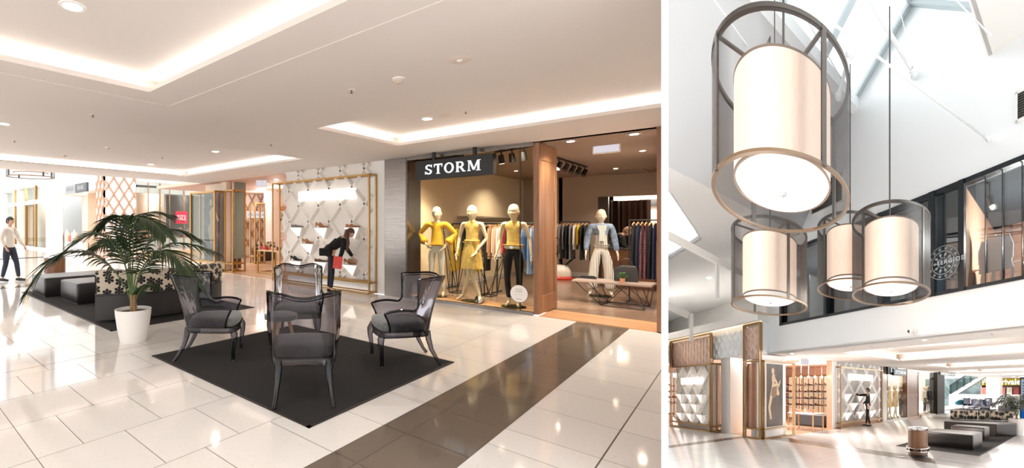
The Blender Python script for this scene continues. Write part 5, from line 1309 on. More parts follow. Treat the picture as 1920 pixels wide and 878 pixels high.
pl = thing('small_plant', 'small leafy plant in a terracotta pot on the low wire table', 'plant', (ay(1167, 500, yb_+.12).x, yb_+.12, TZ+.004))
mb = MB(); mb.lathe([(.001, 0), (.035, 0), (.045, .08), (.04, .08), (.001, .07)], 20); pl.part('pot', mb, mat('terracotta', (206, 150, 112), .8)); mb = MB(); rnd = random.Random(5)
for k in range(70):
    a, e, r = rnd.random()*6.28, rnd.random()*1.4, .05+.05*rnd.random(); c = Vector((math.cos(a)*math.cos(e)*r, math.sin(a)*math.cos(e)*r, .09+math.sin(e)*r)); s_ = Vector((-math.sin(a), math.cos(a), 0))*.016; u_ = Vector((math.cos(a)*.5, math.sin(a)*.5, .4))*.04
    mb.add([c, c+s_+u_*.5, c+u_, c-s_+u_*.5], [(0, 1, 2, 3)])
solid(pl.part('leaves', mb, mat('green leaves', (58, 110, 42), .5, var=.3)), .002)
mb = MB(); mb.cbox((0, 0, .015), (.34, .14, .03)); mb.cbox((.02, 0, .04), (.24, .12, .02)); bevel(single('folded_clothes', 'black folded clothing lying at the left end of the low wire table', 'clothing', mb, clothmat('black'), ontab(1100, 522), .1), .008)
# floor polisher
q = az(1052, 524); fp_ = thing('vacuum_cleaner', 'white and red floor cleaner with two black hoses by the timber door', 'vacuum cleaner', (q.x, q.y, .004))
mb = MB(); mb.lathe([(.001, 0), (.3, 0), (.31, .05), (.28, .10), (.001, .10)], 32); fp_.part('red_base', mb, mat('red plastic', (206, 62, 40), .4))
mb = MB(); mb.lathe([(.27, .10), (.27, .22), (.2, .34), (.12, .40), (.001, .41)], 32); fp_.part('canister', mb, mat('white plastic', (226, 214, 200), .35))
for i, (dx, dy) in enumerate(((-.25, .1), (.12, .15))):
    mb = MB(); mb.tube([(.05+dx*.3, 0, .38), (.18+dx, .1, .6), (.05+dx, dy, .95), (-.1+dx, dy, 1.25), (-.22+dx, dy, 1.42)], .026, 8); fp_.part('hose', mb, blackM)
    mb = MB(); mb.tube([(-.22+dx, dy, 1.42), (-.3+dx, dy, 1.47), (-.38+dx, dy, 1.42)], .022, 8); fp_.part('grip', mb, mat('red plastic', (206, 62, 40), .4))
# curtains in the fitting room opening and the small M sign beyond
for i, (u, w_c) in enumerate(((1118, .3), (1137, .3), (1150, .3), (1172, 1.25))):
    p = ay(u, 400, 15.2+.2*i); mb = MB(); n = 40; r0 = []; r1 = []
    for z in (0.02, 2.25):
        f_ = [(p.x-w_c/2+w_c*j/n, .05*math.sin(j*1.3), z) for j in range(n+1)]; b_ = [(x, y+.02, z) for x, y, z in f_[::-1]]; (r0 if z < 1 else r1).extend(f_+b_)
    mb.rings([r0, r1]); mb.xf(Tr(-p.x, 0, 0)); single('curtain', ['dark brown curtain, first from the left', 'dark brown curtain, second from the left', 'dark brown curtain, third from the left', 'wide dark brown curtain behind the bending person'][i]+' in the fitting room', 'curtain', mb, mat('chocolate curtain', (70, 46, 34), .85), (p.x, p.y, .0))
p = ay(1218, 400, 17.5); mb = MB(); mb.box((p.x-1.0, 17.5, 0), (p.x+2, 17.6, HC)); struct('wall_white_brick', mb, mat('white brick', (228, 220, 210), .6), clip=True)
msn = thing('black_sign', 'small black sign with a white M at the back of the clothes shop', 'sign', (ay(1224, 380, 17.3).x, 17.3, ay(1224, 380, 17.3).z))
mb = MB(); mb.box((-.36, 0, -.11), (.02+max(0, -.124*17.3-.06-ay(1224, 380, 17.3).x), .06, .11)); msn.part('sign_box', mb, blackM); mb = text_mb('M', .17, .003, .012, 1.3); mb.xf(Tr(-.2, -.004, 0) @ FRONT); msn.part('letter', mb, letter, smooth=False)
add_light('POINT', (p.x, 16.6, 2.5), 60, (1, .9, .8), .2); add_light('POINT', (-3.4, 17.0, 2.5), 50, (1, .8, .6), .2)
cu_ = thing('counter', 'timber fronted counter behind the low wire table', 'counter', (ay(1128, 400, 12.6).x, 12.6, .004)); mb = MB(); CW_ = -.124*13.3-.1-ay(1128, 400, 12.6).x; mb.box((0, 0, 0), (CW_, .6, .92)); o_ = obj('counter_body', _mesh('counter_body', mb, wood('counter timber', (92, 56, 34), (126, 80, 50), .4, 0, 12)), cu_.o)
mb = MB(); mb.box((-.03, -.03, .92), (CW_, .63, .96)); cu_.part('counter_top', mb, mat('dark top', (60, 50, 46), .3))
# display shelving on the left wall of the shop, seen through the glass
sv = thing('wall_shelf_unit', 'pale shelves with folded stock on the taupe wall behind the left mannequin', 'shelving', (X0+.02, 10.2, 0))
for z in (1.45, 1.72): mb = MB(); mb.box((0, 0, z), (.3, 3.4, z+.025)); sv.part('shelf', mb, shopw)
for i in range(9): 
    mb = MB(); mb.box((0, 0, 0), (.22, .28, .12)); bevel(single('folded_stack', 'pale folded stack %s from the left on the shelf behind the left mannequin' % ordw(i), 'folded clothes', mb, mat('pale stock %d' % (i % 3), ((206, 190, 160), (186, 170, 150), (214, 196, 140))[i % 3], .7), (X0+.05, 10.35+i*.34, 1.476), 0, 'folded stacks on the shelf behind the mannequins'), .02)

# ---- shoes
def shoe_mb(kind='heel', s=1.0):
    """one shoe pointing along +x, sole at z=0"""
    mb = MB(); hz_ = .06 if kind == 'heel' else .012; rr = []
    for x, w, top_, bt in ((-.115, .018, .062, 0), (-.10, .028, .075, 0), (-.06, .031, .068, .2), (-.01, .030, .045, .7), (.04, .036, .042, 1), (.085, .037, .034, 1), (.115, .026, .024, 1), (.13, .010, .012, 1)):
        b_ = hz_*(1-bt) if kind == 'heel' else 0.0; tt = top_*(1 if kind != 'boot' else 1.5)
        rr.append([(x, w*math.cos(2*PI*j/10), b_+tt*.5+tt*.5*math.sin(2*PI*j/10)) for j in range(10)])
    mb.rings(rr)
    if kind == 'heel': mb.tube([(-.10, 0, .062), (-.105, 0, 0)], [.016, .007], 8)
    return mb
SHC = dict(tan=(176, 124, 84), black=(30, 27, 26), white=(228, 220, 210), pink=(226, 60, 110), red=(190, 40, 40), blush=(216, 170, 150), brown=(104, 66, 42), gold=(190, 150, 90), grey=(128, 120, 114), olive=(110, 96, 60))
_sp = {}
def shoe(label, loc, rz, color, kind, group, sp='A', sc=1.0):
    k = (color, kind, sp, sc if sp != 'A' else 0, round(rz, 1) if sp != 'A' else 0)
    if k in _sp and sp == 'A':
        o = _sp[k].copy(); COL.objects.link(o); o.location = loc; o.rotation_euler = (0, 0, rz); o['label'] = label; o['group'] = group; return o
    if k in _sp:
        o = _sp[k].copy(); COL.objects.link(o); o.location = HALL @ Vector(loc); o['label'] = label; o['group'] = group; return o
    if sp == 'A':
        o = single('shoe', label, 'shoe', shoe_mb(kind), mat(color+' shoe', SHC[color], .4), (0, 0, 0), 0, group); o.location = loc; o.rotation_euler = (0, 0, rz)
    else: o = single('shoe', label, 'shoe', shoe_mb(kind), mat(color+' shoe', SHC[color], .4), loc, rz, group, sp, sc)
    _sp[k] = o; return o
for i, p in enumerate(shelfpos):
    col_, kd = (('grey', 'flat'), ('tan', 'heel'), ('tan', 'flat'), ('tan', 'heel'), ('black', 'heel'), ('brown', 'flat'), ('tan', 'heel'))[i]
    for j in (0, 1): shoe('%s %s shoe on the %s glowing shelf, %s of its pair' % (col_, kd, ['upper left', 'upper middle', 'upper right', 'middle row', 'bottom left', 'bottom middle', 'bottom right'][i], ('left', 'right')[j]), (p.x-.07+.13*j, p.y-.03, p.z+.021), .5+.25*j, col_, kd, 'shoes on the glowing shelves of the display wall')
# pair on the window floor beside the middle mannequin
for j in (0, 1): shoe('black and white trainer on the window floor, %s one of the pair' % ('left', 'right')[j], (ay(893, 569, 8.12).x+.1*j, 8.12, .045), -1.2-.3*j, ('black', 'grey')[j], 'boot', 'trainers beside the middle mannequin')
# brass table of shoes in front of the shoe shop
ta = az(482, 512); tt = thing('shoe_table', 'brass framed table crowded with shoes at the shoe shop entrance', 'table', (ta.x, ta.y, .006), 0)
tw, td, th_ = 1.55, .75, .72; mb = MB(); mb.box((0, 0, th_-.03), (tw, td, th_)); tt.part('table_top', mb, wood('light oak', (206, 172, 132), (226, 196, 160), .5, 0, 8))
for x in (.02, tw-.02):
    for y in (.02, td-.02): mb = MB(); mb.bar((x, y, 0), (x, y, th_-.03), .04); tt.part('leg', mb, gold)
mb = MB()
for a, b in (((.02, .02), (tw-.02, .02)), ((.02, td-.02), (tw-.02, td-.02)), ((.02, .02), (.02, td-.02)), ((tw-.02, .02), (tw-.02, td-.02))): mb.bar((a[0], a[1], .03), (b[0], b[1], .03), .035)
tt.part('base_rail', mb, gold)
for i in range(16):
    c_ = ('pink', 'pink', 'red', 'blush', 'tan', 'blush', 'white', 'gold', 'brown', 'black', 'tan', 'blush', 'gold', 'red', 'white', 'brown')[i]
    shoe('%s shoe, %s along the %s row on the brass shoe table' % (c_, ordw(i//2), ('front', 'back')[i % 2]), (ta.x+.1+.18*(i//2), ta.y+.2+.34*(i % 2), .006+th_), 1.2+.4*(i % 3), c_, ('heel', 'flat')[i % 2], 'shoes on the brass table')
# bags and shoes on the blush shelving
for i, (u, v, c_) in enumerate(((534, 404, 'tan'), (531, 434, 'brown'), (524, 437, 'black'), (538, 436, 'black'))):
    z = (2.08, 1.65, 1.65, 1.65)[i]; p = ay(u, v, 12.45); mb = MB(); mb.box((-.14, -.06, 0), (.14, .06, .2 if i == 0 else .13)); mb.tube([(-.08, 0, .19), (-.05, 0, .26), (.05, 0, .26), (.08, 0, .19)], .01, 6)
    bevel(single('handbag', '%s bag on the %s blush shelf, %s' % (c_, 'upper' if i == 0 else 'middle', ('alone', 'in the middle', 'at left', 'at right')[i]), 'bag', mb, mat(c_+' bag', SHC[c_], .4), (p.x, 12.4, z+.001), 0, None), .015)
mb = MB(); mb.box((-.12, 0, -.16), (.12, .01, .16)); p = ay(533, 455, 12.25); single('sale_card', 'small red and white sale card on the blush shelving', 'card', mb, mat('red card', (214, 70, 70), .5, var=.6, vscale=9, rgb2=(240, 220, 200)), (p.x, 12.25, p.z))
mb = MB()
for k in range(6): mb.box((-.16, -.13, k*.085), (.16, .13, k*.085+.08))
p = az(441, 503); bevel(single('box_stack', 'dark stack of shoe boxes behind the narrow brass frame', 'boxes', mb, mat('dark brown box', (60, 42, 40), .6), (p.x, p.y, .006), .2), .004)
# far end shop display: two rows of shoes and bags behind the glass
yA, yB2 = ax(266, 400, -20.6).y, ax(356, 400, -20.6).y
ds = thing('display_shelves', 'pale display shelves of shoes behind the far glazed window', 'shelving', (-20.6, yA, 0))
for z, d in ((1.22, .2), (.86, .3)): mb = MB(); mb.box((-d, 0, z), (d, yB2-yA, z+.03)); ds.part('shelf', mb, mat('blush shelf', (216, 186, 160), .5))
for z in (.62,): mb = MB(); mb.box((-.3, 0, z), (.3, yB2-yA, .86)); ds.part('plinth', mb, white)
for r_, z in enumerate((1.25, .89, .89)):
    for i in range(13):
        c_ = random.choice(('black', 'brown', 'blush', 'tan', 'white', 'black', 'gold')); y = yA+.12+(yB2-yA-.25)*i/12
        shoe('%s shoe, %s from the left in the %s row behind the far glazed window' % (c_, ordw(i), ('upper', 'lower front', 'lower back')[r_]), (-20.55-.25*(r_ == 2)+.1*(r_ == 1), y, z), .4, c_, ('flat', 'heel', 'boot')[i % 3], 'shoes behind the far glazed window')
# white table with small parcels in front of the white shopfront at far left
p = ay(128, 470, 8.4)
dt = thing('display_table', 'low white display table of gift boxes in the white shopfront at far left', 'table', (ay(108, 470, 8.2).x, 8.0, 0)); mb = MB(); mb.box((0, 0, 0), (ay(163, 470, 8.2).x-ay(108, 470, 8.2).x, .25, .55)); dt.part('table_body', mb, white)
for i in range(9):
    mb = MB(); h_ = (.3, .5, .35)[i % 3]; mb.box((-.14, -.12, 0), (.14, .12, h_)); mb.cyl((0, 0, h_), (0, 0, h_+.15), .05, n=8)
    single('gift_box', '%s parcel, %s from the left on the low white table at far left' % (('red', 'white', 'blush')[i % 3], ordw(i)), 'box', mb, mat(('red', 'white', 'blush')[i % 3]+' parcel', ((196, 90, 80), (236, 230, 224), (224, 190, 170))[i % 3], .5), (ay(108, 470, 8.2).x+.25+i*.45, 8.125, .551), 0, 'parcels on the low white table')

# ================================================================== ATRIUM HALL
ZC = 2.8; YF = 6.7; XS = -8.6
def hlight(kind, loc, e, color=(1, .95, .9), size=.15, spot=2.4):
    w = HALL @ Vector(loc); o = add_light(kind, tuple(w), e, color, size, None, spot, .8); return o
# floor
mb = MB(); step = .6
def hrow(x0, x1, y0, y1, off):
    y = y0+off-step
    while y < y1:
        a = max(y, y0)+.003; b = min(y+step, y1)-.003
        if b > a+.01: mb.add([(x0+.003, a, 0), (x1-.003, a, 0), (x1-.003, b, 0), (x0+.003, b, 0)], [(0, 1, 2, 3)])
        y += step
bandx = (-9.75, -9.3); bandy = (6.66, 7.14)
k = 0; x = -22.0
while x < 6:
    x2 = x+.9
    if x < bandx[0] < x2: x2 = bandx[0]
    if abs(x-bandx[0]) < 1e-6:
        x = bandx[1]; continue
    hrow(x, x2, -3, bandy[0], .3*(k % 2)); hrow(x, x2, bandy[1], 46, .3*(k % 2)); x = x2; k += 1
nl = len(mb.f); hrow(bandx[0], bandx[1], -3, bandy[0], .2)
xx = -22.0
while xx < 6: mb.add([(xx+.003, bandy[0], 0), (xx+.597, bandy[0], 0), (xx+.597, bandy[1], 0), (xx+.003, bandy[1], 0)], [(0, 1, 2, 3)]); xx += .6
y13 = 21.3
mb.add([(-24, -3, -.004), (6, -3, -.004), (6, 46, -.004), (-24, 46, -.004)], [(0, 1, 2, 3)])
fm = [0]*nl+[1]*(len(mb.f)-nl-1)+[2]
tileB = tiles('polished pale tile', (236, 236, 236), .14, .03, .3)
struct('floor_atrium', mb, [tileB, mat('polished bronze-grey tile', (88, 74, 62), .18, var=.1, spec=.3), grout], 'H', True, fmat=fm, tone=True, smooth=False)
# upper wall over the concourse with the band of windows
winL = hy(1462, 600, YF).x; wz0, wz1 = 3.66, 5.97
XR = 5.0
mb = MB()
def wallq(pts, y0=YF, th=.3): mb.plate([(x, y0, z) for x, z in pts], (0, th, 0))
wallq([(XS, ZC), (XR, ZC), (XR, wz0), (XS, wz0)]); wallq([(XS, wz0), (winL, wz0), (winL, wz1), (XS, wz1)])
wallq([(XS, wz1), (XR, wz1), (XR, 9.1), (-1.9, 9.1), (-3.37, 10.47), (-5.0, 9.1), (-7.1, 6.3), (XS, 6.3)])
struct('wall_upper_front', mb, whiteC, 'H', True, smooth=False)
# sloping roof lining on the left, flat lining below it, with a roof window
mb = MB(); mb.plate([(-5.05, -6, 8.95), (-5.05, YF, 8.95), (-7.1, YF, 6.3), (-7.1, -6, 6.3)], (-.15, 0, .1)); struct('ceiling_slope', mb, mat('grey white roof lining', (178, 178, 179), .7), 'H', True, smooth=False)
hA, hB_, hC_, hD_ = hz(1256, 362, 6.3), hz(1313, 447, 6.3), hz(1245, 492, 6.3), hz(1225, 352, 6.3)
mb = MB()
def flat(pts, th=.12): mb.plate([(x, y, 6.3) for x, y in pts], (0, 0, th))
flat([(-7.1, -6), (-7.1, YF+3), (hB_.x, YF+3), (hB_.x, hB_.y), (hA.x, hA.y), (hA.x, -6)]); flat([(hB_.x, hB_.y), (hB_.x, YF+3), (-24, YF+3), (-24, hC_.y+.1), (hC_.x, hC_.y)])
struct('ceiling_flat', mb, mat('white roof lining', (216, 215, 214), .7), 'H', True, smooth=False)
mb = MB(); mb.plate([(hA.x, hA.y, 6.3), (hB_.x, hB_.y, 6.3), (hB_.x, hB_.y, 6.6), (hA.x, hA.y, 6.6)], (.05, 0, 0)); mb.plate([(hB_.x, hB_.y, 6.3), (hC_.x, hC_.y, 6.3), (hC_.x, hC_.y, 6.6), (hB_.x, hB_.y, 6.6)], (0, .05, 0)); struct('trim_roof_window', mb, whiteC, 'H', True, smooth=False)
mb = MB(); mb.box((-26, 9.6, 3.5), (-7.0, 9.7, 6.4)); mb.box((XS-.05, YF, 3.9), (XS, 9.7, 6.4)); struct('wall_upper_back', mb, white, 'H', True)
# skylight lantern
stl = mat('grey glazing bar', (176, 186, 190), .5)
mb = MB(); e0 = Vector((-5.0, 0, 9.13)); r0_ = Vector((-3.37, 0, 10.47)); e1_ = Vector((-1.75, 0, 9.13))
sk = thing('skylight', 'ridge skylight with grey glazing bars high above the pendants', 'skylight', (0, 0, 0), 0, None, 'H')
for y in [YF-.05-1.25*i for i in range(9)]:
    mb = MB()
    for a_, b_ in ((e0, r0_), (r0_, e1_)): mb.bar((a_.x, y, a_.z), (b_.x, y, b_.z), .09, .12, up=(0, 1, 0))
    sk.part('glazing_bar', mb, stl)
mb = MB(); mb.bar((r0_.x, -5, r0_.z), (r0_.x, YF, r0_.z), .1); sk.part('ridge_bar', mb, stl)
mb = MB(); mb.bar((e0.x, -5, e0.z-.1), (e0.x, YF, e0.z-.1), .25, .3); mb.bar((e1_.x, -5, e1_.z-.1), (e1_.x, YF, e1_.z-.1), .25, .3); sk.part('kerb', mb, whiteC)
mb = MB(); mb.plate([(e0.x, -5, e0.z+.05), (e0.x, YF, e0.z+.05), (r0_.x, YF, r0_.z+.05), (r0_.x, -5, r0_.z+.05)], (-.01, 0, .012)); mb.plate([(e1_.x, -5, e1_.z+.05), (e1_.x, YF, e1_.z+.05), (r0_.x, YF, r0_.z+.05), (r0_.x, -5, r0_.z+.05)], (.01, 0, .012))
sk.part('glass', mb, pane('skylight glass', (248, 252, 253), .03, .0), smooth=False)
# roof lining to the right of the skylight, with a dropped box
mb = MB(); mb.box((e1_.x+.05, 1.6, 8.2), (XR, YF, 8.35)); mb.box((e1_.x+.02, 1.6, 8.2), (e1_.x+.12, YF, 9.2))
struct('ceiling_right', mb, white, 'H', True)
# area lamp added above the skylight to strengthen its daylight
def sky_area(loc, size, e, tilt=0):
    ld = bpy.data.lights.new('skylight_fill', 'AREA'); ld.shape = 'RECTANGLE'; ld.size = size[0]; ld.size_y = size[1]; ld.energy = e; ld.color = (.97, .985, 1)
    o = bpy.data.objects.new('skylight_fill', ld); COL.objects.link(o); o.location = HALL @ Vector(loc); o.rotation_euler = (0, tilt, YAW)
sky_area((-3.37, 1.5, 11.6), (6, 12), 280)
for i, (u, v) in enumerate(((1329, 521), (1262, 548), (1290, 545), (1345, 470))[:2]):
    q_ = hz(u, v, 6.3); dl_ = downlight('round downlight in the flat white roof lining, %s' % ('right' if i == 0 else 'left'), (q_.x, q_.y, 6.29), .10, 0, sp='H')
    hlight('SPOT', (q_.x, q_.y, 6.2), 450, (1, .96, .92), .3, 2.6)
hlight('SPOT', (-6.0, 2.0, 7.6), 350, (1, .98, .96), .6, 2.6); hlight('SPOT', (-2.5, 3.0, 8.0), 150, (1, .98, .96), .6, 2.6)  # unseen spots added in mid-air as fill for the hall
# white truss rods and rafters
def rod(label, p, q, r, name='roof_rod', brackets=True):
    t = thing(name, label, 'roof rod', tuple(p), 0, None, 'H'); d = q-p
    mb = MB(); mb.tube([(0, 0, 0), tuple(d)], r, 8); t.part('rod', mb, whiteC)
    if brackets: mb = MB(); mb.ball(tuple(d), r*2.2); mb.cyl(tuple(d-d.normalized()*.12), tuple(d), r*1.6); t.part('end_bracket', mb, whiteC)
    return t
rod('long thin white rod crossing the skylight down to the right wall', hy(1500, -2, 3.5), hy(1853, 261, YF-.03), .022)
rod('thick white strut running from the ridge to the wall bracket', hy(1628, -4, 5.2), hy(1714, 138, YF-.05), .05)
rod('white strut hanging from the ridge beside the large pendant', hy(1630, -4, 5.2), hy(1594, 100, 5.3), .05)
rod('lower end of the white strut behind the rim of the large pendant', hy(1592, 108, 5.3), hy(1571, 182, 5.3), .035)
rod('thin white wire down to the wall bracket', hy(1682, -2, 5.6), hy(1715, 130, YF-.05), .009, brackets=False)
rod('thin wire at upper left behind the large pendant', hy(1338, -2, 2.2), hy(1412, 100, 4.2), .007, brackets=False)
rod('thin wire from the ridge past the large pendant', hy(1490, -2, 4), hy(1608, 200, YF-.1), .009, brackets=False)
rod('white rod end and bracket at top right', hy(1790, -2, 5.4), hy(1857, 66, 6.0), .012)
def rafter(label, p, q, w, h):
    o = MB(); o.bar((0, 0, 0), tuple(q-p), w, h); return single('roof_beam', label, 'roof beam', o, white, tuple(p), 0, None, 'H')
rafter('white steel rafter crossing below the roof window', hd(1235, 432, 8.5), hd(1392, 514, 10.6), .1, .2)
rafter('short white beam above the shop bulkhead at left', hd(1235, 566, 11.5), hd(1292, 592, 12.0), .12, .25)
rafter('white hanging post below the rafter', hd(1345, 492, 9.9), hd(1345, 560, 9.9), .09, .09)
rafter('white post above the shop bulkhead at left', hd(1296, 588, 12.0), hd(1296, 640, 12.0), .12, .12)
# wall vents
def vent(label, u0, v0, u1, v1, plane_y, n=10):
    a, b = hy(u0, v0, plane_y), hy(u1, v1, plane_y); t = thing('wall_vent', label, 'vent', (a.x, plane_y, b.z), 0, None, 'H'); W_, H_ = b.x-a.x, a.z-b.z
    mb = MB(); mb.box((0, -.03, 0), (W_, 0, .04)); mb.box((0, -.03, H_-.04), (W_, 0, H_)); mb.box((0, -.03, 0), (.04, 0, H_)); mb.box((W_-.04, -.03, 0), (W_, 0, H_)); t.part('frame', mb, white)
    mb = MB(); mb.box((.04, -.012, .04), (W_-.04, -.002, H_-.04)); t.part('duct', mb, mat('dark duct', (60, 56, 52), .8))
    mb = MB()
    for i in range(n): z = .05+(H_-.1)*i/n; mb.plate([(.04, -.03, z), (W_-.04, -.03, z), (W_-.04, -.008, z+.03), (.04, -.008, z+.03)], (0, .004, .004))
    t.part('louvres', mb, mat('grey louvre', (150, 146, 140), .6))
vent('louvred vent at the right edge high on the white wall', 1904, 176, 1960, 206, YF); vent('louvred vent behind the large pendant', 1521, 352, 1582, 378, YF, 8)
# upper shop windows
wx1 = 4.0
dk = mat('dark window frame', (28, 34, 40), .4)
uw = thing('upper_shop_window', 'dark framed upper shop window band with reflections of the skylight', 'window', (winL, YF, wz0), 0, None, 'H')
WW = wx1-winL; HH = wz1-wz0
mb = MB(); mb.box((0, -.02, -.0), (WW, .12, .07)); mb.box((0, -.02, HH-.1), (WW, .12, HH)); mb.box((0, -.02, 0), (.1, .12, HH)); uw.part('frame', mb, dk)
mulls = [(1741, .14), (1797, .12), (1545, .1), (1646, .1)]
for u, w in mulls:
    x = hy(u, 500, YF).x-winL; mb = MB(); mb.box((x, -.03, 0), (x+w, .12, HH)); uw.part('mullion', mb, dk)
for u in (1769, 1846, 1878, 1915):
    x = hy(u, 500, YF).x-winL; mb = MB(); mb.box((x, .02, 0), (x+.015, .05, HH)); uw.part('glass_joint', mb, dk)
mb = MB(); mb.box((.05, .03, .03), (WW, .042, HH-.05)); uw.part('glass', mb, pane('upper window glass', (206, 216, 222), .22, .0, const=.26))
# rooms behind
xm = hy(1797, 500, YF).x; xd = hy(1741, 500, YF).x
tanw = mat('tan tiled wall', (224, 178, 148), .7)
mb = MB(); mb.box((xm+.02, 9.4, wz0), (wx1, 9.5, 6.3)); mb.box((xm-.02, YF+.25, wz0), (xm+.05, 9.5, 6.3)); struct('wall_upper_shop', mb, tanw, 'H', True)
mb = MB()
for i in range(7): mb.box((xm+.05, 9.38, wz0+.3+i*.38), (wx1, 9.4, wz0+.31+i*.38))
for i in range(9): mb.box((xm+.5+i*.7, 9.375, wz0), (xm+.51+i*.7, 9.4, 6.3))
struct('trim_upper_shop_joints', mb, mat('bronze joint', (170, 128, 92), .5), 'H', True)
mb = MB(); mb.box((XS, 9.55, wz0-.3), (xm, 9.6, 6.3)); struct('wall_upper_dark_room', mb, mat('slate blue room wall', (50, 62, 74), .7), 'H', True)
mb = MB(); mb.box((XS, YF+.3, 6.0), (wx1, 9.6, 6.1)); struct('ceiling_upper_shop', mb, mat('dark upper ceiling', (34, 46, 56), .8), 'H', True)
mb = MB(); mb.box((XS, YF+.1, wz0-.12), (wx1, 9.6, wz0)); struct('floor_upper_shop', mb, mat('dark upper floor', (70, 64, 60), .5), 'H', True)
hlight('POINT', (xm+2.0, 8.3, 4.6), 330, (1, .88, .76)); hlight('POINT', (xm+4.2, 8.3, 4.6), 330, (1, .88, .76)); hlight('POINT', (-6.4, 8.4, 5.2), 160, (1, .9, .82))  # unseen points added to brighten the upper rooms
# round emblem and name on the glass
c = hy(1768, 493, YF-.03)
em = thing('window_emblem', 'pale round filigree emblem with lettering on the dark upper window', 'sign', (c.x, YF-.035, c.z), 0, None, 'H')
pal = mat('frosted film', (150, 158, 160), .6); R_ = .36
mb = MB()
def ringp(r0, r1, n=48, y=0):
    for i in range(n):
        a, b = 2*PI*i/n, 2*PI*(i+1)/n
        mb.plate([(r0*math.cos(a), y, r0*math.sin(a)), (r1*math.cos(a), y, r1*math.sin(a)), (r1*math.cos(b), y, r1*math.sin(b)), (r0*math.cos(b), y, r0*math.sin(b))], (0, -.003, 0))
ringp(R_*.97, R_); ringp(R_*.66, R_*.70); ringp(R_*.26, R_*.30); em.part('rings', mb, pal, smooth=False)
mb = MB()
for i in range(14):
    a = 2*PI*i/14; cx, cz = R_*.83*math.cos(a), R_*.83*math.sin(a)
    for k in range(6):
        b = a+k*PI/3; mb.plate([(cx, 0, cz), (cx+R_*.055*math.cos(b-.4), 0, cz+R_*.055*math.sin(b-.4)), (cx+R_*.115*math.cos(b), 0, cz+R_*.115*math.sin(b)), (cx+R_*.055*math.cos(b+.4), 0, cz+R_*.055*math.sin(b+.4))], (0, -.003, 0))
for i in range(10):
    a = 2*PI*i/10; mb.plate([(R_*.32*math.cos(a), 0, R_*.32*math.sin(a)), (R_*.5*math.cos(a-.16), 0, R_*.5*math.sin(a-.16)), (R_*.63*math.cos(a), 0, R_*.63*math.sin(a)), (R_*.5*math.cos(a+.16), 0, R_*.5*math.sin(a+.16))], (0, -.003, 0))
em.part('filigree', mb, pal, smooth=False, kind='stuff')
mb = text_mb('SERGIOS', .125, .002, .002, 1.0, 1.25); mb.xf(Tr(.16, -.012, .0) @ FRONT); em.part('letters', mb, glow('white window lettering', (240, 240, 240), .4), smooth=False)
# coats and shirts displayed upstairs
for i, (u, c_) in enumerate(((1475, 'grey'), (1488, 'black'), (1555, 'black'), (1563, 'navy'), (1571, 'black'), (1580, 'navy'), (1588, 'pale_blue'))):
    p = hy(u, 560, 7.6); garment('%s %s hanging in the upper window, %s from the left behind the pendants' % (c_.replace('_', ' '), 'jacket', ordw(i)), (p.x, 7.6, wz0+1.35), .4, c_, 'coat', 'jackets in the upper window behind the pendants', 'H')
p = hy(1866, 440, 7.5)
ds = thing('clothes_display', 'pale blue jacket and bag on a stand inside the lit upper window', 'clothes display', (p.x, 7.5, wz0), 0, None, 'H')
mb = garment_mb(.75, .3, 3, True, .06); mb.xf(Tr(0, 0, 1.35) @ R3(0, 0, PI/2)); ds.part('jacket', mb, clothmat('pale_blue'))
mb = MB(); mb.tube([(0, 0, 0), (0, 0, 1.35)], .02, 8); mb.tube([(-1.2, .2, .72), (1.3, .2, .72)], .02, 8); ds.part('stand', mb, mat('pale timber rail', (214, 190, 160), .5))
for k in range(12): mb = garment_mb(.35, .1, k, False, .02); mb.xf(Tr(-1.1+.2*k, .2, .74)); ds.part('hanging_cloth', mb, clothmat(('tan', 'white', 'navy', 'pale_blue')[k % 4]))
p = hy(1856, 352, 7.2); spn = thing('spotlight', 'spotlight on the ceiling inside the lit upper window', 'spotlight', (p.x, 7.2, 6.0), 0, None, 'H')
mb = MB(); mb.cyl((0, 0, 0), (0, 0, -.35), .03); mb.cyl((0, 0, -.3), (.05, .0, -.52), .07); spn.part('body', mb, dk); mb = MB(); mb.ball((.055, 0, -.54), .05); spn.part('lens', mb, lamp_w)
pb2 = hy(1492, 585, 6.95); po = thing('poster', 'green and dark poster low in the upper window behind the left pendant', 'poster', (pb2.x, 6.95, wz0+.02), 0, None, 'H')
mb = MB(); mb.box((-.55, 0, 0), (.6, .02, 1.5)); po.part('sheet', mb, mat('dark poster print', (36, 42, 50), .5, var=.4, vscale=2)); mb = MB(); mb.box((-.5, -.004, .35), (.55, -.001, .62)); po.part('green_field', mb, mat('green print', (106, 128, 66), .6))
mb = text_mb('SERGIOS', .12, .002, .003); mb.xf(Tr(0, -.006, .24) @ FRONT); po.part('letters', mb, pal, smooth=False)

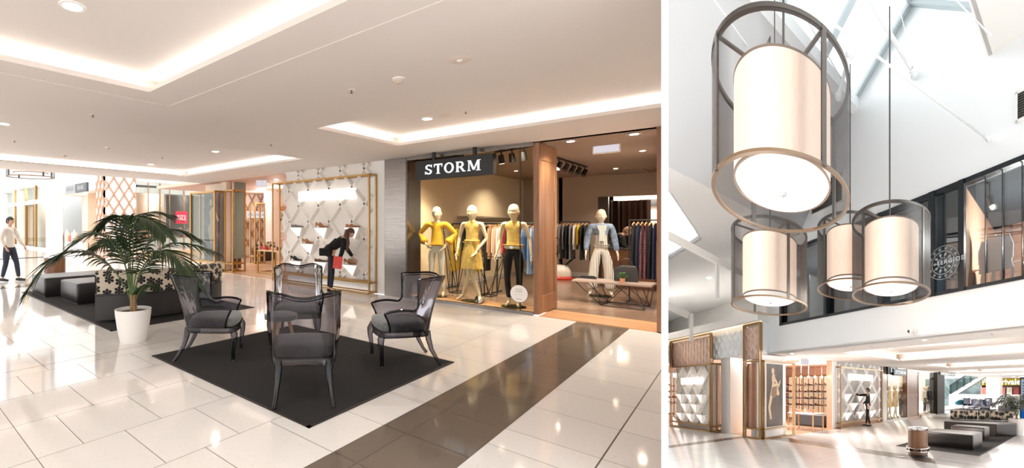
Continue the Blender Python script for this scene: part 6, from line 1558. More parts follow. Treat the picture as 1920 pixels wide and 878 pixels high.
# ---------------- pendants
bronze = mat('bronze frame', (54, 46, 40), .45, .3); rimm = mat('bright bronze rim', (112, 88, 64), .4, .5)
linen = mat('linen shade', (224, 202, 184), .9, emit=.42, ecol=(250, 218, 196), var=.10, vscale=55, stretch=(1, 1, .12), bump=.1, bscale=150)
perf = mesh_cloth('perforated bronze', (62, 58, 58), .66)
dif = glow('pendant diffuser', (255, 244, 232), .85)
def pendant(label, c, R, H_, rot, rods, sp='H', top=9.0, group=None):
    """open perforated drum of four flat bars and two rings round a linen shade; c = centre of the lower rim"""
    t = thing('pendant_lamp', label, 'pendant lamp', c, 0, group, sp); n = 64; Ri = R*.705
    ring = lambda r, z, w, h: [( [(r*math.cos(a), r*math.sin(a), z)], ) for a in (0,)]
    def hoop(z, w, h, m_, nm):
        mb = MB(); mb.lathe([(R-w, z), (R, z), (R, z+h), (R-w, z+h), (R-w, z)], n); t.part(nm, mb, m_)
    hoop(0, R*.05, R*.04, rimm, 'lower_rim'); hoop(H_-R*.06, R*.05, R*.06, bronze, 'upper_rim')
    mb = MB(); mb.lathe([(R-.006, .02), (R-.006, H_-.02)], n); mb.lathe([(R-.012, H_-.02), (R-.012, .02)], n); t.part('perforated_shell', mb, perf)
    for k in range(4):
        a = rot+k*PI/2; x, y = math.cos(a), math.sin(a)
        mb = MB(); mb.bar((x*(R-.01), y*(R-.01), 0), (x*(R-.01), y*(R-.01), H_), R*.07, R*.03, up=(x, y, 0)); t.part('upright', mb, bronze)
        mb = MB(); mb.bar((x*(R-.02), y*(R-.02), H_-R*.03), (x*.03, y*.03, H_-R*.03), R*.045, R*.03); t.part('spoke', mb, bronze)
    z0, z1 = H_*.125, H_*.885
    mb = MB(); mb.lathe([(Ri, z0), (Ri, z1), (Ri-.012, z1), (Ri-.012, z0), (Ri, z0)], n); sh = t.part('linen_shade', mb, linen)
    for z in (z0, z1): mb = MB(); mb.lathe([(Ri+.004, z-.012), (Ri+.006, z), (Ri+.004, z+.012), (Ri-.014, z+.012), (Ri-.014, z-.012), (Ri+.004, z-.012)], n); t.part('shade_trim', mb, mat('taupe trim', (128, 108, 94), .7), parent=sh)
    mb = MB(); mb.lathe([(.001, z1-.03), (Ri-.012, z1-.03)], n); t.part('shade_top', mb, linen, parent=sh)
    mb = MB(); zz = z0+H_*.02; mb.lathe([(Ri-.013, zz+.08*R), (Ri-.014, zz), (Ri*.93, zz-.07*R), (Ri*.8, zz-.12*R), (Ri*.4, zz-.15*R), (.001, zz-.155*R)], n); df = t.part('diffuser', mb, dif)
    mb = MB(); mb.lathe([(.001, zz-.20*R), (.03*R, zz-.195*R), (.05*R, zz-.175*R), (.05*R, zz-.15*R), (.001, zz-.15*R)], 20); t.part('finial', mb, chrome, parent=df)
    for (dx, dy, r) in rods: mb = MB(); mb.tube([(dx, dy, H_-.05), (dx, dy, top-c[2])], r, 8); t.part('suspension_rod', mb, bronze)
    return t
SC_ = 1.25
def pend_at(u, v, d): q_ = hd(u, v, d); return tuple(q_)
RP = .6*SC_; HP = 1.12*SC_
P1 = pend_at(1469, 376, 2.88*SC_); pendant('largest and nearest hanging drum lamp, linen shade in a bronze cage', P1, RP, 1.07*SC_, math.radians(-10), ((0, 0, .014), (-.13, -.02, .007)))
P2 = pend_at(1444, 576, 5.17*SC_); pendant('hanging drum lamp below and left of the largest one', P2, RP, 1.17*SC_, math.radians(-12), ((0, 0, .014),))
P3 = pend_at(1594, 545, 5.8*SC_); pendant('hanging drum lamp half hidden behind the right one', P3, RP, 1.12*SC_, math.radians(-10), ((0, 0, .014),))
P4 = pend_at(1670, 555, 4.92*SC_); pendant('hanging drum lamp at right, in front of the upper window', P4, RP, 1.13*SC_, math.radians(-10), ((-.02, 0, .016),))
for P_ in (P1, P2, P3, P4): hlight('POINT', (P_[0], P_[1], P_[2]-.25), 14, (1, .84, .68), .2)
q = ad(58, 333, 16.4); pendant('drum lamp with its lower rim showing under the ceiling edge at far left', (q.x, q.y, q.z), .76, 1.35, .3, ((0, 0, .014),), 'A', 8.9)

# ================================================================== ATRIUM HALL: shops and furniture
rose = mat('rose printed panel', (212, 182, 164), .6); roseL = mat('pale rose line', (236, 214, 200), .6)
def starpanel(name, x0, x1, z0, z1, M_, P=.5):
    mb = MB(); mb.box((x0, 0, z0), (x1, .04, z1)); mb.xf(M_); struct('wall_rose_panel_%s' % name, mb, rose, 'H', True)
    mb = MB(); lattice2(mb, x0, x1, z0, z1, P, P*1.1, .03, .006, x0, z0); lattice2(mb, x0, x1, z0, z1, P*.5*2, P*.62, .022, .005, x0+P/2, z0)
    x = x0
    while x < x1-.01: mb.bar((x, -.004, z0), (x, -.004, z1), .016, .006); x += P/2
    mb.xf(M_); struct('trim_rose_panel_%s' % name, mb, roseL, 'H', True, smooth=False)
M1 = Tr(0, 6.45, 0); M2 = Tr(XS, 0, 0) @ R3(0, 0, PI/2)
fL, fR = hy(1262, 800, 6.45).x, hy(1337, 800, 6.45).x; cL, cR = hy(1398, 800, 6.45).x, XS
# bulkhead over the left shop
mb = MB(); mb.box((-24, 6.5, ZC), (cR, 6.75, 3.85)); struct('wall_bulkhead', mb, whiteC, 'H', True)
mb = MB(); lattice2(mb, -18, cR-.9, ZC+.02, 3.7, .36, .5, .16, .03, -18, ZC); mb.xf(Tr(0, 6.5, 0)); struct('trim_bulkhead_relief', mb, whiteC, 'H', True, smooth=False)
mb = MB(); mb.box((-24, 6.3, 3.86), (cR, 6.8, 4.15)); struct('trim_bulkhead_top', mb, white, 'H', True)
mb = MB(); mb.box((-24, 6.42, 3.83), (cR, 6.46, 3.855)); me = _mesh('cove_light', mb, glow('warm strip', (255, 222, 180), 1.6), HALL, clip=CLIPH); o = obj('cove_light', me); _tag(o, 'warm strip of light along the top of the left shop bulkhead', 'light')
mb = MB(); mb.box((-24, 6.75, ZC+.02), (XS, 12.5, ZC+.12)); struct('ceiling_shoe_shop_atrium', mb, mat('salmon ceiling', (206, 172, 154), .6), 'H', True)
mb = MB(); mb.box((-24, 6.75, ZC+.14), (XS, 12.5, ZC+.3)); struct('ceiling_bounce_cover', mb, white, 'H', True)  # unseen white slab added to stop pink bounce off the salmon ceiling
# soffit over the concourse with its coves
mb = MB(); XE = 6.0
ops = [(-6.4, -1.0, 7.9, 11.65), (-6.3, -1.0, 14.0, 17.0), (-6.2, -1, 19.2, 22.4), (-6.2, -1, 25, 28), (-6.2, -1, 31, 35)]
ys = YF
for (a, b, c, d) in ops:
    mb.box((XS, ys, ZC), (XE, c, ZC+.05)); mb.box((XS, c, ZC), (a, d, ZC+.05)); mb.box((b, c, ZC), (XE, d, ZC+.05)); ys = d
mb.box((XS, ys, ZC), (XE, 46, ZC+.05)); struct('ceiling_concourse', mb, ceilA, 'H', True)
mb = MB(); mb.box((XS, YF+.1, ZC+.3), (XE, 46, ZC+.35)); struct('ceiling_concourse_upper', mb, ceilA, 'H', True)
for i, (a, b, c, d) in enumerate(ops):
    mb = MB(); mb.box((a-.12, c, ZC+.05), (a-.08, d, ZC+.08)); mb.box((a, d+.08, ZC+.05), (b, d+.12, ZC+.08)); 
    o = obj('cove_light', _mesh('cove_light', mb, glow('concourse strip', (255, 244, 232), 5.0), HALL)); _tag(o, '%s cove strip of the concourse ceiling, counted from the pendants' % ORD[i], 'light')
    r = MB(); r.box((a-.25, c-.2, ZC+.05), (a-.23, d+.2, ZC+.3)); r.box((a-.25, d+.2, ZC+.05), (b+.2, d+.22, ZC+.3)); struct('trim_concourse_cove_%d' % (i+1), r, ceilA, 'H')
for i, (u, v, z) in enumerate(((1733, 637.5, ZC), (1734, 665, ZC+.3), (1817, 684, ZC+.3), (1485, 663, ZC), (1797, 699, ZC), (1671, 653.5, ZC))):
    q = hz(u, v, z); downlight('downlight in the concourse ceiling, %s' % ['nearest one above the shop row', 'in the first cove recess', 'in the second cove recess', 'at the left corner above the poster column', 'far one before the stair', 'left one over the display wall'][i], tuple(q), .06, 0, sp='H')
for i, (u, v, z) in enumerate(((1860, 625, ZC), (1728, 658, ZC+.3), (1635, 648.5, ZC))): sprinkler('sprinkler in the concourse ceiling, %s' % ['right of the camera dome', 'above the first cove', 'above the display wall'][i], tuple(hz(u, v, z)), None, 'H')
smoke_detector('smoke detector in the first concourse cove', tuple(hz(1824, 656, ZC+.3)), 'H'); smoke_detector('smoke detector at right in the second concourse cove', tuple(hz(1902, 684, ZC)), 'H')
q = hy(1714, 623, YF); cc = thing('security_camera', 'white dome camera with black lens on the white fascia', 'camera', (q.x, YF, q.z), 0, None, 'H')
mb = MB(); mb.lathe([(.001, .0), (.07, .0), (.075, .02), (.06, .05), (.001, .05)], 24); mb.xf(R3(PI/2, 0, 0)); cc.part('base', mb, white); mb = MB(); mb.ball((-.05, -.07, .01), .052, 16, 12); cc.part('ball', mb, white); mb = MB(); mb.ball((-.085, -.10, .01), .035, 14, 10); cc.part('lens', mb, mat('black lens', (14, 14, 16), .1))
for x, y in ((-4.5, 9.5), (-4.5, 15.5), (-6, 21), (-5, 27), (-3, 33.5)): hlight('POINT', (x, y, 2.3), 95, (1, .96, .92), 1.2)  # unseen soft points added to brighten the concourse
for x, y in ((-13, 9.6), (-10, 8.2), (-10, 10.6)): hlight('POINT', (x, y, 2.45), 200, (1, .96, .92), .15)  # unseen points added to brighten the shoe shop interior

def display_wall(tag_, x0, x1, M_, top, lit, labels, framep):
    mb = MB(); mb.box((x0, 0, .25), (x1, .3, top)); mb.box((x0+.03, .05, 0), (x1-.03, .28, .25)); mb.xf(M_); struct('wall_display_%s' % tag_, mb, mat('white panel paint', (238, 234, 230), .6), 'H', True)
    P = (x1-x0)/3.6; H_ = P*1.12; mb = MB(); lattice2(mb, x0, x1, .3, top, P, H_, .13, .05, x0+P*.3, .35); mb.xf(M_); struct('trim_display_%s' % tag_, mb, mat('white panel paint', (238, 234, 230), .6), 'H', True, smooth=False)
    mb = MB(); k = 0
    for r_, (zz, n_) in enumerate(((1.42, 3), (1.02, 2), (.62, 3))):
        for i in range(n_):
            x = x0+P*(.65+i*1.05)+(P*.5 if n_ == 2 else 0); w = P*.3; c = M_ @ Vector((x, 0, zz)); rzz = 0 if tag_ == 'left' else PI/2
            t = thing('wall_shelf', '%s, %s row, %s from the left' % (labels, ('top', 'middle', 'bottom')[r_], ordw(i)), 'shelf', tuple(c), rzz, 'glowing shelves on the %s display wall of the atrium' % tag_, 'H')
            b = MB(); b.plate([(-w, -.16, 0), (w*.7, -.16, 0), (-w*.1, -.05, -.33)], (0, .04, 0)); t.part('lit_panel', b, shelf_e, smooth=False)
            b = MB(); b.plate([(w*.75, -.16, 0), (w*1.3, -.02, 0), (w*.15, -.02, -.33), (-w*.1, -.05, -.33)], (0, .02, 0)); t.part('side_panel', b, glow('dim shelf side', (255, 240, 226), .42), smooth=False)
            b = MB(); b.box((-w*1.05, -.17, .001), (w*1.3, 0, .015)); t.part('ledge', b, white)
    sgn = thing('lightbox_sign', 'glowing white lightbox sign on the %s display wall of the atrium' % tag_, 'sign', tuple(M_ @ Vector((x0+P*1.75, -.1, top-.62))), 0 if tag_ == 'left' else PI/2, None, 'H')
    b = MB(); b.box((-P*1.0, 0, -.14), (P*1.0, .1, .14)); sgn.part('light_box', b, glow('lightbox face', (255, 246, 234), .5)); b = text_mb('monobella', .2, .004, .001, P*1.1/.75, 1.1); b.xf(Tr(0, -.006, 0) @ FRONT); sgn.part('letters', b, glow('pale letters', (255, 252, 246), .8), smooth=False)
def hframe(label, x0, x1, z1, ya, yb, M_, lows, r=.045, z0=0, both=True):
    f = MB()
    for y in ((ya, yb) if both else (ya,)):
        for x in (x0, x1): f.bar((x, y, z0), (x, y, z1), r)
        for z in [z1]+[l+r/2 for l in lows]: f.bar((x0, y, z), (x1, y, z), r)
    if both:
        for x in (x0, x1):
            for z in (z0+r/2, z1, lows[-1]+r/2): f.bar((x, ya, z), (x, yb, z), r)
    f.xf(M_); return single('brass_frame', label, 'frame', f, gold, (0, 0, 0), 0, None, 'H')
display_wall('left', fL+.35, fR-.05, M1, 2.6, True, 'lit triangular shelf on the left atrium wall', None)
starpanel('left', fL, fR, 2.62, 3.7, Tr(0, 6.43, 0)); hframe('tall brass frame round the rose panel and left display wall', fL, fR, 3.78, -.12, -.05, M1, (2.58, .0, .2), both=True)
hframe('lower brass box frame stepping back beside the left display wall', fR-.1, fR+.35, 2.6, -.05, .35, M1, (.0, .2), both=True)
mb = MB(); mb.box((fR+.38, 6.55, 0), (hy(1367, 700, 6.5).x, 7.2, ZC)); struct('wall_shop_pier', mb, mat('boarded white pier', (236, 232, 228), .6), 'H')
starpanel('corner', cL+.03, cR-.03, 2.62, 3.7, Tr(0, 6.42, 0), .42)
hframe('tall brass corner frame with a rose panel above and copper glass below', cL, cR, 3.8, -.08, 0.0, M1, (2.55, .0, .3))
mb = MB(); mb.box((cL+.05, 6.46, .32), (cR-.05, 6.48, 2.5)); single('copper_panel', 'copper tinted glass panel in the tall corner frame', 'panel', mb, mat('copper tinted glass', (206, 160, 134), .12, .35, var=.2, vscale=1.2), (0, 0, 0), 0, None, 'H')
mb = MB(); mb.box((cL+.1, 6.6, 0), (cR-.15, 7.6, ZC)); struct('wall_corner_pier', mb, white, 'H')
yP1 = hx(1487, 700, XS).y
hframe('low brass frame in front of the poster on the corner pier', 6.5, yP1, 2.55, -.08, .0, M2, (.0, .3))
pa_, pb_2 = hx(1438, 700, XS+.02).y, hx(1468, 700, XS+.02).y
mb = MB(); mb.box((pa_-.2, .0, 0), (pb_2+.02, .25, 2.75)); mb.xf(M2); struct('wall_poster_board', mb, white, 'H')
po = thing('poster', 'tall dark fashion poster with a pale seated figure on the corner pier', 'poster', (XS+.012, pa_, .38), PI/2, None, 'H')
pw = pb_2-pa_; mb = MB(); mb.box((0, 0, 0), (pw, .01, 2.1)); po.part('sheet', mb, mat('sepia print', (22, 17, 14), .5, var=.6, vscale=2.4, rgb2=(84, 66, 50)))
mb = MB()
for pts in ([(.30, 1.42), (.46, 1.40), (.50, 1.62), (.42, 1.72), (.30, 1.62)], [(.34, 1.42), (.62, 1.35), (.78, 1.05), (.70, .98), (.40, 1.12), (.26, 1.2)], [(.28, 1.25), (.40, 1.1), (.22, .6), (.30, .25), (.2, .22), (.08, .62)], [(.48, 1.6), (.72, 1.35), (.82, 1.5), (.85, 1.44), (.74, 1.24), (.46, 1.46)]):
    mb.plate([(x*pw, -.004, z*1.05) for x, z in pts], (0, .003, 0))
mb.plate([(pw*(.37+.085*math.cos(k*PI/6)), -.004, 1.86+.11*math.sin(k*PI/6)) for k in range(12)], (0, .003, 0)); po.part('printed_figure', mb, mat('pale sepia figure', (214, 184, 150), .5), smooth=False)
mb = MB(); mb.plate([(x*pw, -.006, z*1.05) for x, z in [(.30, 1.25), (.62, 1.3), (.60, 1.0), (.42, .9), (.26, 1.0)]], (0, .002, 0)); po.part('printed_dress', mb, mat('sepia dress', (128, 96, 66), .5), smooth=False)
# shoe shop interior behind
pinkw = mat('terracotta pink wall', (206, 160, 136), .6)
mb = MB(); mb.box((-24, 12.4, 0), (XS-.3, 12.5, ZC+.1)); mb.box((XS-.3, hx(1560, 700, XS).y, 0), (XS, 14, ZC)); struct('wall_shoe_shop_atrium', mb, pinkw, 'H', True)
mb = MB(); mb.box((XS-.02, hx(1560, 700, XS).y, 0), (XS+.02, 10.25, ZC)); struct('wall_white_pier', mb, white, 'H')
mb = MB(); mb.box((-22, 6.6, .0), (XS+.1, 12.4, .008)); struct('floor_shoe_shop_atrium', mb, mat('shoe shop stone floor', (200, 168, 140), .2, var=.15, vscale=1.5), 'H', True)
def bay(label, u, dpt_, w=1.0, rz=0, lit=True, nshoe=5):
    """brass framed shelf bay with four shelves of shoes"""
    p = hy(u, 760, dpt_); t = thing('shelf_bay', label, 'shelving', (p.x, dpt_, .01), 0, 'brass shelf bays in the shoe shop', 'H')
    f = MB(); H_ = 2.35
    for x in (0, w):
        for y in (0, .4): f.bar((x, y, 0), (x, y, H_), .035)
    for z in (.03, H_): 
        f.bar((0, 0, z), (w, 0, z), .03); f.bar((0, .4, z), (w, .4, z), .03)
    t.part('frame', f, gold)
    if lit: b = MB(); b.box((.03, .41, .05), (w-.03, .43, H_)); t.part('back_panel_added_glow', b, mat('cream back panel', (240, 216, 190), .6, emit=.25, ecol=(255, 224, 196)))  # emission added to brighten the bay; the panel is no lamp
    b = MB()
    for z in (.75, 1.1, 1.45, 1.8): b = MB(); b.box((0, 0, z), (w, .4, z+.025)); t.part('shelf', b, white)
    rr = random.Random(int(u))
    for si, z in enumerate((.775, 1.125, 1.475, 1.825)):
        for j in range(nshoe-(si == 3)*2):
            c_ = rr.choice(('black', 'white', 'blush', 'tan', 'brown', 'gold', 'black', 'red', 'grey'))
            shoe('%s shoe, %s %s shelf, %s' % (c_, ordw(j), ('lowest', 'second', 'third', 'top')[si], label.replace('the narrow shelf bay at', 'bay at').replace(' beyond the partition', '').replace('the shelf bay', 'bay').replace('the second shelf bay', 'second bay').replace('the middle shelf bay of the shoe shop', 'middle bay').replace('the rightmost shelf bay of the shoe shop', 'rightmost bay')), (p.x+.12+(w-.24)*j/(nshoe-1), dpt_+.18, .01+z), 1.2, c_, ('heel', 'boot', 'flat')[(j+si) % 3], 'shoes on %s' % label, 'H', 1.2)
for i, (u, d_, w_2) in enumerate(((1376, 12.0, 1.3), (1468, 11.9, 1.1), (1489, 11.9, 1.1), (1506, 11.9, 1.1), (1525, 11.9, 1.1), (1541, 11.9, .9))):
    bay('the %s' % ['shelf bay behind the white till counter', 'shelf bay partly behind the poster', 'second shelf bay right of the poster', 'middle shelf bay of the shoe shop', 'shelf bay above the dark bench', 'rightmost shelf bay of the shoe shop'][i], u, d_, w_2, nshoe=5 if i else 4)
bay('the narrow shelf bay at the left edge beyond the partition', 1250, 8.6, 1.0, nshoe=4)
for i, u in enumerate((1490, 1502, 1516, 1528, 1541, 1553)):
    p = hy(u, 705, 10.2-.3*(i % 2)); t = thing('pendant_light', 'small bare pendant bulb in the shoe shop, %s from the left' % ordw(i), 'pendant lamp', (p.x, p.y, ZC), 0, None, 'H')
    mb = MB(); mb.tube([(0, 0, 0), (0, 0, ZC*0-(ZC-p.z))], .008, 6); t.part('cord', mb, gold); mb = MB(); mb.lathe([(.001, -(ZC-p.z)-.12), (.05, -(ZC-p.z)-.08), (.055, -(ZC-p.z)-.04), (.03, -(ZC-p.z)), (.001, -(ZC-p.z)+.01)], 16); t.part('bulb', mb, glow('small bulb', (255, 220, 176), 4))
p = hy(1507, 770, 9.7); bn = thing('display_bench', 'dark slate upholstered bench block in the shoe shop', 'bench', (hy(1487, 790, 10.0).x, 10.0, .01), 0, None, 'H'); bw = hy(1545, 790, 10.0).x-hy(1487, 790, 10.0).x
mb = MB(); mb.box((0, 0, .05), (bw, .7, .50)); bevel(bn.part('bench_body', mb, mat('slate cloth', (56, 62, 70), .7)), .02); mb = MB(); mb.box((.04, .04, 0), (bw-.04, .66, .05)); bn.part('plinth', mb, blackM)
tb2 = thing('shoe_table', 'brass framed shoe table beside the dark bench in the shoe shop', 'table', (hy(1477, 800, 8.6).x, 8.6, .01), 0, None, 'H'); mb = MB(); mb.box((0, 0, .68), (1.4, .6, .71)); tb2.part('table_top', mb, white)
for x in (.02, 1.38):
    for y in (.02, .58): mb = MB(); mb.bar((x, y, 0), (x, y, .68), .04); tb2.part('leg', mb, gold)
for j in range(10): shoe('%s shoe, %s along the brass table beside the dark bench' % (('blush', 'white', 'red', 'tan', 'gold')[j % 5], ordw(j)), (hy(1477, 800, 8.6).x+.1+.13*j, 8.8+.15*(j % 2), .72), 1.2, ('blush', 'white', 'red', 'tan', 'gold')[j % 5], 'heel', 'shoes on the table beside the dark bench', 'H', 1.1)
tc = thing('till_counter', 'white panelled till counter in the left shop entrance', 'counter', (hy(1368, 790, 8.6).x, 8.6, .01), 0, None, 'H'); mb = MB(); mb.box((0, 0, .08), (1.9, .6, 1.0)); bevel(tc.part('counter_body', mb, white), .01)
for x in (.15, .98): mb = MB(); mb.box((x, -.015, .2), (x+.75, 0, .85)); tc.part('panel', mb, white)
mb = MB(); mb.box((-.03, -.03, 1.0), (1.93, .63, 1.04)); tc.part('counter_top', mb, white)
ts = thing('till_screen', 'black till screen standing on the white counter', 'screen', (hy(1372, 760, 8.8).x+.1, 8.85, 1.051), 0, None, 'H'); mb = MB(); mb.box((-.2, -.02, .1), (.2, .02, .42)); ts.part('display', mb, blackM); mb = MB(); mb.box((-.1, -.08, 0), (.1, .1, .02)); mb.box((-.03, -.01, .02), (.03, .02, .12)); ts.part('stand', mb, blackM)
for i, (u, v) in enumerate(((1386, 674.5), (1381, 682), (1533, 681), (1557, 683.5))): q = hz(u, v, ZC); downlight('recessed downlight in the salmon ceiling, %s' % ['above the till, front', 'above the till, rear', 'above the shelf bays, left', 'above the shelf bays, right'][i], (q.x, q.y, ZC+.018), .07, 0, sp='H')
p = hx(1508, 679, -8.9); exit_sign('small exit sign above the shoe shop entrance of the atrium', (p.x, p.y, p.z), .45, .25, PI/2, 'H')
# right display wall, steel pier, clothes shop front
y0_, y1_ = hx(1571.5, 700, XS+.1).y, hx(1650, 700, XS+.1).y
display_wall('right', y0_+.1, y1_+.15, M2, ZC, True, 'lit triangular shelf on the right atrium wall', None)
hframe('brass box frame round the right display wall of the atrium', y0_, y1_, 2.56, -.25, .02, M2, (.0, .2))
def xs(u): return hx(u, 740, XS+.05).y
def wbox(name, u0, u1, z0, z1, m_, d0=0., d1=.25, st=True, label=None, cat=None):
    mb = MB(); mb.box((xs(u0), d0, z0), (xs(u1), d1, z1)); mb.xf(M2)
    return struct(name, mb, m_, 'H') if st else single(name, label, cat, mb, m_, (0, 0, 0), 0, None, 'H')
wbox('wall_steel_pier_atrium', 1653, 1663, 0, ZC, steel, -.05)
yg0, yg1 = xs(1663), xs(1702)
w = thing('shop_window', 'atrium clothes shop window with yellow-dressed mannequins', 'window', (XS+.03, yg0, 0), PI/2, None, 'H'); mb = MB(); mb.box((0, 0, .05), (yg1-yg0, .02, ZC)); w.part('glass', mb, pane('atrium shop glass', (240, 238, 232), .10, .0, const=.05)); mb = MB(); mb.box((0, -.03, 0), (yg1-yg0, .04, .06)); w.part('sill', mb, steel)
wbox('wall_timber_inside', 1676, 1703, 0, ZC, wood('warm timber panel', (86, 46, 22), (132, 78, 40), .35, 2, 8), 1.3, 1.4)
wbox('door_frame_timber_atrium', 1701, 1704, 0, ZC, wd, -.05)
d_ = thing('timber_door', 'timber door leaf between the two atrium clothes shop windows', 'door', (XS-.1, xs(1704), .02), PI/2, None, 'H'); yw = xs(1727)-xs(1704); mb = MB(); mb.box((0, 0, 0), (yw, .08, 2.7)); d_.part('door_panel', mb, wood('warm timber panel', (86, 46, 22), (132, 78, 40), .35, 2, 8)); mb = MB()
for z in (.0, 1.2, 2.5): mb.box((0, -.02, z), (yw, 0, z+.18))
for x in (0, yw-.15): mb.box((x, -.02, 0), (x+.15, 0, 2.7))
d_.part('door_rails', mb, wd)
yh0, yh1 = xs(1727), xs(1755)
w = thing('shop_window', 'second atrium clothes shop window with black and white dressed mannequins', 'window', (XS+.03, yh0, 0), PI/2, None, 'H'); mb = MB(); mb.box((0, 0, .05), (yh1-yh0, .02, ZC)); w.part('glass', mb, pane('atrium shop glass', (240, 238, 232), .10, .0, const=.05)); mb = MB(); mb.box((0, -.03, 0), (yh1-yh0, .04, .06)); w.part('sill', mb, steel)
wbox('wall_window_back', 1727, 1757, 0, ZC, mat('shop cream wall', (226, 206, 176), .7), 1.4, 1.5); wbox('wall_window_back_near', 1658, 1680, 0, ZC, mat('slate blue room wall', (50, 62, 74), .7), 1.5, 1.6)
wbox('wall_dark_column', 1755, 1768.5, 0, ZC, mat('charcoal cladding', (30, 29, 29), .6), -.15, .4)
wbox('floor_window', 1658, 1757, .0, .04, wdF, .02, 1.4)
for (u, k, l) in ((1667, 'dress', 'mannequin in yellow dress, left in the atrium clothes shop window'), (1678, 'dress', 'mannequin in belted yellow dress, centre of the atrium clothes shop window'), (1688.5, 'jeans', 'mannequin in yellow top and black jeans, right in the atrium clothes shop window'), (1734, 'white_top', 'mannequin in a white top and black skirt in the second atrium window'), (1740, 'dressdark', 'mannequin in black dress behind the other in the second atrium window')):
    q = hx(u, 740, XS-.45 if k != 'dressdark' else XS-.7); mannequin(l, (q.x, q.y, .045), PI/2, k, 'H', None, 1.05)
hlight('POINT', (XS-.5, (yg0+yg1)/2, 2.4), 22, (1, .84, .66), .1); hlight('POINT', (XS-.5, (yh0+yh1)/2, 2.4), 22, (1, .84, .66), .1)  # unseen points added inside the two shop windows
for (u0, u1, v0, v1, xo, l, word) in ((1676, 1700, 691, 704, XS+.35, 'black box sign with white STORM letters over the atrium clothes shop window', 'STORM'), (1763.5, 1790.5, 697.5, 703, XS+1.0, 'second black STORM sign beside the dark column', 'STORM')):
    a, b = hx(u0, v0, xo), hx(u1, v1, xo); W_ = b.y-a.y; z0, z1 = hx(u0, v1, xo).z, a.z
    t = thing('shop_sign', l, 'sign', (xo, a.y, z0), PI/2, None, 'H'); mb = MB(); mb.box((0, 0, 0), (W_, .12, z1-z0)); t.part('sign_box', mb, blackM)
    mb = serif_word(word, (z1-z0)*.5, .012); wl = max(v_[0] for v_ in mb.v)*2; k_ = W_*.82/wl; mb.xf(Tr(W_/2, -.01, (z1-z0)/2) @ Matrix.Diagonal((k_, 1, 1, 1)) @ FRONT); t.part('letters', mb, letter, smooth=False)
a = hx(1663, 691, XS+.2); t = thing('shop_sign', 'smaller black sign with a white M partly behind the STORM sign', 'sign', (XS+.2, a.y+.1, hx(1676, 703, XS+.2).z), PI/2, None, 'H'); mb = MB(); mb.box((0, 0, 0), (1.0, .1, .42)); t.part('sign_box', mb, blackM); mb = text_mb('MR', .34, .003, .01, 1.1); mb.xf(Tr(.55, -.01, .22) @ FRONT); t.part('letters', mb, letter, smooth=False)

# ---- seating group of the atrium
mA, mB2, mC = hz(1684.3, 836), hz(1828.5, 855), hz(1909, 817)
mx0, mx1 = mA.x, (mB2.x+mC.x)/2; my0, my1 = (mA.y+mB2.y)/2, mC.y
rg = thing('floor_mat', 'black mat under the atrium ottomans and floral bench', 'mat', (0, 0, 0), 0, None, 'H'); mb = MB(); mb.box((mx0, my0, 0), (mx1, my1, .014)); rg.part('mat_pile', mb, carpet)
mb = MB()
for a_, b_ in (((mx0-.03, my0-.03), (mx1+.03, my0)), ((mx1, my0), (mx1+.03, my1)), ((mx0-.03, my0), (mx0, my1)), ((mx0, my1), (mx1, my1+.03))): mb.box((a_[0], a_[1], 0), (b_[0], b_[1], .010))
rg.part('rubber_edge', mb, mat('rubber edge', (44, 38, 36), .6))
o1a, o1b = hz(1823.5, 849), hz(1842, 838); o1x1 = o1a.x; o1y0 = o1a.y
def hott(label, ua, va, ub, vb, uc, vc, h):
    """front corner a, right-back corner b, left-front corner c (all on the floor)"""
    a, b, c = hz(ua, va), hz(ub, vb), hz(uc, vc); x1 = (a.x+b.x)/2; y0 = (a.y+c.y)/2; ottoman(label, c.x, x1, y0, b.y, .014, h, 'H')
hott('long black leather ottoman in front on the atrium mat', 1823, 849, 1842, 839, 1735, 836, .42)
hott('shorter black leather ottoman behind the long one in the atrium', 1844, 831, 1855, 825, 1786, 822, .42)
# angled bench with loose floral cushions
f0, f1, f2 = hz(1770, 812), hz(1868, 819.5), hz(1905.5, 818)
be = thing('angled_bench', 'angled black leather bench with a row of floral cushions on the atrium mat', 'bench', (f0.x, f0.y, .014), 0, None, 'H')
def rel(p, z=0): return (p.x-f0.x, p.y-f0.y, z)
g0, g1 = hz(1779, 803), hz(1905, 809); hb_ = .42
fr_pts = [f0, f1, f2]; bk = [hz(1906, 808), hz(1850, 803.5), hz(1775, 804)]
poly = [(p.x-f0.x, p.y-f0.y) for p in fr_pts+bk]; mb = MB(); rr = [[(x, y, z) for x, y in poly] for z in (.0, hb_-.02, hb_)]
mb.rings(rr); bevel(be.part('base', mb, leather, smooth=False), .02)
bp = [Vector(rel(hz(1781, 807), hb_)), Vector(rel(hz(1846, 810), hb_)), Vector(rel(hz(1903, 812.5), hb_))]
n_c = 5
for i in range(n_c):
    def along(t): 
        L_ = t*2; return bp[0].lerp(bp[1], L_) if L_ <= 1 else bp[1].lerp(bp[2], L_-1)
    a, b = along(i/n_c+.002), along((i+1)/n_c-.002); d = b-a; k0 = 0; mb = MB(); nn = Vector((-d.y, d.x, 0)).normalized(); rr = []
    for j in range(9):
        t_ = j/8; c = a.lerp(b, t_); s_ = .6+.4*math.sin(PI*min(1, max(0, t_*.98+.01)))**.3; prof = []
        for kk in range(14):
            th = 2*PI*kk/14; prof.append(c+nn*(.11*math.cos(th)*s_+.12)+Vector((0, 0, .19+.185*math.sin(th)*(.92+.08*s_))))
        rr.append(prof)
    mb.rings(rr)
    for j in range(9):
        for kk in range(14): mb.uv[j*14+kk] = (i*.83+d.length*j/8, kk/14*.9)
    be.part('floral_cushion', mb, flower, ang=80)
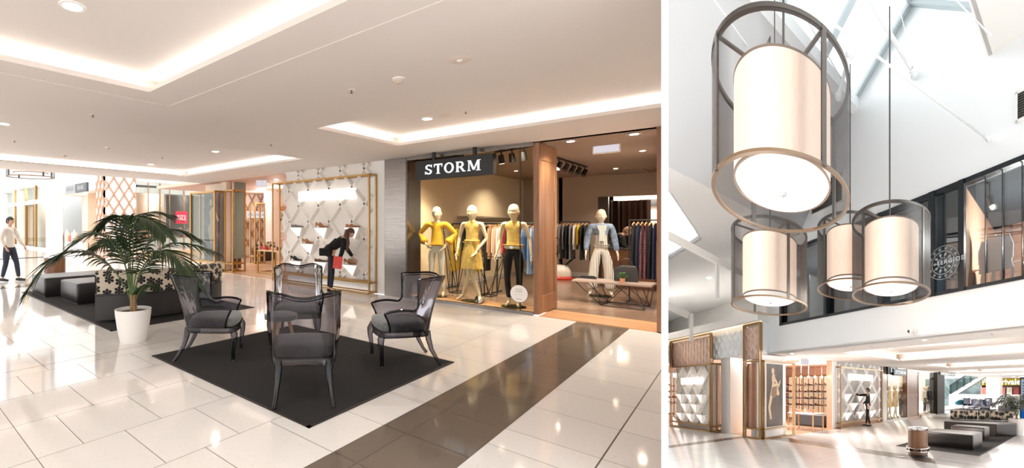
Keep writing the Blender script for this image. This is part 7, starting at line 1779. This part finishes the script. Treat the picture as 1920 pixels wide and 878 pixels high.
q = hz(1721, 854.5); litter_bin('round walnut and chrome litter bin in front of the atrium ottomans', (q.x, q.y, 0), .2, 'H', .98)
q = hz(1689, 857.5); mb = MB(); mb.add([(-.09, -.05, .004), (.09, -.06, .01), (.1, .05, .004), (-.07, .06, .012)], [(0, 1, 2, 3)]); solid(single('paper_scrap', 'small white scrap of paper on the dark floor band beside the bin', 'paper', mb, white, (q.x, q.y, .0), .3, None, 'H'), .004)
# person pointing at the wall
q = hz(1627, 799.5); w4 = person('person in a black suit stretching an arm towards the right atrium display wall', (q.x, q.y, 0), math.radians(200), 'H', .98)
Jr = pose(shR=(-.17, -.05, 1.42), elR=(-.22, -.32, 1.40), wrR=(-.2, -.57, 1.46), elL=(.24, -.04, 1.16), wrL=(.2, -.24, 1.02), anR=(-.10, -.06, .09), toR=(-.11, -.2, .03), anL=(.1, .1, .09), toL=(.11, -.04, .03))
Jr = {k_: (R3(0, 0, -math.radians(200)+math.radians(-50)) @ v_) for k_, v_ in Jr.items()}
Rq = R3(0, 0, -math.radians(200)+math.radians(-50)).to_3x3(); fw4 = Rq @ Vector((0, -1, 0))
Jr['R_fwd'] = UP; w4.part('body', body(Jr, .95, UP, fw4), skin); w4.part('jacket', top_mb(Jr, 1.0, 'long', .02, -.3, .022), coatB); w4.part('trousers', trousers_mb(Jr, .012, .95), coatB); hair_cap(w4, Jr, UP, fw4, mat('dark hair', (36, 28, 26), .6))
for s_ in 'LR': mb = MB(); a, b = Jr['an'+s_], Jr['to'+s_]; dd = (b-a); dd.z = 0; dd.normalize(); mb.tube([a-dd*.06-UP*.04, a-UP*.04, b+dd*.04+UP*.005], [.04, .045, .03], 12); w4.part('shoe', mb, mat('black shoe leather', (20, 18, 18), .4))

# ---- far end of the concourse
yw0 = hz(1800, 772).y
mb = MB(); a, b = hz(1779, 768), hz(1925, 772)
WY = 28.9; mb.box((hy(1779, 760, WY).x, WY, 0), (6, WY+.3, hy(1850, 740, WY).z)); struct('wall_low_white', mb, white, 'H')
q1, q2 = hy(1850, 740, 29.6).x, hy(1876, 740, 29.6).x; mb = MB(); mb.box((q1, 29.4, 0), (q2, 30.3, ZC)); struct('wall_white_column', mb, white, 'H')
q1, q2 = hy(1830, 740, 36).x, hy(1840, 740, 36).x; mb = MB(); mb.box((q1, 36, 0), (q2, 36.4, ZC)); struct('wall_white_column_far', mb, white, 'H')
xa_, xb_ = hy(1836, 717, 35).x, hy(1916, 717, 35).x; z0, z1 = hy(1870, 723, 35).z, hy(1870, 711, 35).z
ys_ = thing('shop_fascia', 'yellow shop fascia with white lettering far at right', 'sign', (xa_, 35, z0), 0, None, 'H'); mb = MB(); mb.box((0, 0, 0), (xb_-xa_, .2, z1-z0)); ys_.part('board', mb, glow('yellow fascia', (216, 186, 30), .40)); 
mb = text_mb('Pho', .8, .01, .02); mb.xf(Tr(.9, -.02, (z1-z0)/2) @ FRONT); ys_.part('left_letters', mb, letter, smooth=False); mb = text_mb('Perivale', .8, .01, .02); mb.xf(Tr((xb_-xa_)*.66, -.02, (z1-z0)/2) @ FRONT); ys_.part('right_letters', mb, letter, smooth=False)
mb = MB(); mb.box((-12, 36.4, 0), (8, 36.5, ZC)); struct('wall_far_shop_atrium', mb, mat('dark far shop', (70, 50, 44), .7), 'H', True)
mb = MB(); mb.box((-30, 45, 0), (8, 45.1, 4)); mb.box((-30, 14.5, 0), (-29.9, 45, 4)); struct('wall_hall_end', mb, mat('hall end wall', (206, 202, 198), .7), 'H', True)
fs = thing('far_shelving', 'far shelves with pink and red goods under the yellow fascia', 'shelving', (xa_, 35.7, 0), 0, None, 'H')
for i in range(10):
    mb = MB(); mb.box((i*.62, 0, .2+.0*i), (i*.62+.5, .3, 1.9)); fs.part('goods_bay', mb, mat(('rosy goods', 'cream goods', 'red goods')[i % 3], ((200, 120, 110), (230, 214, 200), (170, 60, 60))[i % 3], .6, var=.5, vscale=9))
# stair with glass balustrade
st_ = thing('staircase', 'white staircase with steel and glass balustrade behind the dark column', 'staircase', (0, 0, 0), 0, None, 'H')
sA_, sB_ = hy(1782, 742, 30.6), hy(1846, 702, 30.6)
mb = MB(); n_ = 14
for i in range(n_):
    t_ = i/n_; x0 = sA_.x+(sB_.x-sA_.x)*t_; x1 = sA_.x+(sB_.x-sA_.x)*(i+1)/n_; z = sA_.z+(sB_.z-sA_.z)*(i+1)/n_; mb.box((x0, 30.6, z-.22), (x1, 32, z))
st_.part('steps', mb, mat('grey stair tread', (150, 150, 150), .5))
mb = MB(); mb.plate([(sA_.x, 30.5, sA_.z-.3), (sB_.x, 30.5, sB_.z-.3), (sB_.x, 30.5, sB_.z+.1), (sA_.x, 30.5, sA_.z+.1)], (0, .08, 0)); st_.part('stringer', mb, white, smooth=False)
mb = MB(); mb.plate([(sA_.x, 30.46, sA_.z+.1), (sB_.x, 30.46, sB_.z+.1), (sB_.x, 30.46, sB_.z+1.0), (sA_.x, 30.46, sA_.z+1.0)], (0, .02, 0)); st_.part('glass_balustrade', mb, pane('green balustrade glass', (176, 192, 192), .1, .0, const=.06), smooth=False)
mb = MB(); mb.tube([(sA_.x, 30.46, sA_.z+1.0), (sB_.x, 30.46, sB_.z+1.0)], .03, 8); st_.part('handrail', mb, dk)
for i in range(6): t_ = i/5; x = sA_.x+(sB_.x-sA_.x)*t_; z = sA_.z+(sB_.z-sA_.z)*t_; mb = MB(); mb.bar((x, 30.44, z), (x, 30.44, z+1.0), .04); st_.part('baluster', mb, dk)
mb = MB(); q1, q2 = hy(1768, 740, 32.5).x, hy(1838, 740, 32.5).x; mb.box((q1-2, 32.6, 0), (q2, 32.7, ZC)); struct('wall_far_glazing', mb, mat('dark blue glazing', (60, 78, 84), .15, var=.5, vscale=1.4, rgb2=(130, 150, 150)), 'H')
# lounge chairs behind the floral bench
greyp = pane('grey shell', (150, 150, 160), .2, .1); 
def tub(label, u, v, rz, m_, leg_m, sc=1.0):
    q = hz(u, v); t = thing('tub_chair', label, 'chair', (q.x, q.y, 0), rz, None, 'H', sc); mb = MB(); P = []
    for k in range(6):
        kk = k/5; row = []
        for i in range(17):
            a = -PI*.12+PI*1.24*i/16; r = .27+.07*kk; h_ = .42+kk*(.20+.20*max(0, math.sin(a))**1.5); row.append((r*math.cos(a), -.0-r*math.sin(a)*.9, h_))
        P.append(row)
    mb.grid(P); o = t.part('shell', mb, m_, ang=80); solid(o, .03)
    mb = MB(); mb.lathe([(.001, .38), (.26, .38), (.29, .42), (.27, .47), (.001, .48)], 20); t.part('seat', mb, m_)
    for k in range(4): a = PI/4+k*PI/2; mb = MB(); mb.tube([(.17*math.cos(a), .17*math.sin(a), .39), (.27*math.cos(a), .27*math.sin(a), 0)], [.02, .014], 8); t.part('leg', mb, leg_m)
    return t
teal = mat('teal cloth', (40, 108, 124), .8); ashL = wood('pale ash', (196, 158, 118), (220, 184, 146), .5, 2, 20)
tub('teal tub chair with wooden legs, left behind the floral bench', 1798, 768, .9, teal, ashL); tub('teal tub chair at right behind the floral bench', 1850, 768, -1.0, teal, ashL)
greyS = mat('grey moulded plastic', (120, 120, 130), .35)
for i, (u, v, rz, l) in enumerate(((1812, 768, 0.4, 'grey wing armchair at the back left of the far group'), (1826, 774, PI-.4, 'grey wing armchair with its back to the floral bench, left one'), (1846, 776, PI+.3, 'grey wing armchair with its back to the floral bench, right one'), (1856, 769, -.5, 'grey wing armchair at the right of the far group'))):
    q = hz(u, v); wing_chair(l, (q.x, q.y, 0), rz+PI*0, None, 'H', pane('grey shell a', (176, 176, 186), .16, .1, edge=(110, 110, 120)), pane('grey shell b', (150, 150, 160), .16, .1, edge=(70, 70, 80)), greyS, greyS)
q = hz(1825, 769); mb = MB(); mb.box((-1.6, -1.2, 0), (1.6, 1.2, .012)); single('floor_mat', 'dark mat under the far group of lounge chairs', 'mat', mb, carpet, (q.x, q.y+.4, 0), 0, None, 'H')
a, b = hz(1871, 772.5), hz(1908, 773.5); ottoman('dark low bench beside the far lounge chairs', a.x, b.x, a.y, a.y+.7, .002, .45, 'H')
# palm at the right edge
q = hz(1906, 815); frs = []
for ang_, el, L_ in ((2.6, .9, .3), (2.0, .75, .32), (3.1, .6, .3), (3.6, .8, .28), (.6, .7, .3), (1.2, .9, .3), (5.2, .5, .28), (4.4, .7, .28), (2.9, .35, .26), (0, .5, .3)):
    dx, dy = math.cos(ang_), math.sin(ang_); R__ = 1.0-.35*el+.1; frs.append(([(dx*.05, dy*.05, .8), (dx*.25*R__, dy*.25*R__, 1.0+.4*el), (dx*.6*R__, dy*.6*R__, 1.15+.45*el), (dx*.95*R__, dy*.95*R__, .95+.35*el)], L_))
palm('palm in a tall white tub at the right edge beside the floral bench', (q.x, q.y, 0), 0, frs, 'H', .92, True, None, .3, .62, 20)
q0, q1 = hy(1912, 745, 16.5), hy(1945, 745, 16.5); sc_ = thing('digital_screen', 'tall blue-lit digital screen at the right edge behind the palm', 'screen', (q0.x, 16.5, .2), 0, None, 'H'); mb = MB(); mb.box((0, 0, 0), (1.1, .15, 2.0)); sc_.part('casing', mb, blackM); mb = MB(); mb.box((.06, -.01, .9), (1.04, -.002, 1.9)); sc_.part('screen', mb, glow('white screen', (200, 216, 240), .35)); mb = MB(); mb.box((.06, -.01, .1), (1.04, -.002, .88)); sc_.part('blue_panel', mb, glow('blue screen', (20, 110, 210), .35))
mb = MB()
for i in range(6): mb.box((.12, -.014, 1.05+.13*i), (.5+.08*(i % 3), -.0105, 1.12+.13*i))
sc_.part('screen_marks', mb, mat('slate marks', (60, 70, 80), .5))
